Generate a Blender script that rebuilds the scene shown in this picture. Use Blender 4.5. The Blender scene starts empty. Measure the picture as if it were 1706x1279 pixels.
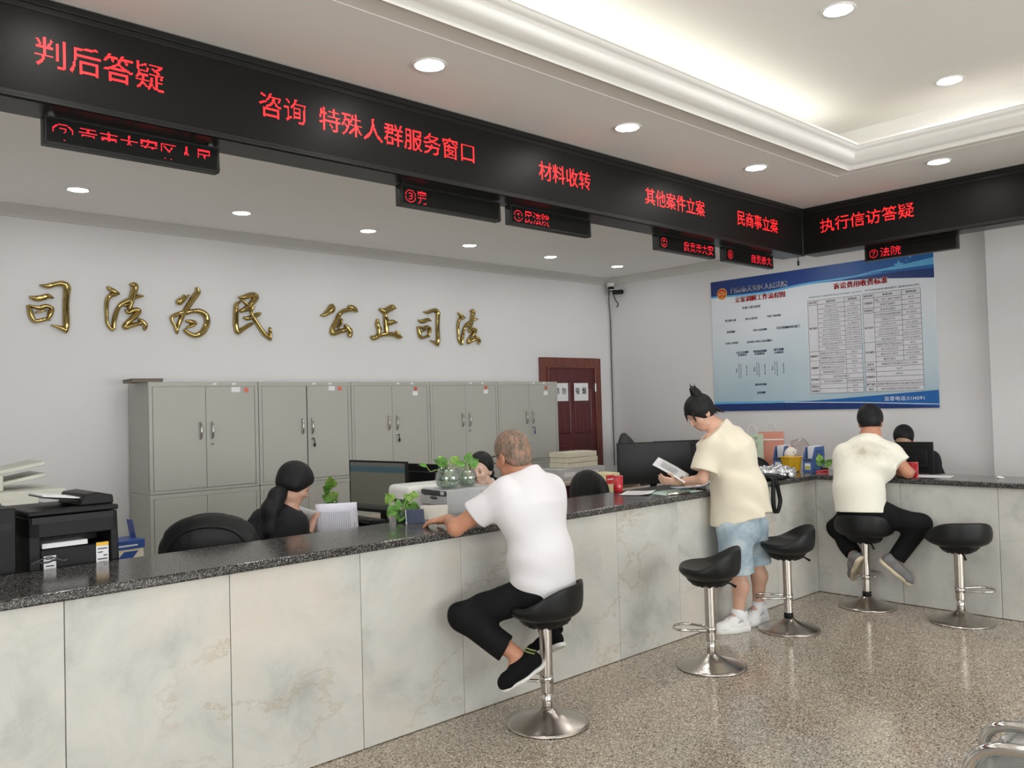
import bpy, bmesh, math, random
import numpy as np
from mathutils import Vector, Matrix
R_ = math.radians
random.seed(7)
SC = bpy.context.scene
COL = SC.collection

# ------------------------------------------------------------------ camera
cam_d = bpy.data.cameras.new('camera')
cam_d.sensor_width = 36.0
cam_d.lens = 1406.65 / 1706 * 36.0
cam_d.clip_start = 0.05
cam = bpy.data.objects.new('camera', cam_d)
COL.objects.link(cam)
def cam_axes(yaw, pitch, roll):
    f = Vector((math.cos(pitch)*math.cos(yaw), math.cos(pitch)*math.sin(yaw), math.sin(pitch)))
    r = Vector((math.sin(yaw), -math.cos(yaw), 0))
    u = r.cross(f)
    return r*math.cos(roll)+u*math.sin(roll), -r*math.sin(roll)+u*math.cos(roll), f
_r, _u, _f = cam_axes(R_(47.1623), R_(1.5164), R_(-1.5824))
M = Matrix.Identity(4)
for i in range(3):
    M[i][0], M[i][1], M[i][2] = _r[i], _u[i], -_f[i]
M.translation = Vector((-6.5436, -3.4250, 1.584))
cam.matrix_world = M
SC.camera = cam

# ------------------------------------------------------------------ world, exposure, daylight
w = bpy.data.worlds.new('world'); SC.world = w; w.use_nodes = True
bg = w.node_tree.nodes['Background']
sky = w.node_tree.nodes.new('ShaderNodeTexSky'); sky.sky_type = 'HOSEK_WILKIE'; sky.turbidity = 6
sky.sun_direction = (0.2, -0.5, 0.8)
hs = w.node_tree.nodes.new('ShaderNodeHueSaturation'); hs.inputs['Saturation'].default_value = 0.35
w.node_tree.links.new(sky.outputs[0], hs.inputs['Color'])
w.node_tree.links.new(hs.outputs[0], bg.inputs[0]); bg.inputs[1].default_value = 1.0
SC.view_settings.view_transform = 'Standard'
SC.view_settings.look = 'None'
SC.view_settings.gamma = 1.0
SC.view_settings.use_curve_mapping = False
SC.view_settings.exposure = 0.22
try:
    SC.cycles.sample_clamp_indirect = 4.0
    SC.cycles.caustics_reflective = False
    SC.cycles.caustics_refractive = False
    SC.cycles.transparent_max_bounces = 32
    SC.cycles.max_bounces = 14; SC.cycles.diffuse_bounces = 8
except Exception:
    pass

def area_light(name, loc, rot, sx, sy, power, col=(1, 1, 1)):
    l = bpy.data.lights.new(name, 'AREA'); l.shape = 'RECTANGLE'; l.size = sx; l.size_y = sy
    l.energy = power; l.color = col
    o = bpy.data.objects.new(name, l); o.location = loc; o.rotation_euler = rot; COL.objects.link(o)
    return o
DAY = 470.0
# daylight outside the street windows of the lobby
area_light('daylight_front', (-3.2, -8.9, 1.7), (R_(90), 0, 0), 7.6, 2.6, DAY, (1.0, 0.99, 0.97))
area_light('daylight_side', (-9.4, -4.4, 1.7), (R_(90), 0, R_(-90)), 4.6, 2.6, DAY*0.45, (1.0, 0.99, 0.97))
E_DOWN = 105.0     # lobby downlights
E_BACK = 34.0
E_FILL = 150.0    # added unseen downlights that brighten the staff side
E_COVE = 3.6
E_LED = 2.2

# ------------------------------------------------------------------ materials
MATS = {}
def nodes(name):
    m = bpy.data.materials.new(name); m.use_nodes = True
    nt = m.node_tree
    return m, nt, nt.nodes['Principled BSDF']
def N(nt, t, **kw):
    n = nt.nodes.new(t)
    for k, v in kw.items():
        if hasattr(n, k) and k not in n.inputs: setattr(n, k, v)
        else: n.inputs[k].default_value = v
    return n
def ramp(nt, stops, interp='LINEAR'):
    n = nt.nodes.new('ShaderNodeValToRGB'); cr = n.color_ramp; cr.interpolation = interp
    while len(cr.elements) < len(stops): cr.elements.new(0.5)
    for e, (p, c) in zip(cr.elements, stops):
        e.position = p; e.color = (*c, 1) if len(c) == 3 else c
    return n
def mixc(nt, fac, a, b, mode='MIX'):
    n = nt.nodes.new('ShaderNodeMix'); n.data_type = 'RGBA'; n.blend_type = mode
    L = nt.links
    for i, v in ((0, fac), (6, a), (7, b)):
        if isinstance(v, bpy.types.NodeSocket): L.new(v, n.inputs[i])
        elif i == 0: n.inputs[i].default_value = v
        else: n.inputs[i].default_value = (*v, 1)
    return n.outputs[2]
def pm(name, col, rough=0.5, metal=0.0, var=0.05, scale=12.0, bump=0.0, bscale=60.0, spec=0.5, coat=0.0, stretch=None, emit=0.0, trans=0.0, sheen=0.0):
    """principled paint, metal, cloth ... with a little procedural variation"""
    if name in MATS: return MATS[name]
    m, nt, b = nodes(name); L = nt.links
    tc = N(nt, 'ShaderNodeTexCoord')
    mp = N(nt, 'ShaderNodeMapping')
    if stretch: mp.inputs['Scale'].default_value = stretch
    L.new(tc.outputs['Object'], mp.inputs[0])
    nz = N(nt, 'ShaderNodeTexNoise', Scale=scale, Detail=4.0)
    L.new(mp.outputs[0], nz.inputs['Vector'])
    lo = tuple(max(0, c*(1-var)) for c in col); hi = tuple(min(1, c*(1+var)) for c in col)
    rp = ramp(nt, [(0.3, lo), (0.7, hi)])
    L.new(nz.outputs['Fac'], rp.inputs[0]); L.new(rp.outputs[0], b.inputs['Base Color'])
    b.inputs['Roughness'].default_value = rough; b.inputs['Metallic'].default_value = metal
    b.inputs['Specular IOR Level'].default_value = spec
    b.inputs['Coat Weight'].default_value = coat
    if sheen: b.inputs['Sheen Weight'].default_value = sheen
    if trans: b.inputs['Transmission Weight'].default_value = trans
    if emit:
        L.new(rp.outputs[0], b.inputs['Emission Color']); b.inputs['Emission Strength'].default_value = emit
    if bump:
        n2 = N(nt, 'ShaderNodeTexNoise', Scale=bscale, Detail=3.0)
        L.new(mp.outputs[0], n2.inputs['Vector'])
        bp = N(nt, 'ShaderNodeBump', Strength=bump, Distance=0.01)
        L.new(n2.outputs['Fac'], bp.inputs['Height']); L.new(bp.outputs[0], b.inputs['Normal'])
    MATS[name] = m
    return m
def emat(name, col, strength):
    if name in MATS: return MATS[name]
    m, nt, b = nodes(name)
    b.inputs['Base Color'].default_value = (*col, 1)
    b.inputs['Emission Color'].default_value = (*col, 1); b.inputs['Emission Strength'].default_value = strength
    MATS[name] = m
    return m

def marble():
    m, nt, b = nodes('marble'); L = nt.links
    tc = N(nt, 'ShaderNodeTexCoord'); oi = N(nt, 'ShaderNodeObjectInfo')
    off = N(nt, 'ShaderNodeVectorMath', operation='SCALE'); off.inputs['Scale'].default_value = 37.0
    cmb = N(nt, 'ShaderNodeCombineXYZ')
    for i in range(3): L.new(oi.outputs['Random'], cmb.inputs[i])
    L.new(cmb.outputs[0], off.inputs[0])
    ad = N(nt, 'ShaderNodeVectorMath', operation='ADD')
    L.new(tc.outputs['Object'], ad.inputs[0]); L.new(off.outputs[0], ad.inputs[1])
    def vein(scale, dist, width, rot):
        mp = N(nt, 'ShaderNodeMapping'); mp.inputs['Rotation'].default_value = (rot, rot*0.7, 0.3); mp.inputs['Scale'].default_value = (1, 1, 2.2)
        L.new(ad.outputs[0], mp.inputs[0])
        n = N(nt, 'ShaderNodeTexNoise', Scale=scale, Detail=9.0, Roughness=0.62, Distortion=dist)
        L.new(mp.outputs[0], n.inputs['Vector'])
        s = N(nt, 'ShaderNodeMath', operation='SUBTRACT'); s.inputs[1].default_value = 0.5; L.new(n.outputs['Fac'], s.inputs[0])
        a = N(nt, 'ShaderNodeMath', operation='ABSOLUTE'); L.new(s.outputs[0], a.inputs[0])
        r = ramp(nt, [(0.0, (1, 1, 1)), (width, (0, 0, 0))]); L.new(a.outputs[0], r.inputs[0])
        return r.outputs[0]
    n1 = N(nt, 'ShaderNodeTexNoise', Scale=2.6, Detail=7.0, Roughness=0.65, Distortion=0.5); L.new(ad.outputs[0], n1.inputs['Vector'])
    r1 = ramp(nt, [(0.32, (0.44, 0.445, 0.425)), (0.47, (0.565, 0.56, 0.53)), (0.68, (0.65, 0.635, 0.60))]); L.new(n1.outputs['Fac'], r1.inputs[0])
    n2 = N(nt, 'ShaderNodeTexNoise', Scale=1.3, Detail=4.0); L.new(ad.outputs[0], n2.inputs['Vector'])
    r2 = ramp(nt, [(0.5, (0, 0, 0)), (0.75, (1, 1, 1))]); L.new(n2.outputs['Fac'], r2.inputs[0])
    c1 = mixc(nt, r2.outputs[0], r1.outputs[0], (0.62, 0.565, 0.50))
    # veins only here and there
    n3 = N(nt, 'ShaderNodeTexNoise', Scale=1.1, Detail=2.0); L.new(ad.outputs[0], n3.inputs['Vector'])
    r3 = ramp(nt, [(0.46, (0, 0, 0)), (0.62, (1, 1, 1))]); L.new(n3.outputs['Fac'], r3.inputs[0])
    v1 = vein(0.62, 0.25, 0.008, 0.5)
    mu = N(nt, 'ShaderNodeMath', operation='MULTIPLY'); L.new(v1, mu.inputs[0]); L.new(r3.outputs[0], mu.inputs[1])
    mu2 = N(nt, 'ShaderNodeMath', operation='MULTIPLY'); L.new(mu.outputs[0], mu2.inputs[0]); mu2.inputs[1].default_value = 0.5
    c2 = mixc(nt, mu2.outputs[0], c1, (0.40, 0.33, 0.23))
    v2 = vein(2.1, 0.8, 0.05, 1.3)
    mu3 = N(nt, 'ShaderNodeMath', operation='MULTIPLY'); L.new(v2, mu3.inputs[0]); mu3.inputs[1].default_value = 0.10
    c3 = mixc(nt, mu3.outputs[0], c2, (0.50, 0.49, 0.45))
    L.new(c3, b.inputs['Base Color'])
    b.inputs['Roughness'].default_value = 0.22
    MATS['marble'] = m
    return m
def speckle(name, scale, cols, rough, big=None, bumpy=0.0):
    m, nt, b = nodes(name); L = nt.links
    tc = N(nt, 'ShaderNodeTexCoord')
    v = N(nt, 'ShaderNodeTexVoronoi', Scale=scale); L.new(tc.outputs['Object'], v.inputs['Vector'])
    sp = N(nt, 'ShaderNodeSeparateColor'); L.new(v.outputs['Color'], sp.inputs[0])
    rp = ramp(nt, cols, 'CONSTANT'); L.new(sp.outputs[0], rp.inputs[0])
    c = rp.outputs[0]
    n = N(nt, 'ShaderNodeTexNoise', Scale=scale*0.6, Detail=3.0); L.new(tc.outputs['Object'], n.inputs['Vector'])
    r2 = ramp(nt, [(0.35, (0.8, 0.8, 0.8)), (0.65, (1.2, 1.2, 1.2))]); L.new(n.outputs['Fac'], r2.inputs[0])
    c = mixc(nt, 1.0, c, r2.outputs[0], 'MULTIPLY')
    if big:
        n2 = N(nt, 'ShaderNodeTexNoise', Scale=big, Detail=3.0); L.new(tc.outputs['Object'], n2.inputs['Vector'])
        r3 = ramp(nt, [(0.35, (0.95, 0.97, 0.94)), (0.65, (1.06, 1.0, 0.97))]); L.new(n2.outputs['Fac'], r3.inputs[0])
        c = mixc(nt, 1.0, c, r3.outputs[0], 'MULTIPLY')
    L.new(c, b.inputs['Base Color']); b.inputs['Roughness'].default_value = rough
    MATS[name] = m
    return m
def led_screen():
    m, nt, b = nodes('led_screen'); L = nt.links
    tc = N(nt, 'ShaderNodeTexCoord')
    v = N(nt, 'ShaderNodeTexVoronoi', Scale=200.0, Randomness=0.0); L.new(tc.outputs['Object'], v.inputs['Vector'])
    rp = ramp(nt, [(0.25, (0.024, 0.023, 0.022)), (0.5, (0.005, 0.005, 0.005))]); L.new(v.outputs['Distance'], rp.inputs[0])
    L.new(rp.outputs[0], b.inputs['Base Color']); b.inputs['Roughness'].default_value = 0.42
    b.inputs['Specular IOR Level'].default_value = 0.10
    MATS['led_screen'] = m
    return m
def denim():
    m, nt, b = nodes('denim'); L = nt.links
    tc = N(nt, 'ShaderNodeTexCoord')
    n = N(nt, 'ShaderNodeTexNoise', Scale=9.0, Detail=6.0, Roughness=0.7); L.new(tc.outputs['Object'], n.inputs['Vector'])
    rp = ramp(nt, [(0.3, (0.22, 0.31, 0.40)), (0.5, (0.36, 0.46, 0.54)), (0.72, (0.58, 0.65, 0.68))]); L.new(n.outputs['Fac'], rp.inputs[0])
    L.new(rp.outputs[0], b.inputs['Base Color']); b.inputs['Roughness'].default_value = 0.85
    MATS['denim'] = m
    return m
def hair_mat(name, c0, c1, rough=0.45, scale=90, stretch=(1, 1, 0.08), skin=None, thr=0.5, spec=0.35):
    m, nt, b = nodes(name); L = nt.links
    tc = N(nt, 'ShaderNodeTexCoord'); mp = N(nt, 'ShaderNodeMapping'); mp.inputs['Scale'].default_value = stretch
    L.new(tc.outputs['Object'], mp.inputs[0])
    n = N(nt, 'ShaderNodeTexNoise', Scale=scale, Detail=5.0); L.new(mp.outputs[0], n.inputs['Vector'])
    rp = ramp(nt, [(0.3, c0), (0.7, c1)]); L.new(n.outputs['Fac'], rp.inputs[0])
    c = rp.outputs[0]
    if skin:
        n2 = N(nt, 'ShaderNodeTexNoise', Scale=26.0, Detail=8.0, Roughness=0.8); L.new(tc.outputs['Object'], n2.inputs['Vector'])
        r2 = ramp(nt, [(thr-0.07, (0, 0, 0)), (thr+0.1, (1, 1, 1))]); L.new(n2.outputs['Fac'], r2.inputs[0])
        c = mixc(nt, r2.outputs[0], c, skin)
    L.new(c, b.inputs['Base Color']); b.inputs['Roughness'].default_value = rough
    b.inputs['Specular IOR Level'].default_value = spec
    bp = N(nt, 'ShaderNodeBump', Strength=0.35, Distance=0.004)
    L.new(n.outputs['Fac'], bp.inputs['Height']); L.new(bp.outputs[0], b.inputs['Normal'])
    MATS[name] = m
    return m
def skin_mat(name, col):
    m, nt, b = nodes(name); L = nt.links
    tc = N(nt, 'ShaderNodeTexCoord')
    n = N(nt, 'ShaderNodeTexNoise', Scale=14.0, Detail=5.0); L.new(tc.outputs['Object'], n.inputs['Vector'])
    rp = ramp(nt, [(0.3, tuple(c*f for c, f in zip(col, (0.92, 0.86, 0.84)))), (0.7, tuple(c*f for c, f in zip(col, (1.05, 1.05, 1.05))))])
    L.new(n.outputs['Fac'], rp.inputs[0]); L.new(rp.outputs[0], b.inputs['Base Color'])
    b.inputs['Roughness'].default_value = 0.5; b.inputs['Subsurface Weight'].default_value = 0.08
    b.inputs['Subsurface Radius'].default_value = (0.02, 0.008, 0.004)
    MATS[name] = m
    return m
def thin_glass(name, tint=(0.97, 0.99, 0.98), refl=0.08):
    m = bpy.data.materials.new(name); m.use_nodes = True; nt = m.node_tree; nt.nodes.clear(); L = nt.links
    o = N(nt, 'ShaderNodeOutputMaterial'); t = N(nt, 'ShaderNodeBsdfTransparent'); t.inputs[0].default_value = (*tint, 1)
    g = N(nt, 'ShaderNodeBsdfGlossy', Roughness=0.03); lw = N(nt, 'ShaderNodeLayerWeight', Blend=0.35)
    mx = N(nt, 'ShaderNodeMixShader'); mm = N(nt, 'ShaderNodeMath', operation='MULTIPLY_ADD')
    mm.inputs[1].default_value = 0.6; mm.inputs[2].default_value = refl
    L.new(lw.outputs['Facing'], mm.inputs[0]); L.new(mm.outputs[0], mx.inputs[0]); L.new(t.outputs[0], mx.inputs[1]); L.new(g.outputs[0], mx.inputs[2]); L.new(mx.outputs[0], o.inputs[0])
    MATS[name] = m
    return m

WALL = pm('wall_paint', (0.735, 0.73, 0.745), 0.7, var=0.012, scale=1.5, bump=0.02, bscale=120)
CEIL = pm('ceiling_paint', (0.88, 0.865, 0.84), 0.75, var=0.01, scale=1.0)
PLASTER = pm('plaster_moulding', (0.88, 0.865, 0.835), 0.6, var=0.01, scale=2.0)
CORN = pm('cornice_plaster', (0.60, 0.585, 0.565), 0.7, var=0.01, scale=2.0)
MARBLE = marble()
GRANITE = speckle('granite', 330.0, [(0.0, (0.008, 0.008, 0.009)), (0.45, (0.03, 0.029, 0.03)), (0.68, (0.10, 0.095, 0.09)), (0.86, (0.27, 0.255, 0.24))], 0.16)
FLOOR = speckle('terrazzo_floor', 165.0, [(0.0, (0.10, 0.083, 0.066)), (0.13, (0.27, 0.23, 0.19)), (0.40, (0.415, 0.36, 0.30)), (0.74, (0.54, 0.475, 0.405)), (0.92, (0.74, 0.68, 0.60))], 0.13, big=0.8)
LEDS = led_screen()
LEDRED = emat('led_red', (1.0, 0.018, 0.022), E_LED)
LEDRED2 = emat('led_red_small', (1.0, 0.018, 0.035), E_LED*0.7)
BLACKM = pm('black_aluminium', (0.012, 0.012, 0.012), 0.35, 0.0, spec=0.25)
BLACKP = pm('black_plastic', (0.007, 0.0075, 0.008), 0.45, spec=0.22)
BLACKG = pm('black_gloss', (0.005, 0.0055, 0.006), 0.3, spec=0.2)
LEATHER = pm('black_leather', (0.008, 0.0085, 0.0095), 0.4, bump=0.12, bscale=220, var=0.2, spec=0.28)
CHROME = pm('chrome', (0.62, 0.60, 0.57), 0.14, 1.0, var=0.03)
BRUSH = pm('brushed_steel', (0.50, 0.46, 0.42), 0.26, 1.0, var=0.06)
GOLD = pm('polished_gold', (0.47, 0.355, 0.14), 0.10, 1.0, var=0.08, scale=8)
CABP = pm('cabinet_grey', (0.43, 0.43, 0.395), 0.42, var=0.02, scale=2)
CABD = pm('gap_shade', (0.06, 0.06, 0.055), 0.8)
WOOD = pm('red_mahogany', (0.10, 0.016, 0.018), 0.42, var=0.35, scale=5, stretch=(6, 6, 0.5), coat=0.1)
WOODF = pm('mahogany_frame', (0.15, 0.035, 0.022), 0.32, var=0.35, scale=5, stretch=(6, 6, 0.5), coat=0.3)
PAPER = pm('white_paper', (0.82, 0.82, 0.84), 0.8, var=0.01)
PAPERB = pm('bluish_paper', (0.74, 0.74, 0.84), 0.8, var=0.01)
CREAMP = pm('cream_paper', (0.78, 0.74, 0.60), 0.8, var=0.03)
INK = pm('printed_ink', (0.05, 0.05, 0.07), 0.7)
NAVYINK = pm('navy_ink', (0.03, 0.045, 0.16), 0.7)
REDINK = pm('red_ink', (0.62, 0.02, 0.03), 0.6)
WHITEINK = pm('white_ink', (0.85, 0.87, 0.92), 0.6)
WHITEP = pm('white_plastic', (0.78, 0.78, 0.76), 0.35)
BEIGEP = pm('beige_plastic', (0.60, 0.60, 0.53), 0.4)
GREYP = pm('grey_plastic', (0.46, 0.47, 0.48), 0.35)
DGREYP = pm('dark_grey_plastic', (0.045, 0.045, 0.048), 0.4)
BLUEP = pm('blue_plastic', (0.04, 0.10, 0.36), 0.35)
BLUEP2 = pm('blue_holder_plastic', (0.07, 0.14, 0.36), 0.4)
YELLOWP = pm('yellow_plastic', (0.80, 0.46, 0.02), 0.3)
REDP = pm('red_enamel', (0.46, 0.012, 0.02), 0.2, coat=0.4)
LEAF = pm('pothos_leaf', (0.09, 0.25, 0.03), 0.35, var=0.5, scale=25)
LEAF2 = pm('pothos_leaf_pale', (0.20, 0.36, 0.06), 0.35, var=0.4, scale=25)
STEM = pm('pothos_stem', (0.30, 0.42, 0.12), 0.5)
ROOTM = pm('pale_root', (0.62, 0.60, 0.46), 0.6)
DESKM = pm('desk_laminate', (0.50, 0.42, 0.33), 0.4, var=0.2, scale=4, stretch=(1, 8, 8))
GLASS = thin_glass('vase_glass', (0.93, 0.97, 0.95), 0.10)
PANE = thin_glass('window_glass', (0.96, 0.98, 0.98), 0.04)
WATER = thin_glass('vase_water', (0.88, 0.94, 0.90), 0.05)
DENIM = denim()
SKIN1 = skin_mat('skin_tan', (0.52, 0.25, 0.155))
SKIN2 = skin_mat('skin_light', (0.62, 0.38, 0.28))
SKIN3 = skin_mat('skin_pale', (0.66, 0.46, 0.37))
HAIRB = hair_mat('black_hair', (0.006, 0.006, 0.007), (0.016, 0.016, 0.017), rough=.55, spec=.22)
HAIRG = hair_mat('grey_hair', (0.10, 0.075, 0.058), (0.24, 0.18, 0.14), skin=(0.42, 0.23, 0.16), thr=0.55, rough=0.7)
TEEW = pm('white_cotton', (0.74, 0.72, 0.755), 0.9, var=0.02, scale=6, bump=0.15, bscale=14)
TEEC = pm('cream_cotton', (0.76, 0.70, 0.575), 0.9, var=0.02, scale=6, bump=0.15, bscale=14)
TEEI = pm('ivory_cotton', (0.74, 0.72, 0.63), 0.9, var=0.03, scale=6, bump=0.15, bscale=14)
TROUS = pm('black_cotton', (0.0085, 0.0085, 0.0095), 0.85, spec=0.15, var=0.25, scale=8, bump=0.2, bscale=16)
SUIT = pm('charcoal_suit', (0.018, 0.0185, 0.022), 0.85, spec=0.2, var=0.15, scale=8, bump=0.1, bscale=30)
SHOEB = pm('black_mesh_shoe', (0.006, 0.006, 0.007), 0.85, spec=0.15, bump=0.3, bscale=300)
SHOEG = pm('grey_suede', (0.20, 0.195, 0.20), 0.85)
SHOEW = pm('white_trainer', (0.80, 0.79, 0.80), 0.55, var=0.04)
SOLEW = pm('white_rubber', (0.78, 0.78, 0.76), 0.5)
SOLEC = pm('cream_rubber', (0.72, 0.62, 0.45), 0.6)
SOLED = pm('dark_rubber', (0.06, 0.055, 0.06), 0.7)
LACE = pm('lilac_lace', (0.42, 0.38, 0.48), 0.8)
FOIL = pm('silver_foil', (0.66, 0.68, 0.72), 0.22, 0.85, var=0.1, bump=0.8, bscale=28)
PINKB = pm('salmon_card', (0.66, 0.27, 0.19), 0.5, var=0.08, scale=4)
GREENB = pm('pale_green_card', (0.50, 0.58, 0.44), 0.5, var=0.1, scale=8)
STEELP = pm('bench_steel', (0.46, 0.47, 0.45), 0.35, 0.75, var=0.03)
DLIGHT = emat('downlight_diffuser', (1.0, 0.975, 0.94), E_DOWN)
DLIGHTB = emat('downlight_diffuser_back', (1.0, 0.97, 0.93), E_BACK)
DLIGHT_FILL = emat('fill_light_diffuser', (1.0, 0.97, 0.93), E_FILL)
COVE = emat('cove_tube', (0.97, 1.0, 0.93), E_COVE)

# ------------------------------------------------------------------ object helpers
def tag(o, label=None, cat=None, group=None, kind=None):
    if label: o['label'] = label
    if cat: o['category'] = cat
    if group: o['group'] = group
    if kind: o['kind'] = kind
    return o
def thing(name, label, cat, loc=(0, 0, 0), rz=0.0, group=None, kind=None):
    o = bpy.data.objects.new(name, None); o.empty_display_size = 0.1; COL.objects.link(o)
    o.location = loc; o.rotation_euler = (0, 0, rz)
    return tag(o, label, cat, group, kind)
def link_mesh(name, me, mat, parent=None, smooth=False):
    o = bpy.data.objects.new(name, me); COL.objects.link(o)
    if mat: me.materials.append(mat)
    if parent: o.parent = parent
    if smooth: me.shade_smooth()
    return o
def local(parent, p):
    """world point in the frame of a thing (an Empty)"""
    Mx = Matrix.Translation(parent.location) @ Matrix.Rotation(parent.rotation_euler[2], 4, 'Z')
    return Mx.inverted() @ Vector(p)
def dup(root, loc=None, rz=None, label=None, group=None, name=None):
    r = root.copy(); COL.objects.link(r)
    if loc is not None: r.location = loc
    if rz is not None: r.rotation_euler = (0, 0, rz)
    tag(r, label, None, group)
    for ch in list(root.children):
        c = ch.copy(); COL.objects.link(c); c.parent = r
        for g in list(ch.children):
            d = g.copy(); COL.objects.link(d); d.parent = c
    return r

class MB:
    """collects simple solids into one mesh"""
    def __init__(s, T=None): s.v = []; s.f = []; s.T = T
    def add(s, vs, fs):
        n = len(s.v)
        for p in vs:
            p = Vector(p)
            s.v.append(s.T @ p if s.T is not None else p)
        s.f += [tuple(i+n for i in f) for f in fs]; return s
    def box(s, lo, hi, rot=None, piv=None):
        x0, y0, z0 = lo; x1, y1, z1 = hi
        vs = [Vector(p) for p in ((x0,y0,z0),(x1,y0,z0),(x1,y1,z0),(x0,y1,z0),(x0,y0,z1),(x1,y0,z1),(x1,y1,z1),(x0,y1,z1))]
        if rot is not None:
            c = Vector(piv) if piv is not None else (Vector(lo)+Vector(hi))/2
            vs = [c+rot@(p-c) for p in vs]
        return s.add(vs, [(0,3,2,1),(4,5,6,7),(0,1,5,4),(1,2,6,5),(2,3,7,6),(3,0,4,7)])
    def obox(s, c, ax, ay, az):
        c, ax, ay, az = map(Vector, (c, ax, ay, az))
        vs = [c+ax*i+ay*j+az*k for k in (-1, 1) for j, i in ((-1,-1),(-1,1),(1,1),(1,-1))]
        return s.add(vs, [(0,3,2,1),(4,5,6,7),(0,1,5,4),(1,2,6,5),(2,3,7,6),(3,0,4,7)])
    def tube(s, pts, r, seg=12, closed=False, flat=None):
        pts = [Vector(p) for p in pts]; n = len(pts)
        rs = r if isinstance(r, (list, tuple)) else [r]*n
        rings = []; prev = None
        for i, p in enumerate(pts):
            a = pts[(i-1) % n] if (closed or i > 0) else p
            b = pts[(i+1) % n] if (closed or i < n-1) else p
            t = (b-a).normalized()
            if prev is None:
                x = t.cross(Vector((0, 0, 1)))
                if x.length < 1e-3: x = t.cross(Vector((1, 0, 0)))
                x.normalize()
            else:
                x = prev - t*prev.dot(t); x.normalize()
            prev = x; y = t.cross(x)
            fy = flat if flat else 1.0
            rings.append([p+(x*math.cos(q)+y*math.sin(q)*fy)*rs[i] for q in [2*math.pi*k/seg for k in range(seg)]])
        vs = [q for rg in rings for q in rg]; fs = []
        m = n if closed else n-1
        for i in range(m):
            for k in range(seg):
                a, b = i*seg+k, i*seg+(k+1) % seg; c, d = ((i+1) % n)*seg+(k+1) % seg, ((i+1) % n)*seg+k
                fs.append((a, b, c, d))
        if not closed: fs += [tuple(range(seg))[::-1], tuple((n-1)*seg+k for k in range(seg))]
        return s.add(vs, fs)
    def lathe(s, prof, c=(0, 0, 0), seg=32, axis='z'):
        c = Vector(c); vs = []; fs = []
        for (r, z) in prof:
            for k in range(seg):
                a = 2*math.pi*k/seg; p = (r*math.cos(a), r*math.sin(a), z)
                if axis == 'y': p = (p[0], p[2], p[1])
                if axis == 'x': p = (p[2], p[0], p[1])
                vs.append(c+Vector(p))
        for i in range(len(prof)-1):
            for k in range(seg):
                a, b = i*seg+k, i*seg+(k+1) % seg
                f = (a, b, b+seg, a+seg); fs.append(f[::-1] if axis == 'y' else f)
        n = (len(prof)-1)*seg
        if prof[0][0] > 1e-6: fs.append(tuple(range(seg))[::-1])
        if prof[-1][0] > 1e-6: fs.append(tuple(n+k for k in range(seg)))
        return s.add(vs, fs)
    def prism(s, poly, ex, o=(0, 0, 0), ax=(1, 0, 0), ay=(0, 1, 0)):
        """2D polygon in the frame (o, ax, ay) pushed along ex"""
        o, ax, ay, ex = map(Vector, (o, ax, ay, ex)); n = len(poly)
        b = [o+ax*x+ay*y for x, y in poly]
        return s.add(b+[p+ex for p in b], [tuple(range(n))[::-1], tuple(range(n, 2*n))]+[(i, (i+1) % n, n+(i+1) % n, n+i) for i in range(n)])
    def sheet(s, f, nu, nv):
        vs = [f(i/nu, j/nv) for j in range(nv+1) for i in range(nu+1)]
        return s.add(vs, [(j*(nu+1)+i, j*(nu+1)+i+1, (j+1)*(nu+1)+i+1, (j+1)*(nu+1)+i) for j in range(nv) for i in range(nu)])
    def quad(s, a, b, c, d): return s.add([a, b, c, d], [(0, 1, 2, 3)])
    def ell(s, c, r, seg=16, rings=10, rot=None):
        c = Vector(c); vs = []; fs = []
        for i in range(rings+1):
            t = math.pi*i/rings
            for k in range(seg):
                a = 2*math.pi*k/seg
                p = Vector((r[0]*math.sin(t)*math.cos(a), r[1]*math.sin(t)*math.sin(a), r[2]*math.cos(t)))
                vs.append(c+(rot@p if rot is not None else p))
        for i in range(rings):
            for k in range(seg):
                a, b = i*seg+k, i*seg+(k+1) % seg
                fs.append((a, a+seg, b+seg, b))
        return s.add(vs, fs)
    def build(s, name, mat, parent=None, smooth=False, bevel=0.0, seg=2, world=False, solid=0.0, sub=0, fix=True):
        vs = s.v
        if world and parent is not None: vs = [local(parent, p) for p in vs]
        me = bpy.data.meshes.new(name); me.from_pydata([tuple(p) for p in vs], [], s.f); me.validate()
        if fix:
            bm = bmesh.new(); bm.from_mesh(me)
            bmesh.ops.remove_doubles(bm, verts=bm.verts, dist=1e-6)
            bmesh.ops.recalc_face_normals(bm, faces=bm.faces); bm.to_mesh(me); bm.free()
        o = link_mesh(name, me, mat, parent)
        if smooth: me.shade_smooth()
        if sub:
            q = o.modifiers.new('subdivide', 'SUBSURF'); q.levels = q.render_levels = sub
        if solid:
            q = o.modifiers.new('thickness', 'SOLIDIFY'); q.thickness = solid; q.offset = 0
        if bevel:
            q = o.modifiers.new('bevel', 'BEVEL'); q.width = bevel; q.segments = seg; q.limit_method = 'ANGLE'; q.angle_limit = R_(40)
            if not smooth:
                me.shade_smooth()
                try: me.set_sharp_from_angle(angle=R_(35))
                except Exception: pass
        return o
def B(name, lo, hi, mat, parent=None, bevel=0.0, **kw):
    return MB().box(lo, hi).build(name, mat, parent, bevel=bevel, **kw)
def struct(o): o['kind'] = 'structure'; return o
def sharp(o, ang=40):
    o.data.shade_smooth()
    try: o.data.set_sharp_from_angle(angle=R_(ang))
    except Exception: pass
    return o
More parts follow.
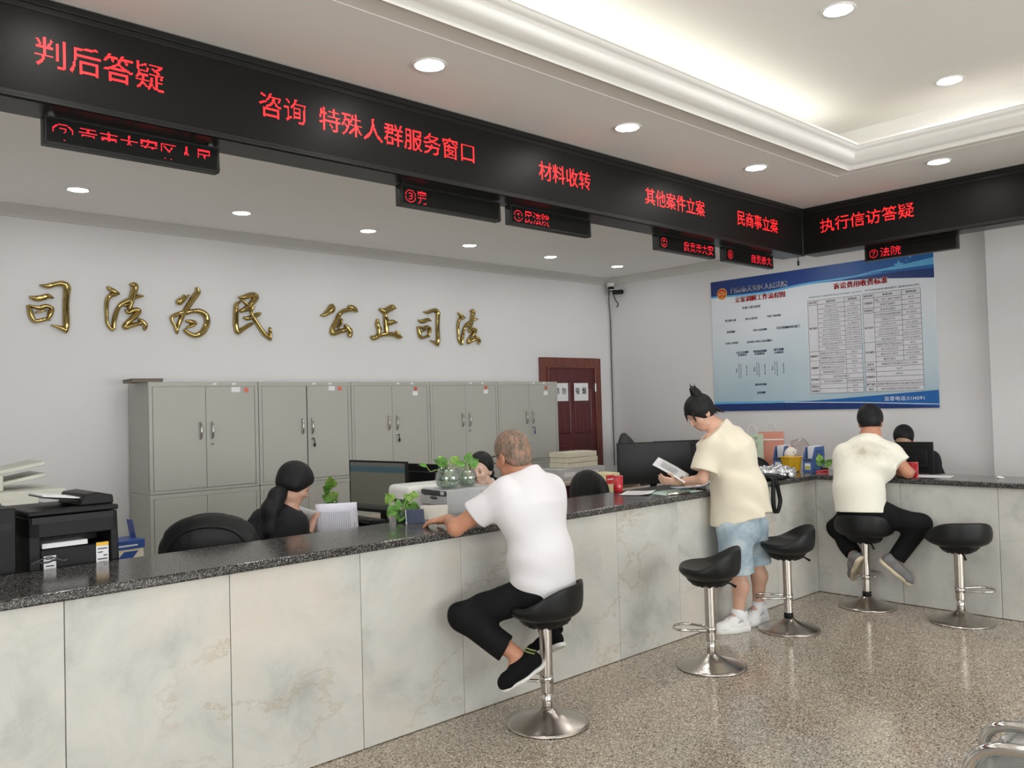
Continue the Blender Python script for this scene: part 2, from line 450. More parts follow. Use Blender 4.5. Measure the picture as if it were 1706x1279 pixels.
def catmull(pts, n=6, closed=False):
    P = [np.array(p, float) for p in pts]; out = []; m = len(P)
    for i in range(m if closed else m-1):
        p0 = P[(i-1) % m] if (closed or i > 0) else P[i]; p1 = P[i]; p2 = P[(i+1) % m]; p3 = P[(i+2) % m] if (closed or i+2 < m) else p2
        for k in range(n):
            t = k/n
            out.append(0.5*((2*p1)+(-p0+p2)*t+(2*p0-5*p1+4*p2-p3)*t*t+(-p0+3*p1-3*p2+p3)*t**3))
    if not closed: out.append(P[-1])
    return out

# ------------------------------------------------------------------ lettering (Blender's own font)
_gl = {}
def glyphs(chars):
    new = [c for c in dict.fromkeys(chars) if c not in _gl and c.strip()]
    obs = []
    for c in new:
        cu = bpy.data.curves.new('glyph', 'FONT'); cu.body = c; cu.size = 1.0; cu.resolution_u = 3
        o = bpy.data.objects.new('glyph', cu); COL.objects.link(o); obs.append((c, o, cu))
    if not obs: return
    dg = bpy.context.evaluated_depsgraph_get(); dg.update()
    for c, o, cu in obs:
        me = bpy.data.meshes.new_from_object(o.evaluated_get(dg)); me.calc_loop_triangles()
        v = np.array([q.co[:2] for q in me.vertices], float).reshape(-1, 2)
        t = np.array([q.vertices[:] for q in me.loop_triangles], int).reshape(-1, 3)
        _gl[c] = (v, t)
        bpy.data.meshes.remove(me)
    for c, o, cu in obs:
        bpy.data.objects.remove(o); bpy.data.curves.remove(cu)
def adv(c):
    if ord(c) > 0x2000: return 1.0
    if c == ' ': return 0.5
    return float(_gl[c][0][:, 0].max())+0.07 if len(_gl[c][0]) else 0.4
def text_into(mb, txt, o, ax, ay, size, width=None, center=False, bold=0.0, vertical=False):
    """glyph meshes of a line of text; o = lower left of the line, ax/ay unit axes"""
    glyphs(txt); o, ax, ay = Vector(o), Vector(ax), Vector(ay)
    tot = sum(adv(c) for c in txt)
    sx = width/tot if width else size
    x = -tot*sx/2 if center else 0.0; y = 0.0
    for c in txt:
        if c.strip():
            v, t = _gl[c]
            for dx in ((-bold, 0, bold) if bold else (0,)):
                mb.add([o+ax*(x+p[0]*sx+dx)+ay*(y+(p[1]+0.1)*size) for p in v], [tuple(q) for q in t])
        if vertical: y -= size*1.02
        else: x += adv(c)*sx
    return mb
def dots_into(mb, txt, o, ax, ay, cell, pitch, h, dot=0.72, nrm=(0, 0, 0), fat=0.0, keep=None, xs=1.0):
    """LED lettering: one small square per lit diode on a grid of the given pitch"""
    glyphs(txt); o, ax, ay = Vector(o), Vector(ax), Vector(ay)
    x0 = 0.0
    for c in txt:
        if not c.strip(): x0 += cell*0.5; continue
        v, t = _gl[c]; cw = cell if ord(c) > 0x2000 else cell*0.5
        nx, ny = max(4, round(cw/pitch)), round(h/pitch)
        gx, gy = np.meshgrid((np.arange(nx)+0.5)/nx, (np.arange(ny)+0.5)/ny)
        sc = 1.0 if ord(c) > 0x2000 else 0.5
        P = np.stack([gx.ravel()*sc, gy.ravel()*1.0-0.12], 1)
        hit = np.zeros(len(P), bool)
        for dx, dy in ((0, 0), (fat, 0), (-fat, 0), (0, fat*0.35), (0, -fat*0.35)) if fat else ((0, 0),):
            Q = P+np.array([dx, dy])
            for tri in t:
                a, b, c2 = v[tri]
                bb = (Q[:, 0] >= min(a[0], b[0], c2[0])-1e-9) & (Q[:, 0] <= max(a[0], b[0], c2[0])+1e-9)
                if not bb.any(): continue
                q = Q[bb]
                d = (b[0]-a[0])*(c2[1]-a[1])-(c2[0]-a[0])*(b[1]-a[1])
                if abs(d) < 1e-12: continue
                s1 = ((q[:, 0]-a[0])*(c2[1]-a[1])-(c2[0]-a[0])*(q[:, 1]-a[1]))/d
                s2 = ((b[0]-a[0])*(q[:, 1]-a[1])-(q[:, 0]-a[0])*(b[1]-a[1]))/d
                ii = np.where(bb)[0]; hit[ii[(s1 >= 0) & (s2 >= 0) & (s1+s2 <= 1)]] = True
        d = pitch*dot/2
        for i in np.where(hit)[0]:
            iy, ix = divmod(int(i), nx)
            if keep and not keep(ix, iy): continue
            p = o+ax*(x0+(ix+0.5)*cw/nx)*xs+ay*((iy+0.5)*pitch)
            mb.quad(p-ax*d-ay*d, p+ax*d-ay*d, p+ax*d+ay*d, p-ax*d+ay*d)
        x0 += cw
    return mb
# ------------------------------------------------------------------ smooth solids (distance fields) for bodies, cloth, padding
def V3(p): return np.array(tuple(p), float)
def unit(p): p = V3(p); return p/max(1e-9, np.linalg.norm(p))
def frame3(fwd, up):
    f = unit(fwd); u = V3(up); u = unit(u-f*u.dot(f)); r = np.cross(f, u)
    return r, f, u           # right, forward, up
class Field:
    def __init__(s): s.p = []; s.disp = None; s.fin = []
    def cone(s, a, b, ra, rb=None, k=0.02, n=None, fl=1.0, op='add'):
        s.p.append(('c', V3(a), V3(b), ra, ra if rb is None else rb, k, None if n is None else unit(n), fl, op)); return s
    def chain(s, pts, rs, k=0.02, n=None, fl=1.0):
        for i in range(len(pts)-1): s.cone(pts[i], pts[i+1], rs[i], rs[i+1], k, n, fl)
        return s
    def ell(s, c, r, fr=None, k=0.02, op='add'):
        s.p.append(('e', V3(c), np.array(r, float), np.eye(3) if fr is None else np.array(fr, float), k, op)); return s
    def group(s, g, k=0.0): s.p.append(('g', g, k)); return s
    def cut(s, c, n): s.fin.append((V3(c), unit(n))); return s      # drops what lies beyond c along n
    def bounds(s):
        lo, hi = [], []
        for p in s.p:
            if p[0] == 'c':
                if p[8] == 'sub': continue
                r = max(p[3], p[4]); lo.append(np.minimum(p[1], p[2])-r); hi.append(np.maximum(p[1], p[2])+r)
            elif p[0] == 'e':
                if p[5] == 'sub': continue
                r = max(p[2]); lo.append(p[1]-r); hi.append(p[1]+r)
            else:
                a, b = p[1].bounds(); lo.append(a); hi.append(b)
        return np.min(lo, 0), np.max(hi, 0)
    def field(s, X, Y, Z):
        """values on the grid spanned by three axes"""
        F = np.full((len(X), len(Y), len(Z)), 1.0, np.float32)
        for p in s.p:
            if p[0] == 'c':
                a, b, ra, rb, k, n, fl, op = p[1:]; m = max(ra, rb)+k+0.03; lo, hi = np.minimum(a, b)-m, np.maximum(a, b)+m
            elif p[0] == 'e':
                c, r, fr, k, op = p[1:]; m = max(r)+k+0.03; lo, hi = c-m, c+m
            else:
                lo, hi = p[1].bounds(); lo = lo-0.05-p[2]; hi = hi+0.05+p[2]; k = p[2]; op = 'add'
            i0, i1 = np.searchsorted(X, lo[0]), np.searchsorted(X, hi[0]); j0, j1 = np.searchsorted(Y, lo[1]), np.searchsorted(Y, hi[1]); k0, k1 = np.searchsorted(Z, lo[2]), np.searchsorted(Z, hi[2])
            if i1 <= i0 or j1 <= j0 or k1 <= k0: continue
            x, y, z = X[i0:i1, None, None], Y[None, j0:j1, None], Z[None, None, k0:k1]
            if p[0] == 'c':
                ba = b-a; L2 = max(1e-12, ba.dot(ba))
                qx, qy, qz = x-a[0], y-a[1], z-a[2]
                t = np.clip((qx*ba[0]+qy*ba[1]+qz*ba[2])/L2, 0, 1)
                vx, vy, vz = qx-t*ba[0], qy-t*ba[1], qz-t*ba[2]
                if n is not None:
                    q = (vx*n[0]+vy*n[1]+vz*n[2])*(1/fl-1); vx, vy, vz = vx+q*n[0], vy+q*n[1], vz+q*n[2]
                d = np.sqrt(vx*vx+vy*vy+vz*vz)-(ra+t*(rb-ra))
                if n is not None: d = d*fl
            elif p[0] == 'e':
                q = [(x-c[0])*fr[i][0]+(y-c[1])*fr[i][1]+(z-c[2])*fr[i][2] for i in range(3)]
                k0_ = np.sqrt(sum((q[i]/r[i])**2 for i in range(3))); k1_ = np.sqrt(sum((q[i]/r[i]**2)**2 for i in range(3)))+1e-9
                d = k0_*(k0_-1)/k1_
            else:
                d = p[1].field(X[i0:i1], Y[j0:j1], Z[k0:k1])
            S = F[i0:i1, j0:j1, k0:k1]
            if op == 'sub':
                h = np.maximum(k-np.abs(S+d), 0)/max(k, 1e-6); S[...] = np.maximum(S, -d)+h*h*k/4
            elif k > 0:
                h = np.maximum(k-np.abs(S-d), 0)/k; S[...] = np.minimum(S, d)-h*h*k/4
            else: S[...] = np.minimum(S, d)
        if s.disp is not None: F += s.disp(X[:, None, None], Y[None, :, None], Z[None, None, :])
        for c, n in s.fin:
            F = np.maximum(F, ((X[:, None, None]-c[0])*n[0]+(Y[None, :, None]-c[1])*n[1]+(Z[None, None, :]-c[2])*n[2]).astype(np.float32))
        return F
    def build(s, name, res, mat, parent=None):
        lo, hi = s.bounds(); lo = lo-res*4-0.01; hi = hi+res*4+0.01
        ax = [np.arange(lo[i], hi[i]+res, res) for i in range(3)]
        f = s.field(*ax)
        f[0], f[-1] = 1, 1; f[:, 0], f[:, -1] = 1, 1; f[:, :, 0], f[:, :, -1] = 1, 1
        v, q = nets(f); v = lo+v*res
        if parent is not None:
            L = parent.location; a = -parent.rotation_euler[2]
            v = v-np.array(L); ca, sa = math.cos(a), math.sin(a)
            v = np.stack([v[:, 0]*ca-v[:, 1]*sa, v[:, 0]*sa+v[:, 1]*ca, v[:, 2]], 1)
        me = bpy.data.meshes.new(name)
        me.vertices.add(len(v)); me.vertices.foreach_set('co', v.astype(np.float32).ravel())
        me.loops.add(q.size); me.loops.foreach_set('vertex_index', q.astype(np.int32).ravel())
        me.polygons.add(len(q)); me.polygons.foreach_set('loop_start', np.arange(0, q.size, 4, dtype=np.int32))
        me.update(calc_edges=True); me.validate()
        return link_mesh(name, me, mat, parent, smooth=True)
def nets(f):
    s = f < 0
    sh = tuple(n-1 for n in f.shape)
    def c(i, j, k): return (slice(i, i+sh[0]), slice(j, j+sh[1]), slice(k, k+sh[2]))
    cnt = np.zeros(sh, np.int8)
    cs = [(i, j, k) for i in (0, 1) for j in (0, 1) for k in (0, 1)]
    for q in cs: cnt += s[c(*q)]
    act = (cnt > 0) & (cnt < 8)
    idx = np.full(sh, -1, np.int64); n = int(act.sum()); idx[act] = np.arange(n)
    base = np.argwhere(act); acc = np.zeros((n, 3)); num = np.zeros(n)
    vals = {q: f[base[:, 0]+q[0], base[:, 1]+q[1], base[:, 2]+q[2]] for q in cs}
    for a in cs:
        for d in range(3):
            if a[d]: continue
            b = list(a); b[d] = 1; b = tuple(b)
            fa, fb = vals[a], vals[b]; m = (fa < 0) != (fb < 0)
            t = fa[m]/(fa[m]-fb[m]); p = np.tile(np.array(a, float), (m.sum(), 1)); p[:, d] += t
            acc[m] += p; num[m] += 1
    v = base+acc/num[:, None]
    out = []
    for d in range(3):
        a = [slice(None)]*3; b = [slice(None)]*3; a[d] = slice(0, -1); b[d] = slice(1, None)
        x = s[tuple(a)] != s[tuple(b)]
        e = np.argwhere(x); o1, o2 = (d+1) % 3, (d+2) % 3
        ok = (e[:, o1] > 0) & (e[:, o2] > 0) & (e[:, o1] < f.shape[o1]-1) & (e[:, o2] < f.shape[o2]-1); e = e[ok]
        def at(p, q):
            g = e.copy(); g[:, o1] -= p; g[:, o2] -= q
            return idx[g[:, 0], g[:, 1], g[:, 2]]
        quad = np.stack([at(1, 1), at(0, 1), at(0, 0), at(1, 0)], 1)
        ins = s[e[:, 0], e[:, 1], e[:, 2]]
        quad[~ins] = quad[~ins][:, ::-1]
        out.append(quad)
    q = np.concatenate(out); q = q[(q >= 0).all(1)]
    return v, q
def folds(amp, f, seed=0.0, dirn=(0.3, 0.2, 1.0)):
    d = unit(dirn)
    def fn(x, y, z):
        w_ = 0.6*np.sin(7*x+seed)+0.6*np.sin(6*y+2*seed)+0.5*np.sin(5*z+seed)
        return (amp*np.sin(f*(x*d[0]+y*d[1]+z*d[2])+4*w_)*np.maximum(0, np.sin(7*x+6*z-5*y+3*seed))).astype(np.float32)
    return fn

# ---- body pieces
def head(S, c, fwd, up, sc=1.0, female=False):
    r, f, u = frame3(fwd, up); fr = [r, f, u]
    P = lambda x, y, z: V3(c)+(r*x+f*y+u*z)*sc
    S.ell(P(0, -.012, .030), (.074*sc, .094*sc, .086*sc), fr, .02)
    S.ell(P(0, .026, -.040), (.056*sc, .064*sc, .072*sc), fr, .03)
    S.cone(P(-.022, .058, -.094), P(.022, .058, -.094), .016*sc if female else .020*sc, k=.03)
    S.cone(P(-.040, .015, -.078), P(.040, .015, -.078), .022*sc if female else .026*sc, k=.03)
    S.cone(P(-.032, .068, .018), P(.032, .068, .018), .012*sc, k=.02)
    S.cone(P(0, .080, .010), P(0, .101, -.026), .007*sc, .011*sc, k=.012)
    S.cone(P(-.013, .088, -.030), P(.013, .088, -.030), .008*sc, k=.008)
    for sx in (-1, 1):
        S.ell(P(.031*sx, .086, -.002), (.016*sc, .012*sc, .010*sc), fr, .01, 'sub')
        S.ell(P(.036*sx, .058, -.030), (.022*sc, .022*sc, .022*sc), fr, .025)
        S.ell(P(.074*sx, -.010, -.008), (.009*sc, .020*sc, .033*sc), fr, .006)
        S.ell(P(.083*sx, -.006, -.002), (.006*sc, .011*sc, .018*sc), fr, .004, 'sub')
        S.cone(P(.072*sx, -.002, -.036), P(.071*sx, -.002, -.030), .008*sc, k=.006)
    S.cone(P(-.016, .080, -.060), P(.016, .080, -.060), .009*sc, k=.010)
    S.cone(P(-.013, .079, -.071), P(.013, .079, -.071), .009*sc, k=.008)
def face_parts(parent, c, fwd, up, sc, lip=(0.45, 0.10, 0.09)):
    r, f, u = frame3(fwd, up); rot = Matrix(((r[0], f[0], u[0]), (r[1], f[1], u[1]), (r[2], f[2], u[2])))
    P = lambda x, y, z: Vector(V3(c)+(r*x+f*y+u*z)*sc)
    for sx in (-1, 1):
        MB().ell(P(.031*sx, .0735, -.002), (.0115*sc, .0080*sc, .0052*sc), rot=rot).build('eye', pm('eye_white', (.50, .44, .41), .3), parent, True, world=True)
        MB().ell(P(.031*sx, .0790, -.002), (.0070*sc, .0040*sc, .0056*sc), rot=rot).build('iris', pm('dark_iris', (.012, .008, .006), .15), parent, True, world=True)
        MB().tube([P(.014*sx, .083, .019), P(.030*sx, .081, .024), P(.046*sx, .070, .019)], [.0022*sc, .0034*sc, .0018*sc], 8).build('eyebrow', pm('brow_hair', (.03, .02, .016), .8), parent, True, world=True)
    MB().tube([P(-.022, .083, -.064), P(-.008, .0895, -.062), P(.008, .0895, -.062), P(.022, .083, -.064)], [.002*sc, .0055*sc, .0055*sc, .002*sc], 8).build('lips', pm('lip_skin', lip, .45), parent, True, world=True)
def hair_cap(c, fwd, up, sc=1.0, t=.012, cutn=(0, .75, -.66), cutd=.030, disp=None, extra=None, back=0.0):
    """a skull cap of hair cut off along a slanted hairline"""
    S = Field(); r, f, u = frame3(fwd, up); fr = [r, f, u]
    P = lambda x, y, z: V3(c)+(r*x+f*y+u*z)*sc
    S.ell(P(0, -.014, .031), ((.074+t)*sc, (.094+t)*sc, (.086+t)*sc), fr, .02)
    S.ell(P(0, -.055-back*.3, -.025-back), (.062*sc, .050*sc, .050*sc), fr, .03)
    S.disp = disp
    n = r*cutn[0]+f*cutn[1]+u*cutn[2]
    T = Field(); T.p = S.p; T.disp = S.disp; T.cut(P(0, 0, 0)+unit(n)*cutd*sc, n)
    if extra: extra(T, P, fr)
    return T
def hand(S, wr, d, n, side, curl=0.3, sc=1.0, spread=1.0):
    """wr wrist, d towards the fingers, n out of the palm, side towards the thumb"""
    d = unit(d); n = V3(n); n = unit(n-d*n.dot(d)); s = V3(side); s = unit(s-d*s.dot(d)-n*s.dot(n)); w0 = V3(wr)
    P = lambda a, b, c: w0+(d*a+s*b+n*c)*sc
    S.cone(P(-.02, 0, 0), P(.03, 0, 0), .026*sc, .030*sc, .012, n, .75)
    S.cone(P(.03, .004, 0), P(.078, .002, 0), .034*sc, .038*sc, .012, n, .40)
    for off, L, rr in ((.030, .070, .0088), (.010, .078, .0092), (-.011, .073, .0088), (-.030, .056, .0076)):
        a = P(.082, off, 0); b0 = d*math.cos(curl*.6)+n*math.sin(curl*.6)+s*off*2.2*spread
        b = a+unit(b0)*L*.45*sc; c0 = d*math.cos(curl*1.7)+n*math.sin(curl*1.7)+s*off*2.0*spread
        c = b+unit(c0)*L*.32*sc; e0 = d*math.cos(curl*2.5)+n*math.sin(curl*2.5)+s*off*1.6*spread
        e = c+unit(e0)*L*.25*sc
        S.cone(a-d*.012*sc, b, rr*1.06*sc, rr*sc, .006); S.cone(b, c, rr*sc, rr*.93*sc, .003); S.cone(c, e, rr*.93*sc, rr*.78*sc, .003)
    a = P(.022, .028, .004); b = P(.050, .052, .012+curl*.012); c = P(.082, .060, .016+curl*.022)
    S.cone(a, b, .0125*sc, .0105*sc, .010); S.cone(b, c, .0105*sc, .0085*sc, .003)
def shoe(parent, heel, toe, up, upper, sole, wid=.040, hgt=.10, sth=.022, collar=True, laces=None, nose=1.0, res=.005, throat=None):
    f = unit(V3(toe)-V3(heel)); L = np.linalg.norm(V3(toe)-V3(heel)); r, f, u = frame3(f, up)
    P = lambda a, b, c: V3(heel)+f*a*L+r*b+u*c
    S = Field()
    S.cone(P(.13, 0, .045), P(.45, 0, .045), wid*.86, wid*.92, .03)
    S.cone(P(.45, 0, .042), P(.80, 0, .034), wid*.98, wid*.92*nose, .03)
    S.cone(P(.80, 0, .032), P(.87, 0, .030), wid*.90*nose, wid*.78*nose, .02)
    S.cone(P(.17, 0, .06), P(.20, 0, hgt), wid*.80, wid*.84, .02)
    q_ = hgt/.10 if laces else 1.0
    S.cone(P(.24, 0, .075*q_), P(.55, 0, .055*q_), wid*.82, wid*.70, .03)
    S.cut(P(0, 0, sth*.6), -u); S.cut(P(.2, 0, hgt), u*1.0+f*.12)
    a = S.build('shoe', res, upper, parent)
    T = Field()
    T.cone(P(.13, 0, .02), P(.5, 0, .02), wid*.98, wid*1.0, .03); T.cone(P(.5, 0, .02), P(.86, 0, .02), wid*1.08, wid*.90*nose, .03)
    T.cut(P(0, 0, sth), u); T.cut(P(0, 0, 0), -u)
    b = T.build('sole', res*.8, sole, None)
    inv = Matrix.Translation(parent.location).inverted()
    b.data.transform(inv); b.parent = a
    if laces:
        m = MB()
        for i in range(4):
            t = .36+.085*i; z = .131-.0105*i
            m.tube([P(t, -.022, z), P(t+.01, 0, z+.014), P(t+.02, .022, z)], .0032, 6)
        m.tube([P(.36, -.01, .10), P(.30, -.045, .085), P(.42, -.05, .07)], .003, 6); m.tube([P(.36, .01, .10), P(.34, .045, .085), P(.44, .05, .075)], .003, 6)
        q = m.build('laces', laces, None, True); q.data.transform(inv); q.parent = a
    return a
# ------------------------------------------------------------------ the setting
CZ = 3.17
XW, YW = 1.70, 3.60       # inner faces of the poster wall and the back wall
struct(B('floor', (-9.2, -8.6, -0.1), (1.9, .30, 0.0), FLOOR))
struct(B('floor_staff_side', (-9.2, .30, -0.1), (1.9, 3.8, 0.0), pm('pale_bounce_floor', (.84, .82, .78), .3, var=.03, scale=3)))  # unseen floor, its colour made pale to bounce light up to the ceiling
struct(B('wall_back', (-9.2, YW, 0), (1.9, YW+.15, CZ+.5), WALL))
struct(B('wall_right', (XW, -.84, 0), (XW+.15, YW, CZ+.5), WALL))
struct(B('wall_right_front', (1.60, -8.6, 0), (XW+.15, -.84, CZ+.5), WALL))
# street side with glazed openings, behind the photographer
def glazed_wall(nm, wn, lo_hi_axis, fixed, thick, a0, a1, opens, z0=.35, z1=2.9):
    m = MB()
    def bx(a, b, zl, zh, mm=m):
        if b-a < 1e-4 or zh-zl < 1e-4: return
        if lo_hi_axis == 'x': mm.box((a, fixed, zl), (b, fixed+thick, zh))
        else: mm.box((fixed, a, zl), (fixed+thick, b, zh))
    cur = a0
    for (o0, o1) in opens:
        bx(cur, o0, 0, CZ+.5); bx(o0, o1, 0, z0); bx(o0, o1, z1, CZ+.5); cur = o1
    bx(cur, a1, 0, CZ+.5)
    struct(m.build(nm, WALL))
    for i, (o0, o1) in enumerate(opens):
        wd = thing('window_%d' % (wn+i), None, None, kind='structure')
        fr = MB(); n = 4; w_ = .05
        def fb(a, b, zl, zh):
            if lo_hi_axis == 'x': fr.box((a, fixed+thick*.35, zl), (b, fixed+thick*.65, zh))
            else: fr.box((fixed+thick*.35, a, zl), (fixed+thick*.65, b, zh))
        fb(o0, o1, z0, z0+w_); fb(o0, o1, z1-w_, z1)
        for k in range(n+1):
            x = o0+(o1-o0-w_)*k/n; fb(x, x+w_, z0+w_, z1-w_)
        struct(fr.build('window_frame', GREYP, wd))
        g = MB()
        if lo_hi_axis == 'x': g.box((o0+w_, fixed+thick*.49, z0+w_), (o1-w_, fixed+thick*.51, z1-w_))
        else: g.box((fixed+thick*.49, o0+w_, z0+w_), (fixed+thick*.51, o1-w_, z1-w_))
        struct(g.build('window_pane', PANE, wd))
glazed_wall('wall_front', 1, 'x', -8.6, .15, -9.2, 1.9, [(-7.0, -3.3), (-3.0, .7)])
glazed_wall('wall_left', 3, 'y', -9.2, .15, -8.45, 3.6, [(-6.8, -2.0)])

# ceiling: a flat ring, with a raised tray over the lobby
TX0, TX1, TY0, TY1, TZ = -7.6, -.70, -6.6, -.62, 3.47     # the recess
m = MB()
for lo, hi in (((-9.2, TY1, CZ), (1.9, 3.8, CZ+.06)), ((-9.2, -8.6, CZ), (1.9, TY0, CZ+.06)), ((-9.2, TY0, CZ), (TX0, TY1, CZ+.06)), ((TX1, TY0, CZ), (1.9, TY1, CZ+.06))): m.box(lo, hi)
struct(m.build('ceiling', CEIL))
m = MB(); m.box((TX0-.1, TY0-.1, TZ), (TX1+.1, TY1+.1, TZ+.06))
for lo, hi in (((TX0-.1, TY1, CZ+.06), (TX1+.1, TY1+.1, TZ)), ((TX0-.1, TY0-.1, CZ+.06), (TX1+.1, TY0, TZ)), ((TX0-.1, TY0, CZ+.06), (TX0, TY1, TZ)), ((TX1, TY0, CZ+.06), (TX1+.1, TY1, TZ))): m.box(lo, hi)
struct(m.build('ceiling_tray', CEIL))
def sweep_loop(prof, path, closed=True):
    """a moulding: profile (inward offset, height) along a rectangle, mitred"""
    n = len(path); vs = []; fs = []
    for i, p in enumerate(path):
        a = Vector(path[(i-1) % n]); b = Vector(path[(i+1) % n]); p = Vector(p)
        d0 = (p-a).normalized() if (closed or i > 0) else (b-p).normalized()
        d1 = (b-p).normalized() if (closed or i < n-1) else d0
        n0 = Vector((-d0.y, d0.x)); n1 = Vector((-d1.y, d1.x)); mm = (n0+n1); mm = mm/(1+n0.dot(n1))
        for (o, z) in prof: vs.append((p.x+mm.x*o, p.y+mm.y*o, z))
    k = len(prof)
    for i in range(n if closed else n-1):
        for j in range(k):
            a, b = i*k+j, i*k+(j+1) % k; c, d = ((i+1) % n)*k+(j+1) % k, ((i+1) % n)*k+j
            fs.append((a, b, c, d))
    if not closed: fs += [tuple(range(k)), tuple((n-1)*k+j for j in range(k))[::-1]]
    return MB().add(vs, fs)
# moulded lip of the tray: ledge from the recess inwards, stepped face
ox, oy = -.87, -.775
lip = [(-.25, CZ+.005), (-.02, CZ+.0), (-.01, CZ-.022), (.018, CZ-.03), (.030, CZ-.012), (.055, CZ-.006), (.085, CZ+.012), (.105, CZ+.042), (.112, CZ+.058), (.128, CZ+.062), (.135, CZ+.085), (.15, CZ+.09), (.15, CZ+.105), (.10, CZ+.105), (.08, CZ+.075), (-.25, CZ+.06)]
path = [(ox, oy), (TX0+.17, oy), (TX0+.17, TY0+.17), (ox, TY0+.17)]
sharp(struct(sweep_loop(lip, path).build('trim_1', PLASTER)), 60)
cv = MB(); cv.tube([(-7.3, -.72, CZ+.10), (-1.15, -.72, CZ+.10)], .012, 10)
tag(cv.build('cove_light_tube', COVE, smooth=True), 'long white light tube lying behind the moulded ceiling edge', 'light tube')
# cornice of the staff side
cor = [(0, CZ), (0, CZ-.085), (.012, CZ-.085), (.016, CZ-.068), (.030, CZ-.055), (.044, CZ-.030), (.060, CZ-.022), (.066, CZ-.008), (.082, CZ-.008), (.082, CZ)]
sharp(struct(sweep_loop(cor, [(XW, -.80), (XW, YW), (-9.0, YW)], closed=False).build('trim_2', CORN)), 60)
# baseboards
struct(B('baseboard_back', (-9.0, YW-.015, 0), (XW, YW, .1), pm('skirting_grey', (.42, .41, .39), .4)))

# downlights
def downlight(loc, label, group, mat):
    t = thing('downlight', label, 'downlight', loc, 0, group)
    MB().lathe([(.060, .004), (.062, -.002), (.076, -.008), (.082, -.002), (.082, .001), (.060, .001)], seg=32).build('trim_ring', WHITEP, t, True)
    MB().lathe([(0, .0), (.061, .0), (.061, -.003), (.03, -.0045), (0, -.005)], seg=32).build('diffuser', mat, t, True)
    return t
LOB = [((-5.6, -.36), 'downlight in the flat lobby ceiling outside the picture at the left'), ((-4.17, -.365), 'lit downlight in the flat lobby ceiling, leftmost in view, above 特殊人群'),
       ((-2.75, -.37), 'lit downlight in the flat lobby ceiling above the words 材料收转'), ((-1.39, -.38), 'lit downlight in the flat lobby ceiling just left of the tray corner'),
       ((-.50, -1.24), 'lit downlight in the flat ceiling right of the tray corner, above the short sign'), ((-.50, -2.65), 'downlight over the short counter outside the picture')]
for (x, y), lb in LOB: downlight((x, y, CZ), lb, 'downlights in the flat lobby ceiling', DLIGHT)
TR = [((-2.58, -1.56), 'large bright downlight in the raised tray ceiling, topmost in the photo'), ((-1.16, -1.56), 'bright downlight in the raised tray ceiling, close to the moulded corner'),
      ((-4.0, -1.56), 'downlight in the tray ceiling above the camera'), ((-5.42, -1.56), 'downlight in the tray ceiling left of the camera'),
      ((-2.58, -4.6), 'downlight in the tray ceiling far behind the bench'), ((-5.42, -4.6), 'downlight in the tray ceiling behind the camera')]
for (x, y), lb in TR: downlight((x, y, TZ), lb, 'downlights in the raised tray', DLIGHT)
BK = ['first', 'second', 'third', 'fourth', 'fifth', 'sixth']
for i, x in enumerate((-4.766, -3.573, -2.396, -1.226, -.10, 1.002)):
    downlight((x, 2.865, CZ), 'staff side downlight, %s from the left in the row above the gold characters' % BK[i], 'downlights over the staff side', DLIGHTB)

for i, x in enumerate((-5.4, -4.2, -3.0, -1.8, -.6, .6)):  # extra row out of view, added to raise the floor bounce here
    downlight((x, 1.05, CZ), 'downlight over the staff desks, hidden behind the long LED sign', 'hidden downlights over the staff desks', DLIGHT_FILL)
# door in the back wall
d = thing('door_1', 'dark red panelled wooden door beside the last grey cabinet', 'door', (.93, YW, 0), 0, kind='structure')
f = MB(); f.box((-.53, -.035, 0), (-.43, 0, 2.15)); f.box((.43, -.035, 0), (.53, 0, 2.15)); f.box((-.43, -.035, 2.05), (.43, 0, 2.15))
f.box((-.43, -.05, 0), (-.405, 0, 2.05)); f.box((.405, -.05, 0), (.43, 0, 2.05)); f.box((-.405, -.05, 2.025), (.405, 0, 2.05))
struct(f.build('door_frame', WOODF, d, bevel=.004))
lf = MB(); lf.box((-.405, -.03, .005), (.405, 0, 2.025))
def mould(poly, mm):
    n = len(poly); cx = sum(p[0] for p in poly)/n; cz = sum(p[1] for p in poly)/n
    for i in range(n):
        a, b = poly[i], poly[(i+1) % n]
        mm.tube([(a[0], -.030, a[1]), (b[0], -.030, b[1])], .011, 6)
    q = [(cx+(p[0]-cx)*.74, cz+(p[1]-cz)*.86) for p in poly]
    mm.add([(p[0], -.031, p[1]) for p in poly]+[(p[0], -.041, p[1]) for p in q], [tuple(range(n, 2*n))]+[(i, (i+1) % n, n+(i+1) % n, n+i) for i in range(n)])
for x0, x1 in ((-.33, -.045), (.045, .33)):
    arch = [(x0, 1.78-.0 if x0 < 0 else 1.86), (x0+(x1-x0)*.5, 1.845), (x1, 1.86 if x0 < 0 else 1.78)]
    mould([(x1, 1.25), (x0, 1.25)]+arch, lf)
    mould([(x1, .14), (x0, .14), (x0, 1.08), (x1, 1.08)], lf)
struct(lf.build('door_leaf', WOOD, d, bevel=.003))
hg = MB(); hg.tube([(.408, -.048, 1.74), (.408, -.048, 1.84)], .011, 10); hg.box((.39, -.036, 1.745), (.43, -.03, 1.835)); hg.tube([(.408, -.048, .25), (.408, -.048, .35)], .011, 10)
struct(hg.build('door_hinge', BRUSH, d))
hn = MB(); hn.tube([(-.35, -.03, 1.03), (-.35, -.08, 1.03), (-.24, -.08, 1.03)], .010, 10); hn.box((-.375, -.04, .93), (-.325, -.03, 1.10))
struct(hn.build('door_handle', BRUSH, d, bevel=.003))
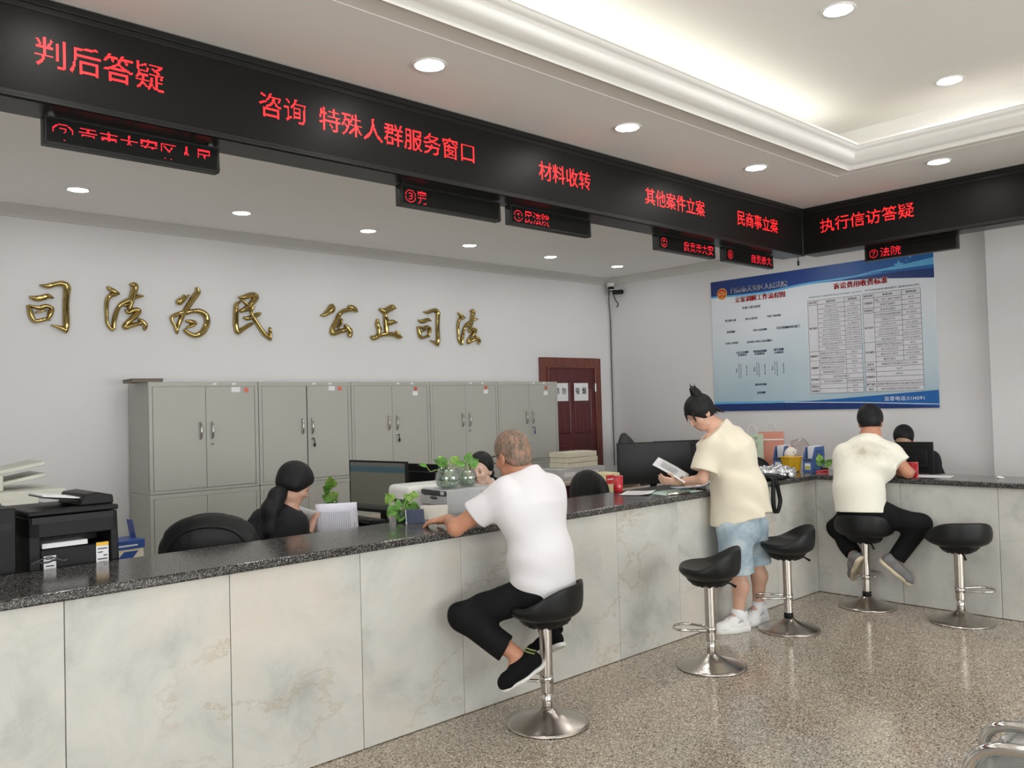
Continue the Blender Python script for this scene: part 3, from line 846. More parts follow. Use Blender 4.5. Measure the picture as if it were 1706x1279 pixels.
def notice(x0, x1, z0, z1, txt, label):
    t = thing('paper_notice', label, 'notice', ((x0+x1)/2, YW-.0425, z0))
    w_ = x1-x0
    MB().box((-w_/2, -.002, 0), (w_/2, 0, z1-z0)).build('sheet', PAPER, t)
    m = MB(); text_into(m, txt[0], (-w_*.40, -.003, (z1-z0)*.36), (1, 0, 0), (0, 0, 1), (z1-z0)*.42, width=w_*.30, bold=.002); text_into(m, txt[1], (w_*.06, -.003, (z1-z0)*.36), (1, 0, 0), (0, 0, 1), (z1-z0)*.42, width=w_*.30, bold=.002)
    m.build('lettering', INK, t, fix=False)
notice(.595, .845, 1.63, 1.845, '请勿', 'white notice reading 请勿 taped to the red door, half behind the cabinet edge')
notice(.950, 1.204, 1.63, 1.845, '吸烟', 'white notice reading 吸烟 taped to the red door, near the hinge side')

# ------------------------------------------------------------------ service counter
CT0, CT1 = .918, .957
sc_ = thing('service_counter', 'L-shaped reception counter faced with pale veined marble slabs', 'counter', (0, 0, 0))
def slab(lo, hi):
    c = ((lo[0]+hi[0])/2, (lo[1]+hi[1])/2, (lo[2]+hi[2])/2)
    MB().box(tuple(lo[i]-c[i] for i in range(3)), tuple(hi[i]-c[i] for i in range(3))).build('marble_panel', MARBLE, sc_, bevel=.002).location = c
xs = [0]+[-.63*i if i < 6 else -3.762-.627*(i-6) for i in range(1, 12)]
xs = [0, -.63, -1.26, -1.89, -2.515, -3.14, -3.762, -4.372, -5.01, -5.643, -6.27, -6.9, -7.5]
for a, b in zip(xs[1:], xs[:-1]): slab((a+.0015, 0, .004), (b-.0015 if b else b, .022, CT0))
ys = [0, -.681, -1.36, -2.04, -2.72, -3.40, -4.08, -4.76, -5.44]
for a, b in zip(ys[1:], ys[:-1]): slab((0, a+.0015, .004), (.022, b-.0015 if b else 0, CT0))
b_ = MB(); b_.box((-7.5, .022, 0), (.40, .46, CT0)); b_.box((.022, -5.44, 0), (.40, .022, CT0))
b_.build('carcass', DESKM, sc_)
poly = [(-7.53, -.032), (-.032, -.032), (-.032, -5.47), (.50, -5.47), (.50, .52), (-7.53, .52)]
tp = MB().prism(poly, (0, 0, CT1-CT0), o=(0, 0, CT0))
wt = tp.build('granite_worktop', GRANITE, None, bevel=.008, seg=3)
tag(wt, 'polished dark speckled granite worktop running round the marble counter', 'countertop')

# ------------------------------------------------------------------ LED boards over the counter
LZ0, LZ1 = 2.77, CZ-.004
def board(name, label, A, d, nrm, L, texts, post=False):
    """A = lower front corner where reading begins, d = reading direction, nrm = towards the public"""
    t = thing(name, label, 'LED sign', A, math.atan2(d[1], d[0]))
    h = LZ1-A[2]
    hb = MB(); hb.box((0, .012, 0), (L, .20, h)); hb.box((0, 0, h-.055), (L, .012, h)); hb.box((0, -.006, h-.03), (L, 0, h)); hb.box((0, 0, 0), (L, .012, .03)); hb.box((0, -.008, 0), (L, 0, .012))
    hb.build('housing', BLACKM, t, bevel=.003)
    B('screen', (0, .004, .03), (L, .0115, h-.055), LEDS, t)
    if post: B('corner_post', post[0], post[1], BLACKM, t, bevel=.004)
    for x, z, txt, cell in texts:
        m = MB(); dots_into(m, txt, (x, .002, z), (1, 0, 0), (0, 0, 1), cell, .0048, .120, fat=.0, dot=.78); m.build('lettering', LEDRED, t, fix=False)
    return t
X0 = -7.5
board('led_display', 'long black LED sign with red characters above the long counter', (X0, .05, LZ0), (1, 0), (0, -1), 7.55,
      [(-5.71-X0, .137, '判后答疑', .1215), (-4.815-X0, .137, '咨询 特殊人群服务窗口', .1215), (-3.06-X0, .137, '材料收转', .1145), (-2.065-X0, .137, '其他案件立案', .1155), (-.955-X0, .137, '民商事立案', .120)],
      post=((7.515, -.010, 0), (7.55, .012, .396)))
board('led_display', 'short black LED sign reading 执行信访答疑 above the short counter', (.05, .05, LZ0+.012), (0, -1), (-1, 0), 4.6, [(.145, .155, '执行信访答疑', .1265)])
def mini(A, d, txts, label, sliced=None, L=.70):
    t = thing('ticker_display', label, 'LED ticker', A, math.atan2(d[1], d[0]), 'window tickers hung under the LED signs')
    h = .112
    k = MB(); k.box((0, .006, 0), (L, .05, h)); k.box((0, 0, 0), (L, .006, .009)); k.box((0, 0, h-.009), (L, .006, h)); k.box((0, 0, .009), (.012, .006, h-.009)); k.box((L-.012, 0, .009), (L, .006, h-.009))
    k.build('housing', BLACKM, t, bevel=.002)
    B('screen', (.012, .002, .009), (L-.012, .0055, h-.009), LEDS, t)
    br = MB()
    for x in (.03, L-.03): br.box((x-.012, .015, h), (x+.012, .035, (LZ0+(.012 if d[1] else 0))-.0008-A[2]))
    br.build('bracket', BRUSH, t)
    m = MB()
    for x, txt, cell, kp in txts: dots_into(m, txt, (x, .0012, .016), (1, 0, 0), (0, 0, 1), cell, .0050, .08, dot=.66, keep=kp)
    if len(m.v): m.build('lettering', LEDRED2, t, fix=False)
ZM = 2.652
hi_ = lambda ix, iy: iy > 6 or (iy < 2 and ix % 5 == 0)
odd = lambda ix, iy: iy not in (6, 7)
mini((-5.65, .16, ZM), (1, 0), [(.02, '②', .095, hi_), (.12, '贡市大安区人民', .079, hi_)], 'LED ticker starting with ②, leftmost one hung under the long sign')
mini((-3.972, .16, ZM), (1, 0), [(.02, '③', .085, None), (.105, '完', .065, None)], 'LED ticker starting with ③ and otherwise almost dark, under the long sign')
mini((-3.193, .16, ZM), (1, 0), [(.02, '④', .085, odd), (.11, '民法院', .072, odd)], 'LED ticker reading ④民法院, just right of the nearly dark one')
mini((-1.795, .16, ZM), (1, 0), [(.03, '⑤', .085, odd), (.30, '自贡市大安', .076, odd)], 'LED ticker starting with ⑤, left one of the close pair near the corner')
mini((-.96, .16, ZM), (1, 0), [(.03, '⑥', .085, None), (.36, '自贡市大', .08, lambda ix, iy: iy < 14)], 'LED ticker starting with ⑥, next to the inner corner of the signs')
mini((.16, -.41, ZM+.0165), (0, -1), [(.03, '⑦', .085, None), (.12, '法院', .085, None)], 'LED ticker reading ⑦法院 under the short sign')
tag(MB().tube([(.02, .09, LZ0-.0), (.02, .09, LZ0-.035)], .003, 6).tube([(.02, .09, LZ0-.035), (.02, .09, LZ0-.075)], .009, 8).build('cable_plug', BLACKP, smooth=True), 'small black plug dangling from the corner of the LED signs', 'plug')
# ------------------------------------------------------------------ gold characters on the back wall
def brush(mb, pts, depth=.034):
    """one brush stroke: (x, z, half width) along its middle, domed section standing off the wall"""
    P = catmull([(p[0], p[1], p[2]) for p in pts], 5)
    sec = [(-1, 0), (-1, .30), (-.80, .62), (-.42, .90), (0, 1.0), (.42, .90), (.80, .62), (1, .30), (1, 0)]
    n = len(P); vs = []; fs = []; k = len(sec)
    for i, p in enumerate(P):
        a, b = P[max(0, i-1)], P[min(n-1, i+1)]; t = np.array([b[0]-a[0], b[1]-a[1]]); t = t/max(1e-9, np.linalg.norm(t)); nn = np.array([-t[1], t[0]])
        w_ = max(.003, p[2])
        for (s, h) in sec: vs.append((p[0]+nn[0]*s*w_, -h*(depth*.55+w_*.75)-.004, p[1]+nn[1]*s*w_))
    for i in range(n-1):
        for j in range(k):
            a, b = i*k+j, i*k+(j+1) % k; fs.append((a, b, b+k, a+k))
    fs += [tuple(range(k)), tuple((n-1)*k+j for j in range(k))[::-1]]
    mb.add(vs, fs)
GLY = {'si': [[(0.0768, 0.3541, 0.0047), (0.1338, 0.3501, 0.0197), (0.188, 0.3692, 0.0199), (0.2348, 0.3751, 0.0248), (0.2659, 0.3538, 0.0278), (0.2619, 0.2845, 0.0249), (0.2569, 0.198, 0.0239), (0.2582, 0.112, 0.0249), (0.2574, 0.0475, 0.0239), (0.2528, 0.0, 0.0105)], [(0.1534, 0.0578, 0.0056), (0.1918, 0.0467, 0.0132), (0.2305, 0.0313, 0.02), (0.2546, 0.0173, 0.0191)], [(0.0082, 0.2628, 0.0083), (0.053, 0.2511, 0.0222), (0.0984, 0.2605, 0.0224), (0.1367, 0.2737, 0.0197), (0.1712, 0.2612, 0.0076)], [(0.0, 0.1994, 0.0119), (0.0125, 0.1498, 0.0202), (0.025, 0.1044, 0.0203), (0.0435, 0.0801, 0.0166)], [(0.0093, 0.1958, 0.0092), (0.0672, 0.1824, 0.0167), (0.1206, 0.1983, 0.0169), (0.1587, 0.1815, 0.017), (0.1486, 0.1447, 0.0216), (0.1348, 0.1058, 0.0141)], [(0.0397, 0.0799, 0.0166), (0.0775, 0.086, 0.0158), (0.1156, 0.0984, 0.0159), (0.1461, 0.0957, 0.0075)], [(0.048, 0.1434, 0.0074), (0.0858, 0.1561, 0.0093), (0.124, 0.1688, 0.0075)]], 'fa': [[(0.0065, 0.3432, 0.009), (0.0376, 0.3188, 0.0212), (0.0669, 0.3009, 0.0233), (0.0986, 0.2919, 0.0102)], [(0.0752, 0.2903, 0.0182), (0.0327, 0.2739, 0.0201), (0.0079, 0.2389, 0.018), (0.0, 0.1806, 0.016), (0.0012, 0.1142, 0.014), (0.0025, 0.061, 0.013), (0.0208, 0.0219, 0.013), (0.0499, 0.0, 0.0111)], [(0.0508, 0.0054, 0.0151), (0.0551, 0.0724, 0.0192), (0.073, 0.1403, 0.0192), (0.095, 0.1908, 0.0173), (0.1297, 0.2244, 0.0204), (0.1818, 0.2503, 0.0226), (0.2169, 0.2708, 0.0176), (0.2521, 0.2845, 0.0166), (0.2852, 0.2868, 0.0063)], [(0.175, 0.3742, 0.0072), (0.214, 0.3682, 0.029), (0.2134, 0.3295, 0.0279), (0.1996, 0.2832, 0.0258), (0.1858, 0.228, 0.0237), (0.1676, 0.1726, 0.0185)], [(0.1165, 0.2033, 0.0102), (0.1423, 0.2049, 0.0143), (0.1726, 0.2136, 0.0113)], [(0.1418, 0.1711, 0.0092), (0.1629, 0.1453, 0.0144), (0.2066, 0.1704, 0.0206), (0.2459, 0.1658, 0.0228), (0.2235, 0.1305, 0.0248), (0.1793, 0.0875, 0.0236), (0.1399, 0.0451, 0.0214), (0.1396, 0.0248, 0.0194), (0.1917, 0.0451, 0.0196), (0.2487, 0.0636, 0.0187), (0.2752, 0.0694, 0.0135)], [(0.2383, 0.0995, 0.0114), (0.2709, 0.0783, 0.0229), (0.2934, 0.0474, 0.023), (0.2858, 0.0097, 0.0104)]], 'wei': [[(0.0379, 0.2752, 0.013), (0.0622, 0.2768, 0.0305), (0.0907, 0.2974, 0.0252), (0.1065, 0.3386, 0.0088)], [(0.1048, 0.2936, 0.0132), (0.1241, 0.3186, 0.0143), (0.1483, 0.3415, 0.0066)], [(0.2093, 0.4078, 0.01), (0.2255, 0.3732, 0.0246), (0.1909, 0.3231, 0.0267), (0.1517, 0.2635, 0.0243), (0.1175, 0.2095, 0.0231), (0.0883, 0.156, 0.0208), (0.0543, 0.0839, 0.0196), (0.0405, 0.0411, 0.0174), (0.0436, 0.0061, 0.0065)], [(0.0983, 0.1895, 0.0164), (0.0464, 0.1702, 0.0185), (0.0042, 0.146, 0.0162), (0.0, 0.1164, 0.0119), (0.0261, 0.0685, 0.0119), (0.037, 0.0316, 0.0141)], [(0.0697, 0.1644, 0.0153), (0.1218, 0.1861, 0.0187), (0.1792, 0.2045, 0.0199), (0.237, 0.2068, 0.0246), (0.2851, 0.1807, 0.027), (0.2999, 0.1335, 0.0271), (0.2882, 0.0801, 0.027), (0.2531, 0.026, 0.0257), (0.1948, 0.0, 0.0233), (0.1378, 0.0168, 0.0198), (0.1005, 0.0483, 0.0153)], [(0.1136, 0.1196, 0.0099), (0.1585, 0.1132, 0.021), (0.1966, 0.1037, 0.0189), (0.1627, 0.0793, 0.0155), (0.1197, 0.0623, 0.0088)]], 'min': [[(0.0246, 0.3646, 0.007), (0.0776, 0.3682, 0.0225), (0.1569, 0.3951, 0.0263), (0.1936, 0.3761, 0.0264), (0.1555, 0.3261, 0.0263), (0.1178, 0.2888, 0.0214), (0.0808, 0.2668, 0.0189), (0.0387, 0.2421, 0.0129)], [(0.046, 0.3488, 0.0106), (0.0974, 0.3124, 0.0142), (0.1231, 0.2891, 0.0107)], [(0.0404, 0.3237, 0.0106), (0.009, 0.302, 0.0199), (0.0038, 0.2475, 0.0246), (0.0002, 0.1735, 0.0245), (0.0, 0.1095, 0.0245), (0.0144, 0.056, 0.0211), (0.0615, 0.0875, 0.0212), (0.1144, 0.1196, 0.019), (0.1548, 0.1413, 0.0131)], [(0.0688, 0.1918, 0.0106), (0.1052, 0.1837, 0.0213), (0.1582, 0.2004, 0.0203), (0.2064, 0.224, 0.0217), (0.2345, 0.2355, 0.0097)], [(0.0361, 0.2419, 0.0153), (0.0857, 0.2522, 0.0154), (0.1384, 0.2661, 0.0131)], [(0.1627, 0.2915, 0.0179), (0.1435, 0.2555, 0.0155), (0.1556, 0.2062, 0.0179), (0.1839, 0.1627, 0.0192), (0.2201, 0.1093, 0.0205), (0.2618, 0.0557, 0.0218), (0.299, 0.0243, 0.0207), (0.3278, 0.0, 0.0098)], [(0.3217, 0.0175, 0.0159), (0.3196, 0.0731, 0.0159), (0.3173, 0.116, 0.0085)]], 'gong': [[(0.1131, 0.3088, 0.0199), (0.1196, 0.2677, 0.0411), (0.0809, 0.232, 0.0309), (0.04, 0.2031, 0.0208), (0.0, 0.1975, 0.0087)], [(0.2953, 0.2961, 0.0159), (0.3369, 0.2873, 0.0308), (0.3761, 0.2714, 0.0298), (0.402, 0.25, 0.0103)], [(0.3365, 0.2713, 0.0251), (0.2787, 0.2589, 0.0238), (0.2315, 0.2405, 0.0225), (0.1945, 0.2025, 0.0246), (0.1727, 0.152, 0.0257), (0.1409, 0.1035, 0.0267), (0.1197, 0.0669, 0.0233), (0.1239, 0.0336, 0.0266), (0.1802, 0.0448, 0.0268), (0.2425, 0.0644, 0.0248), (0.2765, 0.0757, 0.0192)], [(0.2247, 0.177, 0.0112), (0.2184, 0.1317, 0.0146), (0.1811, 0.0807, 0.0112)], [(0.2543, 0.1221, 0.0135), (0.2949, 0.081, 0.0306), (0.3159, 0.0434, 0.0318), (0.3074, 0.0, 0.0193)]], 'zheng': [[(0.1059, 0.2926, 0.0119), (0.1638, 0.2716, 0.0323), (0.2206, 0.2937, 0.0325), (0.2666, 0.3153, 0.0327), (0.3051, 0.3057, 0.011)], [(0.1746, 0.2582, 0.0204), (0.1787, 0.2067, 0.0264), (0.1828, 0.1506, 0.0276), (0.1868, 0.0945, 0.0276), (0.1883, 0.0476, 0.0216)], [(0.2041, 0.2104, 0.0084), (0.2168, 0.1616, 0.0265), (0.268, 0.1688, 0.0266), (0.3165, 0.1663, 0.0097)], [(0.0848, 0.1903, 0.013), (0.0822, 0.1366, 0.0272), (0.0947, 0.0883, 0.0237), (0.0905, 0.0392, 0.0189)], [(0.1176, 0.1149, 0.0083), (0.1203, 0.073, 0.0119)], [(0.0, 0.0182, 0.0105), (0.0344, 0.0, 0.0259), (0.1124, 0.0298, 0.0249), (0.1966, 0.0432, 0.0252), (0.2814, 0.0417, 0.0255), (0.3382, 0.0249, 0.0269), (0.3738, 0.0204, 0.0098)], [(0.2967, 0.0778, 0.0109), (0.3359, 0.0438, 0.022)]]}
def gold(key, x, z, label, src=None):
    if src is not None:
        o = src.copy(); COL.objects.link(o); o.location = (x, YW, z); tag(o, label, 'wall character', 'gold characters on the back wall'); return o
    m = MB()
    for st in GLY[key]: brush(m, st)
    o = m.build('gold_character', GOLD, None, True); o.location = (x, YW, z)
    return tag(o, label, 'wall character', 'gold characters on the back wall')
G = {}
for key, x, z, lb in [('si', -4.916, 2.236, 'big shiny gold character 司 at the left end of the gold writing'), ('fa', -4.367, 2.271, 'shiny gold character 法, second from the left on the back wall'), ('wei', -3.859, 2.254, 'shiny gold character 为, third from the left on the back wall'), ('min', -3.303, 2.239, 'shiny gold character 民, last of the left group of four'), ('gong', -2.469, 2.292, 'shiny gold character 公, first of the right group of four'), ('zheng', -1.918, 2.295, 'shiny gold character 正, between 公 and 司 on the back wall')]:
    G[key] = gold(key, x, z, lb)
gold('si', -1.343, 2.236, 'shiny gold character 司 on the back wall, second from the right end', G['si'])
gold('fa', -.81, 2.262, 'shiny gold character 法 at the right end of the gold writing', G['fa'])

# ------------------------------------------------------------------ steel cabinets
CW, CD, CH = .890, .435, 1.845
def cabinet():
    t = thing('filing_cabinet', '', 'cabinet', (0, 0, 0), 0, 'steel cabinets along the back wall')
    CW = .884; b = MB(); b.box((0, .02, 0), (CW, CD, .985)); b.box((0, .02, .988), (CW, CD, CH))
    b.box((0, 0, 0), (CW, .02, .055)); b.box((0, 0, .955), (CW, .02, .985)); b.box((0, 0, .988), (CW, .02, 1.008)); b.box((0, 0, 1.812), (CW, .02, CH))
    for z0, z1 in ((.055, .955), (1.008, 1.812)): b.box((0, 0, z0), (.028, .02, z1)); b.box((CW-.028, 0, z0), (CW, .02, z1))
    b.build('body', CABP, t, bevel=.002)
    for z0, z1, up in ((1.011, 1.809, True), (.058, .952, False)):
        for s in (0, 1):
            x0 = .031 if s == 0 else CW/2+.0015; x1 = CW/2-.0015 if s == 0 else CW-.031
            dr = MB().box((x0, .001, z0), (x1, .019, z1)).build('door', CABP, t, bevel=.0025)
            hx = x1-.045 if s == 0 else x0+.045; hz = 1.46 if up else .60
            h = MB(); pts = [(hx, .002, hz-.065), (hx, -.016, hz-.055), (hx, -.026, hz), (hx, -.016, hz+.055), (hx, .002, hz+.065)]
            h.tube(catmull(pts, 4), .0075, 8, flat=.6).build('handle', BRUSH, dr, True)
            if s == 1 and up:
                MB().lathe([(0, -.008), (.011, -.008), (.013, .0), (.013, .002)], (hx, 0, hz-.105), 16, 'y').build('lock', BRUSH, dr, True)
    return t
c0 = cabinet()
ORD = ['first', 'second', 'third', 'fourth', 'fifth']
CX = [-4.215+.890*i for i in range(5)]
CL = ['grey steel cabinet at the left end of the row, with a flat box on top', 'second grey steel cabinet from the left, behind the ponytailed clerk',
      'middle grey steel cabinet with keys hanging below its handles, behind the monitors', 'fourth grey steel cabinet from the left, behind the plant in glass bowls', 'grey steel cabinet at the right end of the row, beside the red door']
def sticker(par, x, z, w_, h, mat, nm):
    return B(nm, (x, -.0015, z), (x+w_, .0005, z+h), mat, par)
BADGE = pm('orange_badge', (.72, .16, .09), .5); BADGEB = pm('badge_paper', (.42, .40, .37), .6)
ROUND = pm('badge_red', (.55, .10, .06), .5)
CABS = [c0]+[dup(c0) for i in range(4)]
for i in range(5):
    c = CABS[i]
    c.location = (CX[i], 3.14, 0); c['label'] = CL[i]
    dd = [o for o in COL.objects if o.parent == c and o.name.startswith('door')][1]
    lab = [(.655, 1.762, .075, .042), (.66, 1.768, .062, .04), (.68, 1.715, .058, .04), (.69, 1.725, .055, .04), (.67, 1.70, .06, .042)][i]
    sticker(dd, *lab, PAPER, 'paper_label')
    bx, bz = [(.765, 1.765), (.755, 1.772), (.70, 1.765), (.70, 1.772), (.69, 1.765)][i]
    sticker(dd, bx-.012, bz-.008, .055, .045, BADGEB, 'badge_backing')
    MB().lathe([(0, -.003), (.0185, -.003), (.0185, 0)], (bx+.016, 0, bz+.014), 20, 'y').lathe([(0, -.0045), (.009, -.0045), (.009, -.002)], (bx+.014, 0, bz+.010), 14, 'y').build('badge', BADGE if i < 2 else ROUND, dd)
    m = MB()
    for q in range(2): m.box((.50+.16*q, -.002, 1.822), (.53+.16*q, 0, 1.836))
    m.build('paper_label', PAPER, c)
    if i in (1, 2, 4):
        kx = CW/2+.047; hz = 1.355
        k = MB(); k.tube([(kx, -.012, hz), (kx, -.03, hz), (kx+.004, -.028, hz-.035)], .004, 6); k.ell((kx+.005, -.028, hz-.055), (.011, .004, .02), 10, 8)
        k.build('key', BLACKP if i != 4 else pm('blue_key', (.03, .04, .22), .4), dd, True)
# second cabinet: dark strip painted in for the shade between its upper doors
cb = [o for o in COL.objects if o.get('label') == CL[1]][0]
B('door_gap_shade', (CW/2-.006, -.0004, 1.011), (CW/2+.003, .004, 1.809), CABD, cb)
bt = thing('cardboard_folder', 'flat grey-brown folder box lying on the left end cabinet', 'folder', (-4.20, 3.30, CH), R_(-4))
MB().box((-.11, -.14, 0), (.11, .14, .022)).build('box_body', pm('brown_board', (.20, .17, .14), .7), bt, bevel=.002)
MB().box((-.115, -.145, .022), (.115, .145, .027)).build('box_lid', pm('brown_board_lid', (.15, .13, .11), .7), bt, bevel=.002)

# ------------------------------------------------------------------ poster on the right wall
PX = XW-.012
PO_Y, PO_Z, PW, PH = 2.064, 1.464, 2.436, 1.470
ps = thing('wall_poster', 'large blue and white notice board with flow chart and fee tables', 'poster', (PX, PO_Y, PO_Z), R_(-90))
def pp(u, v, d=0.0): return (u, -.004-d, v)       # local: x along the poster, z up, -y out of the wall
m, nt, b = nodes('poster_print'); L = nt.links
tc = N(nt, 'ShaderNodeTexCoord'); sx = N(nt, 'ShaderNodeSeparateXYZ'); L.new(tc.outputs['Object'], sx.inputs[0])
mr = N(nt, 'ShaderNodeMapRange'); mr.inputs[1].default_value = 0.1; mr.inputs[2].default_value = 1.3; L.new(sx.outputs['Z'], mr.inputs[0])
nz = N(nt, 'ShaderNodeTexNoise', Scale=1.4, Detail=2.0); L.new(tc.outputs['Object'], nz.inputs['Vector'])
ad = N(nt, 'ShaderNodeMath', operation='MULTIPLY_ADD'); ad.inputs[1].default_value = .5; L.new(nz.outputs['Fac'], ad.inputs[0]); L.new(mr.outputs[0], ad.inputs[2])
rp = ramp(nt, [(.25, (.40, .55, .64)), (.7, (.60, .70, .77)), (1.15, (.74, .78, .84))]); L.new(ad.outputs[0], rp.inputs[0]); L.new(rp.outputs[0], b.inputs['Base Color']); b.inputs['Roughness'].default_value = .45
POSTER = m
m, nt, b = nodes('poster_blue'); L = nt.links
tc = N(nt, 'ShaderNodeTexCoord'); sx = N(nt, 'ShaderNodeSeparateXYZ'); L.new(tc.outputs['Object'], sx.inputs[0])
mr = N(nt, 'ShaderNodeMapRange'); mr.inputs[2].default_value = PW; L.new(sx.outputs['X'], mr.inputs[0])
rp = ramp(nt, [(0, (.006, .025, .16)), (.45, (.010, .055, .27)), (1, (.012, .13, .42))]); L.new(mr.outputs[0], rp.inputs[0]); L.new(rp.outputs[0], b.inputs['Base Color']); b.inputs['Roughness'].default_value = .4
PBLUE = m
B('board', (0, -.004, 0), (PW, .010, PH), POSTER, ps, bevel=.001)
SKY = pm('poster_sky_blue', (.13, .45, .76), .4, var=.05); NAVY = pm('poster_navy', (.010, .035, .17), .4)
def band(top, bot, mat, d, nm='printed_wave'):
    t = catmull([(*p, 0) for p in top], 8); q = catmull([(*p, 0) for p in bot], 8)
    n = len(t); mm = MB()
    mm.add([pp(a[0], a[1], d) for a in t]+[pp(a[0], a[1], d) for a in q], [(i, i+1, n+i+1, n+i) for i in range(n-1)])
    return mm.build(nm, mat, ps)
U = lambda f: f*PW
tops = [(U(f), PH) for f in (0, .25, .5, .75, 1)]
band(tops, [(0, 1.295), (U(.25), 1.275), (U(.5), 1.30), (U(.75), 1.275), (U(1), 1.215)], PBLUE, .0006)
band([(U(f), v) for f, v in ((.62, 1.305), (.75, 1.30), (.87, 1.31), (1, 1.30))], [(U(f), v) for f, v in ((.62, 1.30), (.75, 1.275), (.87, 1.245), (1, 1.21))], NAVY, .0010)
band([(U(f), v) for f, v in ((0, 1.305), (.15, 1.292), (.30, 1.29), (.45, 1.318), (.62, 1.325), (.8, 1.33))], [(U(f), v) for f, v in ((0, 1.285), (.15, 1.272), (.30, 1.268), (.45, 1.296), (.62, 1.305), (.8, 1.325))], SKY, .0013)
band([(U(f), v) for f, v in ((.62, 1.30), (.75, 1.345), (.87, 1.37), (1, 1.40))], [(U(f), v) for f, v in ((.62, 1.297), (.75, 1.335), (.87, 1.335), (1, 1.335))], SKY, .0014)
band([(U(f), v) for f, v in ((0, .105), (.25, .098), (.5, .093), (.75, .09), (1, .085))], [(U(f), v) for f, v in ((0, .075), (.25, .078), (.5, .082), (.75, .085), (1, .075))], SKY, .0006)
band([(U(f), v) for f, v in ((0, .080), (.25, .078), (.5, .076), (.75, .05), (1, .02))], [(U(f), 0.0) for f in (0, .25, .5, .75, 1)], NAVY, .0009)
band([(U(f), v) for f, v in ((.38, .082), (.55, .100), (.75, .128), (1, .165))], [(U(f), v) for f, v in ((.38, .080), (.55, .068), (.75, .05), (1, .012))], pm('poster_mid_blue', (.012, .13, .42), .4), .0012)
mm = MB(); mm.add([pp(U(.36), .080, .0016), pp(U(.36), .086, .0016), pp(U(.7), .066, .0016), pp(U(1), .036, .0016), pp(U(1), .031, .0016), pp(U(.7), .060, .0016)], [(0, 5, 2, 1), (5, 4, 3, 2)]); mm.build('printed_line', WHITEINK, ps)
def star(u, v, r):
    mm = MB(); pts = [pp(u+math.sin(k*math.pi/5)*(r if k % 2 == 0 else r*.42), v+math.cos(k*math.pi/5)*(r if k % 2 == 0 else r*.42), .0016) for k in range(10)]
    return mm.add([pp(u, v, .0016)]+pts, [(0, 1+k, 1+(k+1) % 10) for k in range(10)])
s_ = MB()
for q in (star(2.115, 1.372, .052), star(2.189, 1.408, .011), star(2.223, 1.436, .017)): s_.add(q.v, q.f)
s_.build('printed_stars', SKY, ps)
# round gold and red court emblem
em = MB(); em.lathe([(0, -.006), (.062, -.006), (.066, -.004)], (U(.060), 0, 1.322), 28, 'y'); em.build('emblem', pm('emblem_gold', (.75, .40, .05), .35), ps)
er = MB(); er.lathe([(0, -.0072), (.052, -.0072), (.052, -.006)], (U(.060), 0, 1.325), 28, 'y'); er.build('emblem_field', pm('emblem_red', (.55, .03, .02), .4), ps)
eg = MB(); ec = (U(.060), 1.322)
eg.box((ec[0]-.004, -.009, ec[1]-.035), (ec[0]+.004, -.007, ec[1]+.038)); eg.box((ec[0]-.032, -.009, ec[1]+.016), (ec[0]+.032, -.007, ec[1]+.022)); eg.box((ec[0]-.02, -.009, ec[1]-.04), (ec[0]+.02, -.007, ec[1]-.033))
for sx_ in (-1, 1): eg.lathe([(0, -.009), (.013, -.009), (.013, -.007)], (ec[0]+.028*sx_, 0, ec[1]-.006), 14, 'y'); eg.box((ec[0]+.028*sx_-.0015, -.009, ec[1]), (ec[0]+.028*sx_+.0015, -.007, ec[1]+.018))
eg.build('emblem_scales', pm('emblem_gold_relief', (.80, .50, .08), .3), ps)
def ptext(items, mat, nm, d=.0018, bold=0.0):
    mm = MB()
    for it in items:
        txt, u0, v0, u1, v1 = it[:5]; w_ = u1-u0; n = sum(1.0 if ord(c) > 0x2000 else .55 for c in txt); sz = w_/n; sz = it[5] if len(it) > 5 else sz
        text_into(mm, txt, pp(u0, (v0+v1)/2-sz*.5, d), (1, 0, 0), (0, 0, 1), sz, width=w_, bold=bold)
    return mm.build(nm, mat, ps, fix=False)
TITLEW = [('自贡市大安区人民法院', 0.2529, 1.3479, 0.9489, 1.3411)]
TITLER = [('立案调解工作流程图', 0.3083, 1.2391, 0.925, 1.2315),
  ('诉讼费用收费标准', 1.4546, 1.2455, 2.0079, 1.2472)]
PHONE = [('监督电话:5114091', 1.9277, 0.0952, 2.3074, 0.0966)]
FLOW = [('当事人递交诉状', 0.3954, 1.1364, 0.6255, 1.1373),
  ('登记收立案', 0.174, 1.0163, 0.3154, 1.0116),
  ('进行立案审查', 0.4308, 1.0129, 0.5844, 1.0094),
  ('不属于法院管辖', 0.6973, 1.0179, 0.8623, 1.0127),
  ('诉前调解', 0.1909, 0.888, 0.2996, 0.8836),
  ('当事人同意调解', 0.5202, 0.8819, 0.6948, 0.8762),
  ('引导到调解组织部门', 0.8025, 0.8796, 1.0753, 0.879),
  ('当事人不同意', 0.166, 0.7608, 0.3323, 0.758),
  ('征求双方当事人意见调解人', 0.4439, 0.7553, 0.7575, 0.7538),
  ('人民主持调解', 0.2956, 0.6475, 0.4607, 0.6488),
  ('达成协议', 0.3214, 0.6203, 0.4333, 0.6207),
  ('委派协助调解', 0.5161, 0.6479, 0.6827, 0.6478),
  ('达成协议', 0.5327, 0.6209, 0.6562, 0.6202),
  ('委托调解', 0.7634, 0.6496, 0.8855, 0.6521),
  ('达成协议', 0.7722, 0.619, 0.8813, 0.6209),
  ('移送审判庭', 0.5278, 0.2861, 0.6682, 0.2826),
  ('立案调解', 0.5419, 0.1969, 0.6516, 0.1954)]
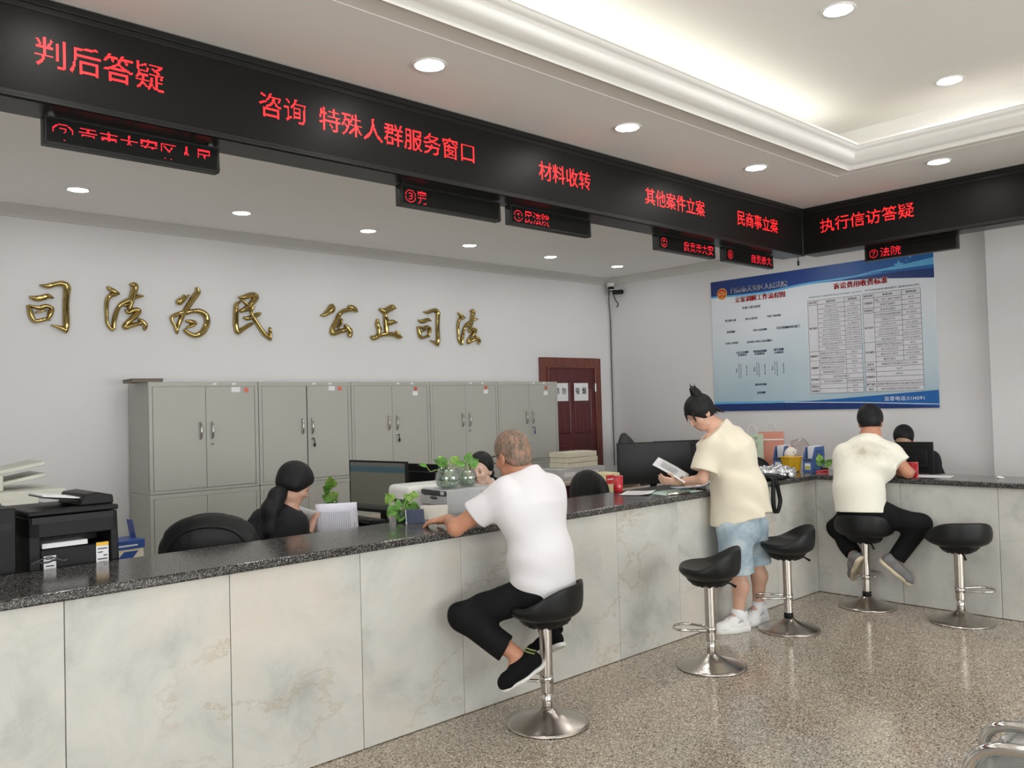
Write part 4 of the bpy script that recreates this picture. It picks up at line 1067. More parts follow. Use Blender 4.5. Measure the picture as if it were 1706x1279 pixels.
VERT = [('调解', 0.2994, 0.4709, 0.4239),
  ('调解协议司法确认申请', 0.3284, 0.5258, 0.3663),
  ('出具调解书或撤诉处理', 0.3551, 0.5243, 0.3604),
  ('调解不成立案', 0.4287, 0.5062, 0.3898),
  ('调解', 0.525, 0.4778, 0.427),
  ('调解协议司法确认申请', 0.5529, 0.5271, 0.3842),
  ('出具调解书或撤诉处理', 0.5787, 0.5256, 0.3646),
  ('调解不成立案', 0.6515, 0.5031, 0.3888),
  ('调解', 0.7415, 0.4754, 0.43),
  ('调解协议司法确认申请', 0.7706, 0.5283, 0.3879),
  ('出具调解书或撤诉处理', 0.7975, 0.5267, 0.3685),
  ('调解不成立案', 0.8718, 0.5044, 0.3894)]
NOTES = [('《诉讼费用交纳办法》(国务院令第481号)自2007年4月1日起施行  单位:人民币元', 1.1763, 1.1625, 1.7483, 1.1632),
  ('开户行名称及账号见缴费通知书 请按期交纳诉讼费用', 1.778, 1.163, 2.2993, 1.1647)]
ptext(TITLEW, WHITEINK, 'court_name', bold=.003)
for t_ in TITLER:
    ptext([t_], WHITEINK, 'title_outline', d=.0016, bold=.009); ptext([t_], REDINK, 'title', d=.0024, bold=.0035)
ptext(PHONE, WHITEINK, 'phone_line')
ptext(FLOW, NAVYINK, 'flow_chart_text', bold=.0012)
for t_ in NOTES: ptext([t_], INK, 'table_note')
pt = MB()
for txt, u0, va, vb in VERT:
    sz = (va-vb)/len(txt)/1.02; text_into(pt, txt, pp(u0-sz/2, va-sz, .0018), (1, 0, 0), (0, 0, 1), sz, vertical=True)
pt.build('flow_chart_notes', NAVYINK, ps, fix=False)
# fee tables: paper panel, ruled lines and cell text
def table(u0, u1, v0, v1, c1, c2, groups, rows, nm):
    mm = MB(); mm.add([pp(u0, v0, .0006), pp(u1, v0, .0006), pp(u1, v1, .0006), pp(u0, v1, .0006)], [(0, 1, 2, 3)]); mm.build('table_paper', pm('table_paper', (.70, .70, .75), .6), ps)
    n = len(rows); dv = (v1-v0)/n; ln = MB(); t_ = .0016
    def hl(a, b, v): ln.add([pp(a, v-t_, .0012), pp(b, v-t_, .0012), pp(b, v+t_, .0012), pp(a, v+t_, .0012)], [(0, 1, 2, 3)])
    def vl(u, a, b): ln.add([pp(u-t_, a, .0012), pp(u+t_, a, .0012), pp(u+t_, b, .0012), pp(u-t_, b, .0012)], [(0, 1, 2, 3)])
    for i in range(n+1): hl(c1, u1, v1-dv*i)
    k = 0; tx = MB(); sz = dv*.50
    for txt, cnt in groups:
        hl(u0, c1, v1-dv*k); vm = v1-dv*(k+cnt/2)
        w_ = min(c1-u0-.02, sz*len(txt)); text_into(tx, txt, pp((u0+c1)/2, vm-sz*.5, .0014), (1, 0, 0), (0, 0, 1), sz, width=w_, center=True, bold=.0006); k += cnt
    hl(u0, c1, v0); vl(u0, v0, v1); vl(u1, v0, v1); vl(c1, v0, v1)
    for i, (a, b2) in enumerate(rows):
        v = v1-dv*(i+1); full = b2 is None
        if not full: vl(c2, v, v+dv)
        for txt, ua, ub in ((a, c1, u1 if full else c2), (b2 or '', c2, u1)):
            if not txt: continue
            glyphs(txt); w_ = min(ub-ua-.012, sum(adv(c) for c in txt)*sz)
            text_into(tx, txt, pp((ua+ub)/2, v+dv*.25, .0014), (1, 0, 0), (0, 0, 1), sz, width=w_, center=True, bold=.0006 if i == 0 else 0)
    ln.build('table_lines', INK, ps, fix=False); tx.build('table_text', INK, ps, fix=False)
T1 = [('收费范围', '收费标准'), ('不超过1万元', '50元'), ('1万元至10万元', '2.5%-200元'), ('10万元至20万元', '2%+300元'), ('20万元至50万元', '1.5%+1300元'), ('50万元至100万元', '1%+3800元'), ('100万元至200万元', '0.9%+4800元'), ('200万元至500万元', '0.8%+6800元'), ('500万元至1000万元', '0.7%+11800元'), ('1000万元至2000万元', '0.6%+21800元'), ('超过2000万元', '0.5%+41800元'),
      ('离婚案件涉及财产不超过20万元', '300元'), ('离婚案件超过20万元部分', '0.5%'), ('侵害姓名权名称权肖像权案件', '500元'), ('损害赔偿5万元至10万元', '1%'), ('损害赔偿超过10万元', '0.5%'), ('其他非财产案件', None), ('知识产权民事案件', '有争议金额按财产标准'), ('', '100元'), ('', '50元')]
T2 = [('收费范围', '收费标准'), ('商标、专利、海事行政案件', '100元'), ('其他行政案件', '50元'), ('劳动争议案件', '10元'), ('执行没有金额或价额的案件', '50-500元'), ('不超过1万元', '50元'), ('1万元至50万元', '1.5%-100元'), ('50万元至500万元', '1%+2400元'), ('500万元至1000万元', '0.5%+27400元'), ('超过1000万元', '0.1%+67400元'), ('申请财产保全不超过1000元', '30元'), ('1000元至10万元', '1%+20元'), ('超过10万元部分', '0.5%+520元'), ('最多不超过', '5000元'),
      ('依据支付令标准的三分之一交纳', None), ('100元', None), ('400元', None), ('', None), ('依照财产案件标准减半交纳,最高不超过30万元', None), ('本标准依据诉讼费用交纳办法制定', None)]

table(1.1723, 1.7297, 0.1653, 1.1268, 1.2775, 1.5635, [('案件类型', 1), ('财产案件', 10), ('离婚案件', 2), ('人格权案件', 3), ('知识产权案件', 2), ('管辖异议', 1), ('其他案件', 1)], T1, 'fees')
table(1.7515, 2.3056, 0.1668, 1.1327, 1.8611, 2.1296, [('案件类型', 1), ('行政案件', 2), ('劳动争议', 1), ('执行案件', 6), ('保全案件', 4), ('支付令', 1), ('公示催告', 1), ('仲裁裁决', 2), ('破产案件', 1), ('备注', 1)], T2, 'fees')
# ------------------------------------------------------------------ bar stools
def stool(loc, face, label, low=False, tilt=0.0, ring=None, lever=40):
    """face = heading of the sitter; low = sleeve sunk right down to a black collar"""
    t = thing('bar_stool', label, 'stool', loc, face-R_(90), 'black bar stools along the counter')
    sh = .56
    MB().lathe([(0, 0), (.203, 0), (.207, .004), (.205, .010), (.19, .016), (.15, .027), (.10, .042), (.06, .060), (.040, .075), (.034, .082), (0, .082)], seg=56).build('base', BRUSH, t, True)
    c = MB()
    if low:
        c.lathe([(.0, .10), (.0295, .10), (.0295, .50), (0, .50)], seg=28)
        MB().lathe([(.0, .078), (.033, .078), (.031, .118), (0, .118)], seg=28).build('collar', BLACKP, t, True)
    else:
        c.lathe([(0, .16), (.031, .16), (.031, .50), (0, .50)], seg=28)
        MB().lathe([(0, .075), (.0255, .075), (.0255, .165), (0, .165)], seg=28).build('gas_lift', CHROME, t, True)
    sharp(c.build('column', BRUSH, t), 40)
    zr = .225; a0 = 90 if ring is None else ring
    rg = MB(); ca, sa = math.cos(R_(a0)), math.sin(R_(a0))
    loop = [(.02, -.052), (.07, -.060), (.13, -.075), (.185, -.070), (.215, -.035), (.222, 0), (.215, .035), (.185, .070), (.13, .075), (.07, .060), (.02, .052)]
    rg.tube(catmull([(x*ca-y*sa, x*sa+y*ca, zr) for x, y in loop], 4), .0075, 10); rg.lathe([(.031, zr-.018), (.034, zr-.018), (.034, zr+.018), (.031, zr+.018)], seg=24)
    rg.build('footrest', CHROME, t, True)
    # padded bucket seat: low rim in front, raised rim behind
    S = MB(); nr, na = 12, 48
    def rim(a): # a = 0 in front (+y)
        back = .5-.5*math.cos(a); b = max(0, (back-.35)/.65); b = b*b*(3-2*b)
        return .045+.105*b
    def rad(a):
        return .205+.012*abs(math.sin(a))-.02*max(0, math.cos(a))**4
    prof = []
    for k in range(na):
        a = 2*math.pi*k/na; H = rim(a); Rr = rad(a); row = []
        for r, z in ((0, .030), (.35, .031), (.62, .036), (.80, .040+.42*(H-.04)), (.90, .042+.80*(H-.04)), (.955, H+.004), (.985, H-.002), (1.0, H-.018), (1.0, .45*H), (.97, .012), (.88, -.010), (.62, -.034), (.3, -.046), (0, -.048)):
            row.append((Rr*r*math.sin(a), Rr*r*math.cos(a)*.93, z))
        prof.append(row)
    n = len(prof[0]); vs = [p for row in prof for p in row]; fs = []
    for k in range(na):
        for j in range(n-1):
            a, b = k*n+j, ((k+1) % na)*n+j; fs.append((a, b, b+1, a+1))
    S.add([(x, y, z+sh) for x, y, z in vs], fs)
    S.build('seat', LEATHER, t, True, sub=1)
    u = MB(); n = 40; pr_ = [(.0, .488), (.075, .484), (.108, .500), (.128, .520), (.140, .545)]
    vs = [((r+.006*math.sin(5*a+j)*(j > 1))*math.cos(a), (r+.006*math.sin(7*a+2*j)*(j > 1))*math.sin(a), z+(.006*math.sin(11*a) if j in (1, 2) else 0)) for j, (r, z) in enumerate(pr_) for a in [2*math.pi*k/n for k in range(n)]]
    u.add(vs, [(j*n+k, j*n+(k+1) % n, (j+1)*n+(k+1) % n, (j+1)*n+k) for j in range(len(pr_)-1) for k in range(n)]); u.build('underside_cover', BLACKP, t, True)
    a = R_(lever); l = MB(); l.tube([(.05*math.cos(a), .05*math.sin(a), .49), (.13*math.cos(a), .13*math.sin(a), .487), (.17*math.cos(a), .17*math.sin(a), .462)], [.006, .006, .009], 8)
    l.build('height_lever', BLACKP, t, True)
    return t
st1 = stool((-3.556, -.398, 0), R_(113), 'black stool with steel column under the man in the white T-shirt')
st2 = stool((-2.247, -.477, 0), R_(118), 'empty black stool between the man in white and the standing woman', lever=-60)
st3 = stool((-1.205, -.40, 0), R_(126), 'empty black stool right behind the standing woman\'s legs', low=True, lever=-70)
st4 = stool((-.243, -.509, 0), R_(15), 'black stool under the man with his back turned, inner corner of the counter', low=True, lever=-60)
st5 = stool((-.266, -1.182, 0), R_(38), 'empty black stool farthest right, at the short counter', ring=0, lever=-95)

# ------------------------------------------------------------------ office chairs of the staff
def office_chair(loc, face, label, top=1.02):
    t = thing('office_chair', label, 'office chair', loc, face-R_(90), 'black leather staff chairs')
    S = Field(); zc = top-.30
    S.cone((-.13, -.235, zc-.16), (-.13, -.235, top-.15), .085, .105, .08, (0, 1, 0), .42).cone((.13, -.235, zc-.16), (.13, -.235, top-.15), .085, .105, .08, (0, 1, 0), .42)
    S.cone((-.10, -.24, top-.12), (.10, -.24, top-.12), .115, k=.06, n=(0, 1, 0), fl=.40).cone((0, -.235, zc-.18), (0, -.24, top-.12), .14, .14, .06, (0, 1, 0), .35)
    o = S.build('backrest', .010, LEATHER, None); o.parent = t
    pw, ph = .212, top-.012
    P = MB(); rim = catmull([(-.19, -.275, zc-.15), (-.215, -.282, zc+.05), (-.205, -.285, top-.13), (-.13, -.287, top-.035), (0, -.288, top-.008), (.13, -.287, top-.035), (.205, -.285, top-.13), (.215, -.282, zc+.05), (.19, -.275, zc-.15)], 5)
    P.tube(rim, .012, 8); P.build('backrest_piping', LEATHER, t, True)
    Q = Field(); Q.cone((-.13, -.13, .46), (.13, -.13, .46), .13, k=.06, n=(0, 0, 1), fl=.40).cone((-.13, .14, .46), (.13, .14, .46), .13, k=.06, n=(0, 0, 1), fl=.40).cone((0, -.13, .46), (0, .14, .46), .22, k=.05, n=(0, 0, 1), fl=.24)
    q = Q.build('seat', .010, LEATHER, None); q.parent = t
    for s in (-1, 1):
        MB().tube(catmull([(s*.25, -.20, .46), (s*.29, -.20, .58), (s*.29, -.12, .66), (s*.29, .10, .66), (s*.28, .15, .56), (s*.24, .14, .45)], 4), .018, 8).build('armrest', BLACKP, t, True)
    b = MB(); b.lathe([(0, .09), (.03, .09), (.03, .42), (0, .42)], seg=16); b.box((-.04, -.24, .40), (.04, .04, .425)); b.box((-.03, -.25, .40), (.03, -.22, .70))
    b.build('column', BLACKP, t)
    bs = MB()
    for k in range(5):
        a = 2*math.pi*k/5; bs.tube([(0, 0, .10), (.28*math.cos(a), .28*math.sin(a), .075)], [.025, .016], 8)
    bs.build('star_base', BLACKP, t)
    for k in range(5):
        a = 2*math.pi*k/5; MB().lathe([(0, -.02), (.026, -.02), (.03, 0), (.026, .02), (0, .02)], (.28*math.cos(a), .28*math.sin(a), .031), 14, 'x').build('caster', BLACKP, t, True)
    return t
office_chair((-4.57, 1.10, 0), R_(55), 'black leather office chair behind the ponytailed clerk, left end of the counter', 1.015)
office_chair((-1.90, 1.05, 0), R_(165), 'black leather office chair with empty curved back, right of the man in white', 1.02)
office_chair((.47, .98, 0), R_(205), 'black office chair whose top shows beside the silver foil parcel', .995)

# ------------------------------------------------------------------ desks behind the counter
def desk(x0, x1, y0, y1, z, label, nm='staff_desk'):
    t = thing(nm, label, 'desk', (x0, y0, 0)); w_, d_ = x1-x0, y1-y0
    B('desktop', (0, 0, z-.03), (w_, d_, z), DESKM, t, bevel=.003)
    for s in (.02, w_-.045): B('side_panel', (s, .03, 0), (s+.025, d_-.03, z-.03), DESKM, t)
    return t
DZ = .80
desk(-5.95, -4.98, .52, 1.12, DZ, 'brown desk end carrying the black printer behind the counter')
desk(-3.62, -2.72, .52, 1.95, DZ, 'brown desk between the two clerks, carrying monitors and drawer box')
desk(-1.16, .12, .62, 1.62, DZ, 'brown desk behind the standing woman, carrying black monitors')
desk(-1.0, .40, 2.10, 2.75, .85, 'brown desk by the back wall carrying file boxes and books')
desk(.46, 1.12, -1.0, .05, .80, 'brown desk behind the short counter carrying a monitor')
desk(.86, 1.62, .55, 1.60, .83, 'brown side table under the gift bags by the right wall')

# ------------------------------------------------------------------ monitors, keyboard, tower
def monitor(loc, face, label, w_=.56, h=.34, scr=None, cat='monitor', zb=None):
    """loc = foot on the desk, face = heading the screen looks to, zb = height of the lower edge over the desk"""
    t = thing('computer_monitor', label, cat, loc, face+R_(90)); zb = zb or .10
    B('bezel', (-w_/2, -.012, zb), (w_/2, .012, zb+h), BLACKP, t, bevel=.003)
    B('screen', (-w_/2+.012, -.0135, zb+.022), (w_/2-.012, -.011, zb+h-.012), scr or BLACKG, t)
    bk = MB().box((-w_*.36, .012, zb+.05), (w_*.36, .035, zb+h-.05)); bk.build('rear_shell', BLACKP, t, bevel=.008)
    B('ridge_line', (-w_*.2, .0352, zb+h*.55), (w_*.2, .0365, zb+h*.56), DGREYP, t)
    n = MB(); n.box((-.03, .036, .02), (.03, .055, zb+h*.6)); n.build('neck', BLACKP, t, bevel=.004)
    MB().lathe([(0, 0), (.11, 0), (.11, .008), (.04, .02), (0, .02)], (0, .03, 0), 28).build('foot', BLACKP, t, True)
    return t
m_, nt, b = nodes('dim_screen'); L = nt.links
tc = N(nt, 'ShaderNodeTexCoord'); sx = N(nt, 'ShaderNodeSeparateXYZ'); L.new(tc.outputs['Generated'], sx.inputs[0])
rp = ramp(nt, [(0, (.012, .014, .012)), (.10, (.03, .032, .024)), (.12, (.052, .052, .036)), (.78, (.060, .058, .042)), (.80, (.014, .040, .046)), (.91, (.014, .040, .046)), (.92, (.05, .05, .045))], 'LINEAR'); L.new(sx.outputs['Z'], rp.inputs[0])  # olive tone is a dim reflection painted as glow; teal bar is display
L.new(rp.outputs[0], b.inputs['Emission Color']); b.inputs['Emission Strength'].default_value = 1.0; b.inputs['Base Color'].default_value = (.01, .01, .01, 1); b.inputs['Roughness'].default_value = .3
monitor((-3.22, 1.56, DZ), R_(187), 'black monitor with lit olive screen facing the ponytailed clerk', .60, .36, m_, zb=.07)
monitor((-2.90, 1.52, DZ), R_(8), 'black monitor seen from behind, back to back with the lit one', .56, .34, zb=.05)
monitor((-.44, 1.30, DZ), R_(-122), 'large black monitor with dark screen left of the standing woman', .70, .37, zb=.06)
monitor((.02, 1.36, DZ), R_(55), 'black monitor seen from behind, half hidden by the cream T-shirt', .50, .36, zb=.06)
monitor((.90, -.44, DZ), R_(12), 'black monitor hiding the face of the clerk at the short counter', .30, .27, zb=.115)
dcs = thing('document_case', 'flat black document case lying under the keyboard by the lit monitor', 'document case', (-3.455, 1.42, DZ), R_(88))
MB().box((-.25, -.11, 0), (.25, .105, .034)).build('case_body', BLACKP, dcs, bevel=.006); B('case_zip', (-.25, -.1115, .015), (.25, -.110, .019), DGREYP, dcs)
kb = thing('keyboard', 'black keyboard lying on the black document case by the lit monitor', 'keyboard', (-3.455, 1.42, DZ+.042), R_(88))
MB().box((-.22, -.07, 0), (.22, .07, .018), rot=Matrix.Rotation(R_(6), 3, 'X')).build('case', BLACKP, kb, bevel=.004)
k_ = MB()
for r in range(5):
    for c in range(15): k_.box((-.212+.0285*c, -.062+.025*r, .018+.0026*r), (-.212+.0285*c+.024, -.062+.025*r+.021, .026+.0026*r))
k_.build('keys', DGREYP, kb)
ms = thing('computer_mouse', 'small white mouse in front of the lit monitor', 'mouse', (-3.36, 1.18, DZ), 0)
MB().ell((0, 0, .014), (.03, .05, .018), 16, 10).build('mouse_shell', WHITEP, ms, True); MB().tube([(0, .0, .034), (0, .04, .026)], .003, 6).build('scroll_wheel', DGREYP, ms, True)
tw = thing('computer_tower', 'dark upright computer tower at the left edge, beside the black printer', 'computer', (-5.78, .72, DZ), R_(3))
MB().box((-.10, -.16, 0), (.10, .16, .42)).build('case', BLACKP, tw, bevel=.006)
B('front_label', (.101, -.10, .20), (.1025, -.05, .33), GREYP, tw); B('drive_slot', (-.08, -.162, .33), (.08, -.16, .36), BLACKG, tw)

# ------------------------------------------------------------------ black multifunction printer
pr = thing('printer', 'black multifunction printer with paper labels behind the left end of the counter', 'printer', (-5.46, .75, DZ), R_(2))
W2, D2 = .178, .20
b_ = MB(); b_.box((-W2, -D2, .03), (W2, D2, .10)); b_.box((-W2, -D2, .10), (-W2+.045, D2, .37)); b_.box((W2-.03, -D2, .10), (W2, D2, .37)); b_.box((-W2+.045, -D2+.012, .10), (W2-.03, D2, .232)); b_.box((-W2+.045, -D2+.16, .232), (W2-.03, D2, .37)); b_.box((-W2, -D2, .282), (W2, D2, .372))
b_.build('body', BLACKP, pr, bevel=.006)
B('scanner_lid', (-W2-.004, -D2-.005, .376), (W2+.004, D2+.005, .398), BLACKP, pr, bevel=.006)
fd = MB(); fd.prism([(.04, .398), (.185, .398), (.182, .436), (.12, .452), (.06, .447)], (0, .30, 0), (0, -.14, 0), (1, 0, 0), (0, 0, 1)); fd.build('document_feeder', BLACKP, pr, bevel=.006)
MB().obox((-.02, .0, .432), (.075, 0, -.014), (0, .11, 0), (0, 0, .003)).build('feeder_tray', BLACKP, pr)
MB().obox((-.01, .0, .440), (.085, 0, -.012), (0, .10, 0), (.0005, 0, .003)).build('paper_in_feeder', PAPER, pr)
MB().box((-W2+.055, -D2+.02, .236), (W2-.12, -D2+.15, .256)).build('paper_in_tray', PAPER, pr)
B('control_panel', (-W2+.01, -D2-.008, .345), (W2-.02, -D2, .372), BLACKG, pr)
B('warning_label', (-.12, -D2+.0105, .105), (-.072, -D2+.0125, .205), PAPER, pr); B('warning_label', (-.12, -D2+.0105, .095), (-.045, -D2+.0127, .107), PAPER, pr)
B('quick_guide_label', (.09, -D2+.0105, .135), (.142, -D2+.0125, .235), PAPER, pr); B('label_strip', (.09, -D2+.0100, .220), (.142, -D2+.0123, .236), YELLOWP, pr)
lb = MB()
for x0, x1, z in [(-.112, -.085, .19), (-.112, -.08, .16), (-.112, -.08, .145), (-.112, -.09, .13), (.096, .136, .205), (.096, .118, .19), (.12, .136, .175), (.096, .136, .16), (.10, .13, .145)]: lb.box((x0, -D2+.0100, z), (x1, -D2+.0106, z+.005))
lb.build('label_text', INK, pr)
B('paper_tray', (-W2+.03, -D2-.02, .035), (W2-.03, -D2, .085), BLACKP, pr, bevel=.004); B('tray_rail', (-.09, -D2-.024, .062), (.11, -D2-.020, .068), GREYP, pr); B('green_tab', (.0, -D2-.026, .055), (.045, -D2-.024, .072), pm('green_tab', (.03, .42, .22), .5), pr)
for s in (-1, 1): MB().lathe([(0, 0), (.02, 0), (.02, .032), (0, .032)], (s*.14, 0, 0), 14).build('foot', BLACKP, pr)
# cables lying beside it
cbl = MB(); cbl.tube(catmull([(-5.62, .49, .993), (-5.58, .47, .992), (-5.55, .49, .995), (-5.52, .46, .992), (-5.50, .49, .992)], 6), .004, 8); cbl.tube(catmull([(-5.64, .47, .992), (-5.57, .49, 1.01), (-5.53, .47, .995)], 6), .003, 8)
tag(cbl.build('cable', DGREYP, smooth=True), 'tangled dark cable on the worktop below the black printer', 'cable')
# cream floor copier
cp = thing('photocopier', 'cream office copier with open paper trays standing by the back wall at the left', 'copier', (-5.52, 2.0, 0), 0)
b_ = MB(); b_.box((-.33, -.28, .04), (.33, .30, .80)); b_.box((-.33, -.10, .80), (.33, .30, 1.0)); b_.box((-.33, -.28, .80), (-.20, -.10, 1.0)); b_.box((-.33, -.28, 1.0), (.33, .30, 1.10)); b_.build('body', BEIGEP, cp, bevel=.008)
MB().box((-.34, -.33, 1.06), (.20, -.26, 1.16), rot=Matrix.Rotation(R_(-20), 3, 'X')).build('control_panel', BEIGEP, cp, bevel=.006)
MB().box((-.16, -.335, 1.11), (.02, -.330, 1.15), rot=Matrix.Rotation(R_(-20), 3, 'X')).build('display', DGREYP, cp)
B('scanner', (-.34, -.28, 1.15), (.345, .30, 1.20), BEIGEP, cp, bevel=.006)
B('document_feeder', (-.34, -.20, 1.20), (.06, .28, 1.285), BEIGEP, cp, bevel=.008)
for z, nm in ((1.235, 'exit_tray'), (1.30, 'feed_tray')):
    MB().obox((.12, .03, z+.01), (.16, 0, .028), (0, .17, 0), (0, 0, .011)).build(nm, BEIGEP, cp, bevel=.004)
B('paper_pile', (-.30, -.15, 1.286), (-.08, .15, 1.305), GREYP, cp)
for z in (.10, .33, .56): B('paper_drawer', (-.31, -.295, z), (.31, -.28, z+.21), BEIGEP, cp, bevel=.004)
for sx_ in (-.28, .28):
    for sy in (-.22, .24): MB().lathe([(0, 0), (.02, 0), (.02, .045), (0, .045)], (sx_, sy, 0), 12).build('foot', BLACKP, cp)
# blue lidded paper carton by the cabinet, on a crate-high stand
bs = thing('low_stand', 'low grey stand between copier and cabinets carrying the blue carton', 'stand', (-4.60, 2.72, 0), 0)
B('stand_body', (-.20, -.18, 0), (.20, .18, .53), GREYP, bs, bevel=.004)
bx = thing('paper_carton', 'cream copy paper carton with torn blue lid next to the first cabinet', 'carton', (-4.60, 2.70, .53), R_(6))
MB().box((-.135, -.11, 0), (.135, .11, .17)).build('carton_body', CREAMP, bx, bevel=.003)
l_ = MB(); l_.box((-.142, -.117, .155), (.142, .117, .215)); l_.build('lid', BLUEP, bx, bevel=.004)
fl = MB(); fl.obox((-.07, -.02, .245), (.075, 0, -.028), (0, .10, .02), (0, 0, .0015)); fl.obox((.115, .03, .275), (.0015, 0, 0), (0, .045, .0), (-.012, 0, .065)); fl.build('lid_flap', BLUEP, bx)
ls_ = MB(); ls_.box((-.04, -.1195, .175), (.09, -.117, .185)); ls_.box((-.06, -.1195, .172), (-.05, -.117, .188)); ls_.build('lid_print', WHITEINK, bx)
sp_ = MB(); sp_.add([(-.135, -.1105, .0), (-.02, -.1105, .0), (.10, -.1105, .14), (.0, -.1105, .14)], [(0, 1, 2, 3)]); sp_.build('blue_stripe', BLUEP, bx)

# ------------------------------------------------------------------ things on and just behind the long counter
WZ = CT1
cf = thing('card_holder', 'dark blue folding card standing on the worktop in front of the plant', 'card', (-3.76, .40, WZ), R_(62))
MB().prism([(-.045, 0), (.045, 0), (.008, .072), (-.008, .072)], (0, .10, 0), (0, -.05, 0), (1, 0, 0), (0, 0, 1)).build('card_body', pm('navy_card', (.02, .035, .085), .35), cf, bevel=.002)
MB().box((-.046, .0485, 0), (.046, .052, .004)).prism([(-.047, 0), (-.037, 0), (-.004, .073), (-.012, .073)], (0, .003, 0), (0, .05, 0), (1, 0, 0), (0, 0, 1)).build('white_edge', PAPER, cf)
wb = thing('name_stand', 'white tent-shaped name stand on the worktop left of the man\'s hand', 'name stand', (-3.60, .43, WZ), R_(50))
MB().prism([(-.04, 0), (.04, 0), (.012, .075), (-.012, .078)], (0, .155, 0), (0, -.078, 0), (1, 0, 0), (0, 0, 1)).build('folded_card', pm('cream_card', (.72, .69, .62), .6), wb, bevel=.002)
dc = thing('drawer_box', 'grey plastic desk drawer box with four drawers carrying the glass bowls', 'drawer unit', (-3.375, .60, DZ), R_(-4))
dw, dd_, dh = .40, .27, .285
b_ = MB(); b_.box((0, 0, 0), (dw, dd_, .006)); b_.box((0, 0, dh-.03), (dw, dd_, dh)); b_.box((0, 0, .006), (dw, .008, dh-.03)); b_.box((0, dd_-.008, .006), (dw, dd_, dh-.03)); b_.box((dw-.008, .008, .006), (dw, dd_-.008, dh-.03)); b_.build('case', GREYP, dc, bevel=.003)
B('case_top_band', (-.006, -.002, dh-.030), (.0, dd_+.002, dh-.002), DGREYP, dc, bevel=.002)
tb = MB(); [tb.box((-.0075, .02+.013*i, dh-.026), (-.006, .028+.013*i, dh-.006)) for i in range(3)]; tb.build('badge_marks', WHITEP, dc)
for i in range(4):
    z0 = .008+i*.061; dr = B('drawer', (-.005, .010, z0), (.30, dd_-.010, z0+.057), GREYP, dc, bevel=.004)
    q = MB().ell((-.004, dd_/2, z0+.045), (.006, .045, .010), 14, 8); q.build('pull', DGREYP, dr, True)
wpn = thing('white_printer', 'white rounded printer peeping out behind the grey drawer box', 'printer', (-3.22, 1.02, DZ), R_(-6))
MB().box((-.20, -.13, 0), (.19, .15, .30)).build('body', WHITEP, wpn, bevel=.035, seg=4); B('output_slot', (-.204, -.08, .19), (-.199, .08, .215), DGREYP, wpn); B('front_panel', (-.203, -.10, .06), (-.199, .10, .15), GREYP, wpn)
cd = thing('no_smoking_card', 'cream no smoking card leaning at the grey drawer box beside the man\'s sleeve', 'sign', (-3.05, .556, DZ+.012), R_(-4))
MB().box((-.065, -.003, .11), (.065, 0, .255)).box((-.05, -.003, 0), (.05, 0, .11)).build('card_panel', pm('sign_card', (.80, .74, .62), .5), cd)
rr = MB(); rr.box((-.06, -.0045, .232), (.06, -.003, .242))
for k in range(40):
    a, b2 = 2*math.pi*k/40, 2*math.pi*(k+1)/40; c_ = (-.032, .18); rr.add([(c_[0]+math.cos(a)*.030, -.0042, c_[1]+math.sin(a)*.030), (c_[0]+math.cos(b2)*.030, -.0042, c_[1]+math.sin(b2)*.030), (c_[0]+math.cos(b2)*.024, -.0042, c_[1]+math.sin(b2)*.024), (c_[0]+math.cos(a)*.024, -.0042, c_[1]+math.sin(a)*.024)], [(0, 1, 2, 3)])
rr.obox((-.032, -.0042, .18), (.020, 0, .020), (0, .0004, 0), (-.002, 0, .002)); rr.build('red_ring', REDINK, cd, fix=False)
cg = MB(); cg.box((-.048, -.0040, .177), (-.018, -.0034, .183)); cg.build('cigarette_symbol', INK, cd)

def leaf_into(mb, base, tip, nrm, wd):
    b0, t0 = V3(base), V3(tip); d = t0-b0; Lf = np.linalg.norm(d); d = d/Lf; n = unit(nrm); n = unit(n-d*n.dot(d)); s = np.cross(d, n)
    prof = [(0, .30), (.10, .78), (.28, 1.0), (.5, .90), (.72, .58), (.88, .24), (1, .01)]
    vs = []; fs = []
    for t, w_ in prof:
        c = b0+d*t*Lf-n*Lf*.22*t*t
        for sx_ in (-1, -.5, 0, .5, 1): vs.append(c+s*sx_*w_*wd*.5+n*(abs(sx_)*wd*.13-(.04*wd if sx_ == 0 else 0)))
    for i in range(len(prof)-1):
        for k in range(4): fs.append((i*5+k, i*5+k+1, i*5+k+6, i*5+k+5))
    mb.add(vs, fs)
def pothos(name, label, loc, leaves, pot=None, group=None):
    """leaves: (stem points..., leaf tip, normal, width) relative to loc"""
    t = thing(name, label, 'plant', loc, 0, group)
    if pot: pot(t)
    sm = MB()
    for i, (st, tip, n, w_) in enumerate(leaves):
        sm.tube(catmull(st, 4), .0028, 6)
        q = MB(); leaf_into(q, st[-1], tip, n, w_); q.build('leaf', LEAF if i % 3 else LEAF2, t, True, solid=.0008, fix=False)
    sm.build('stems', STEM, t, True)
    return t
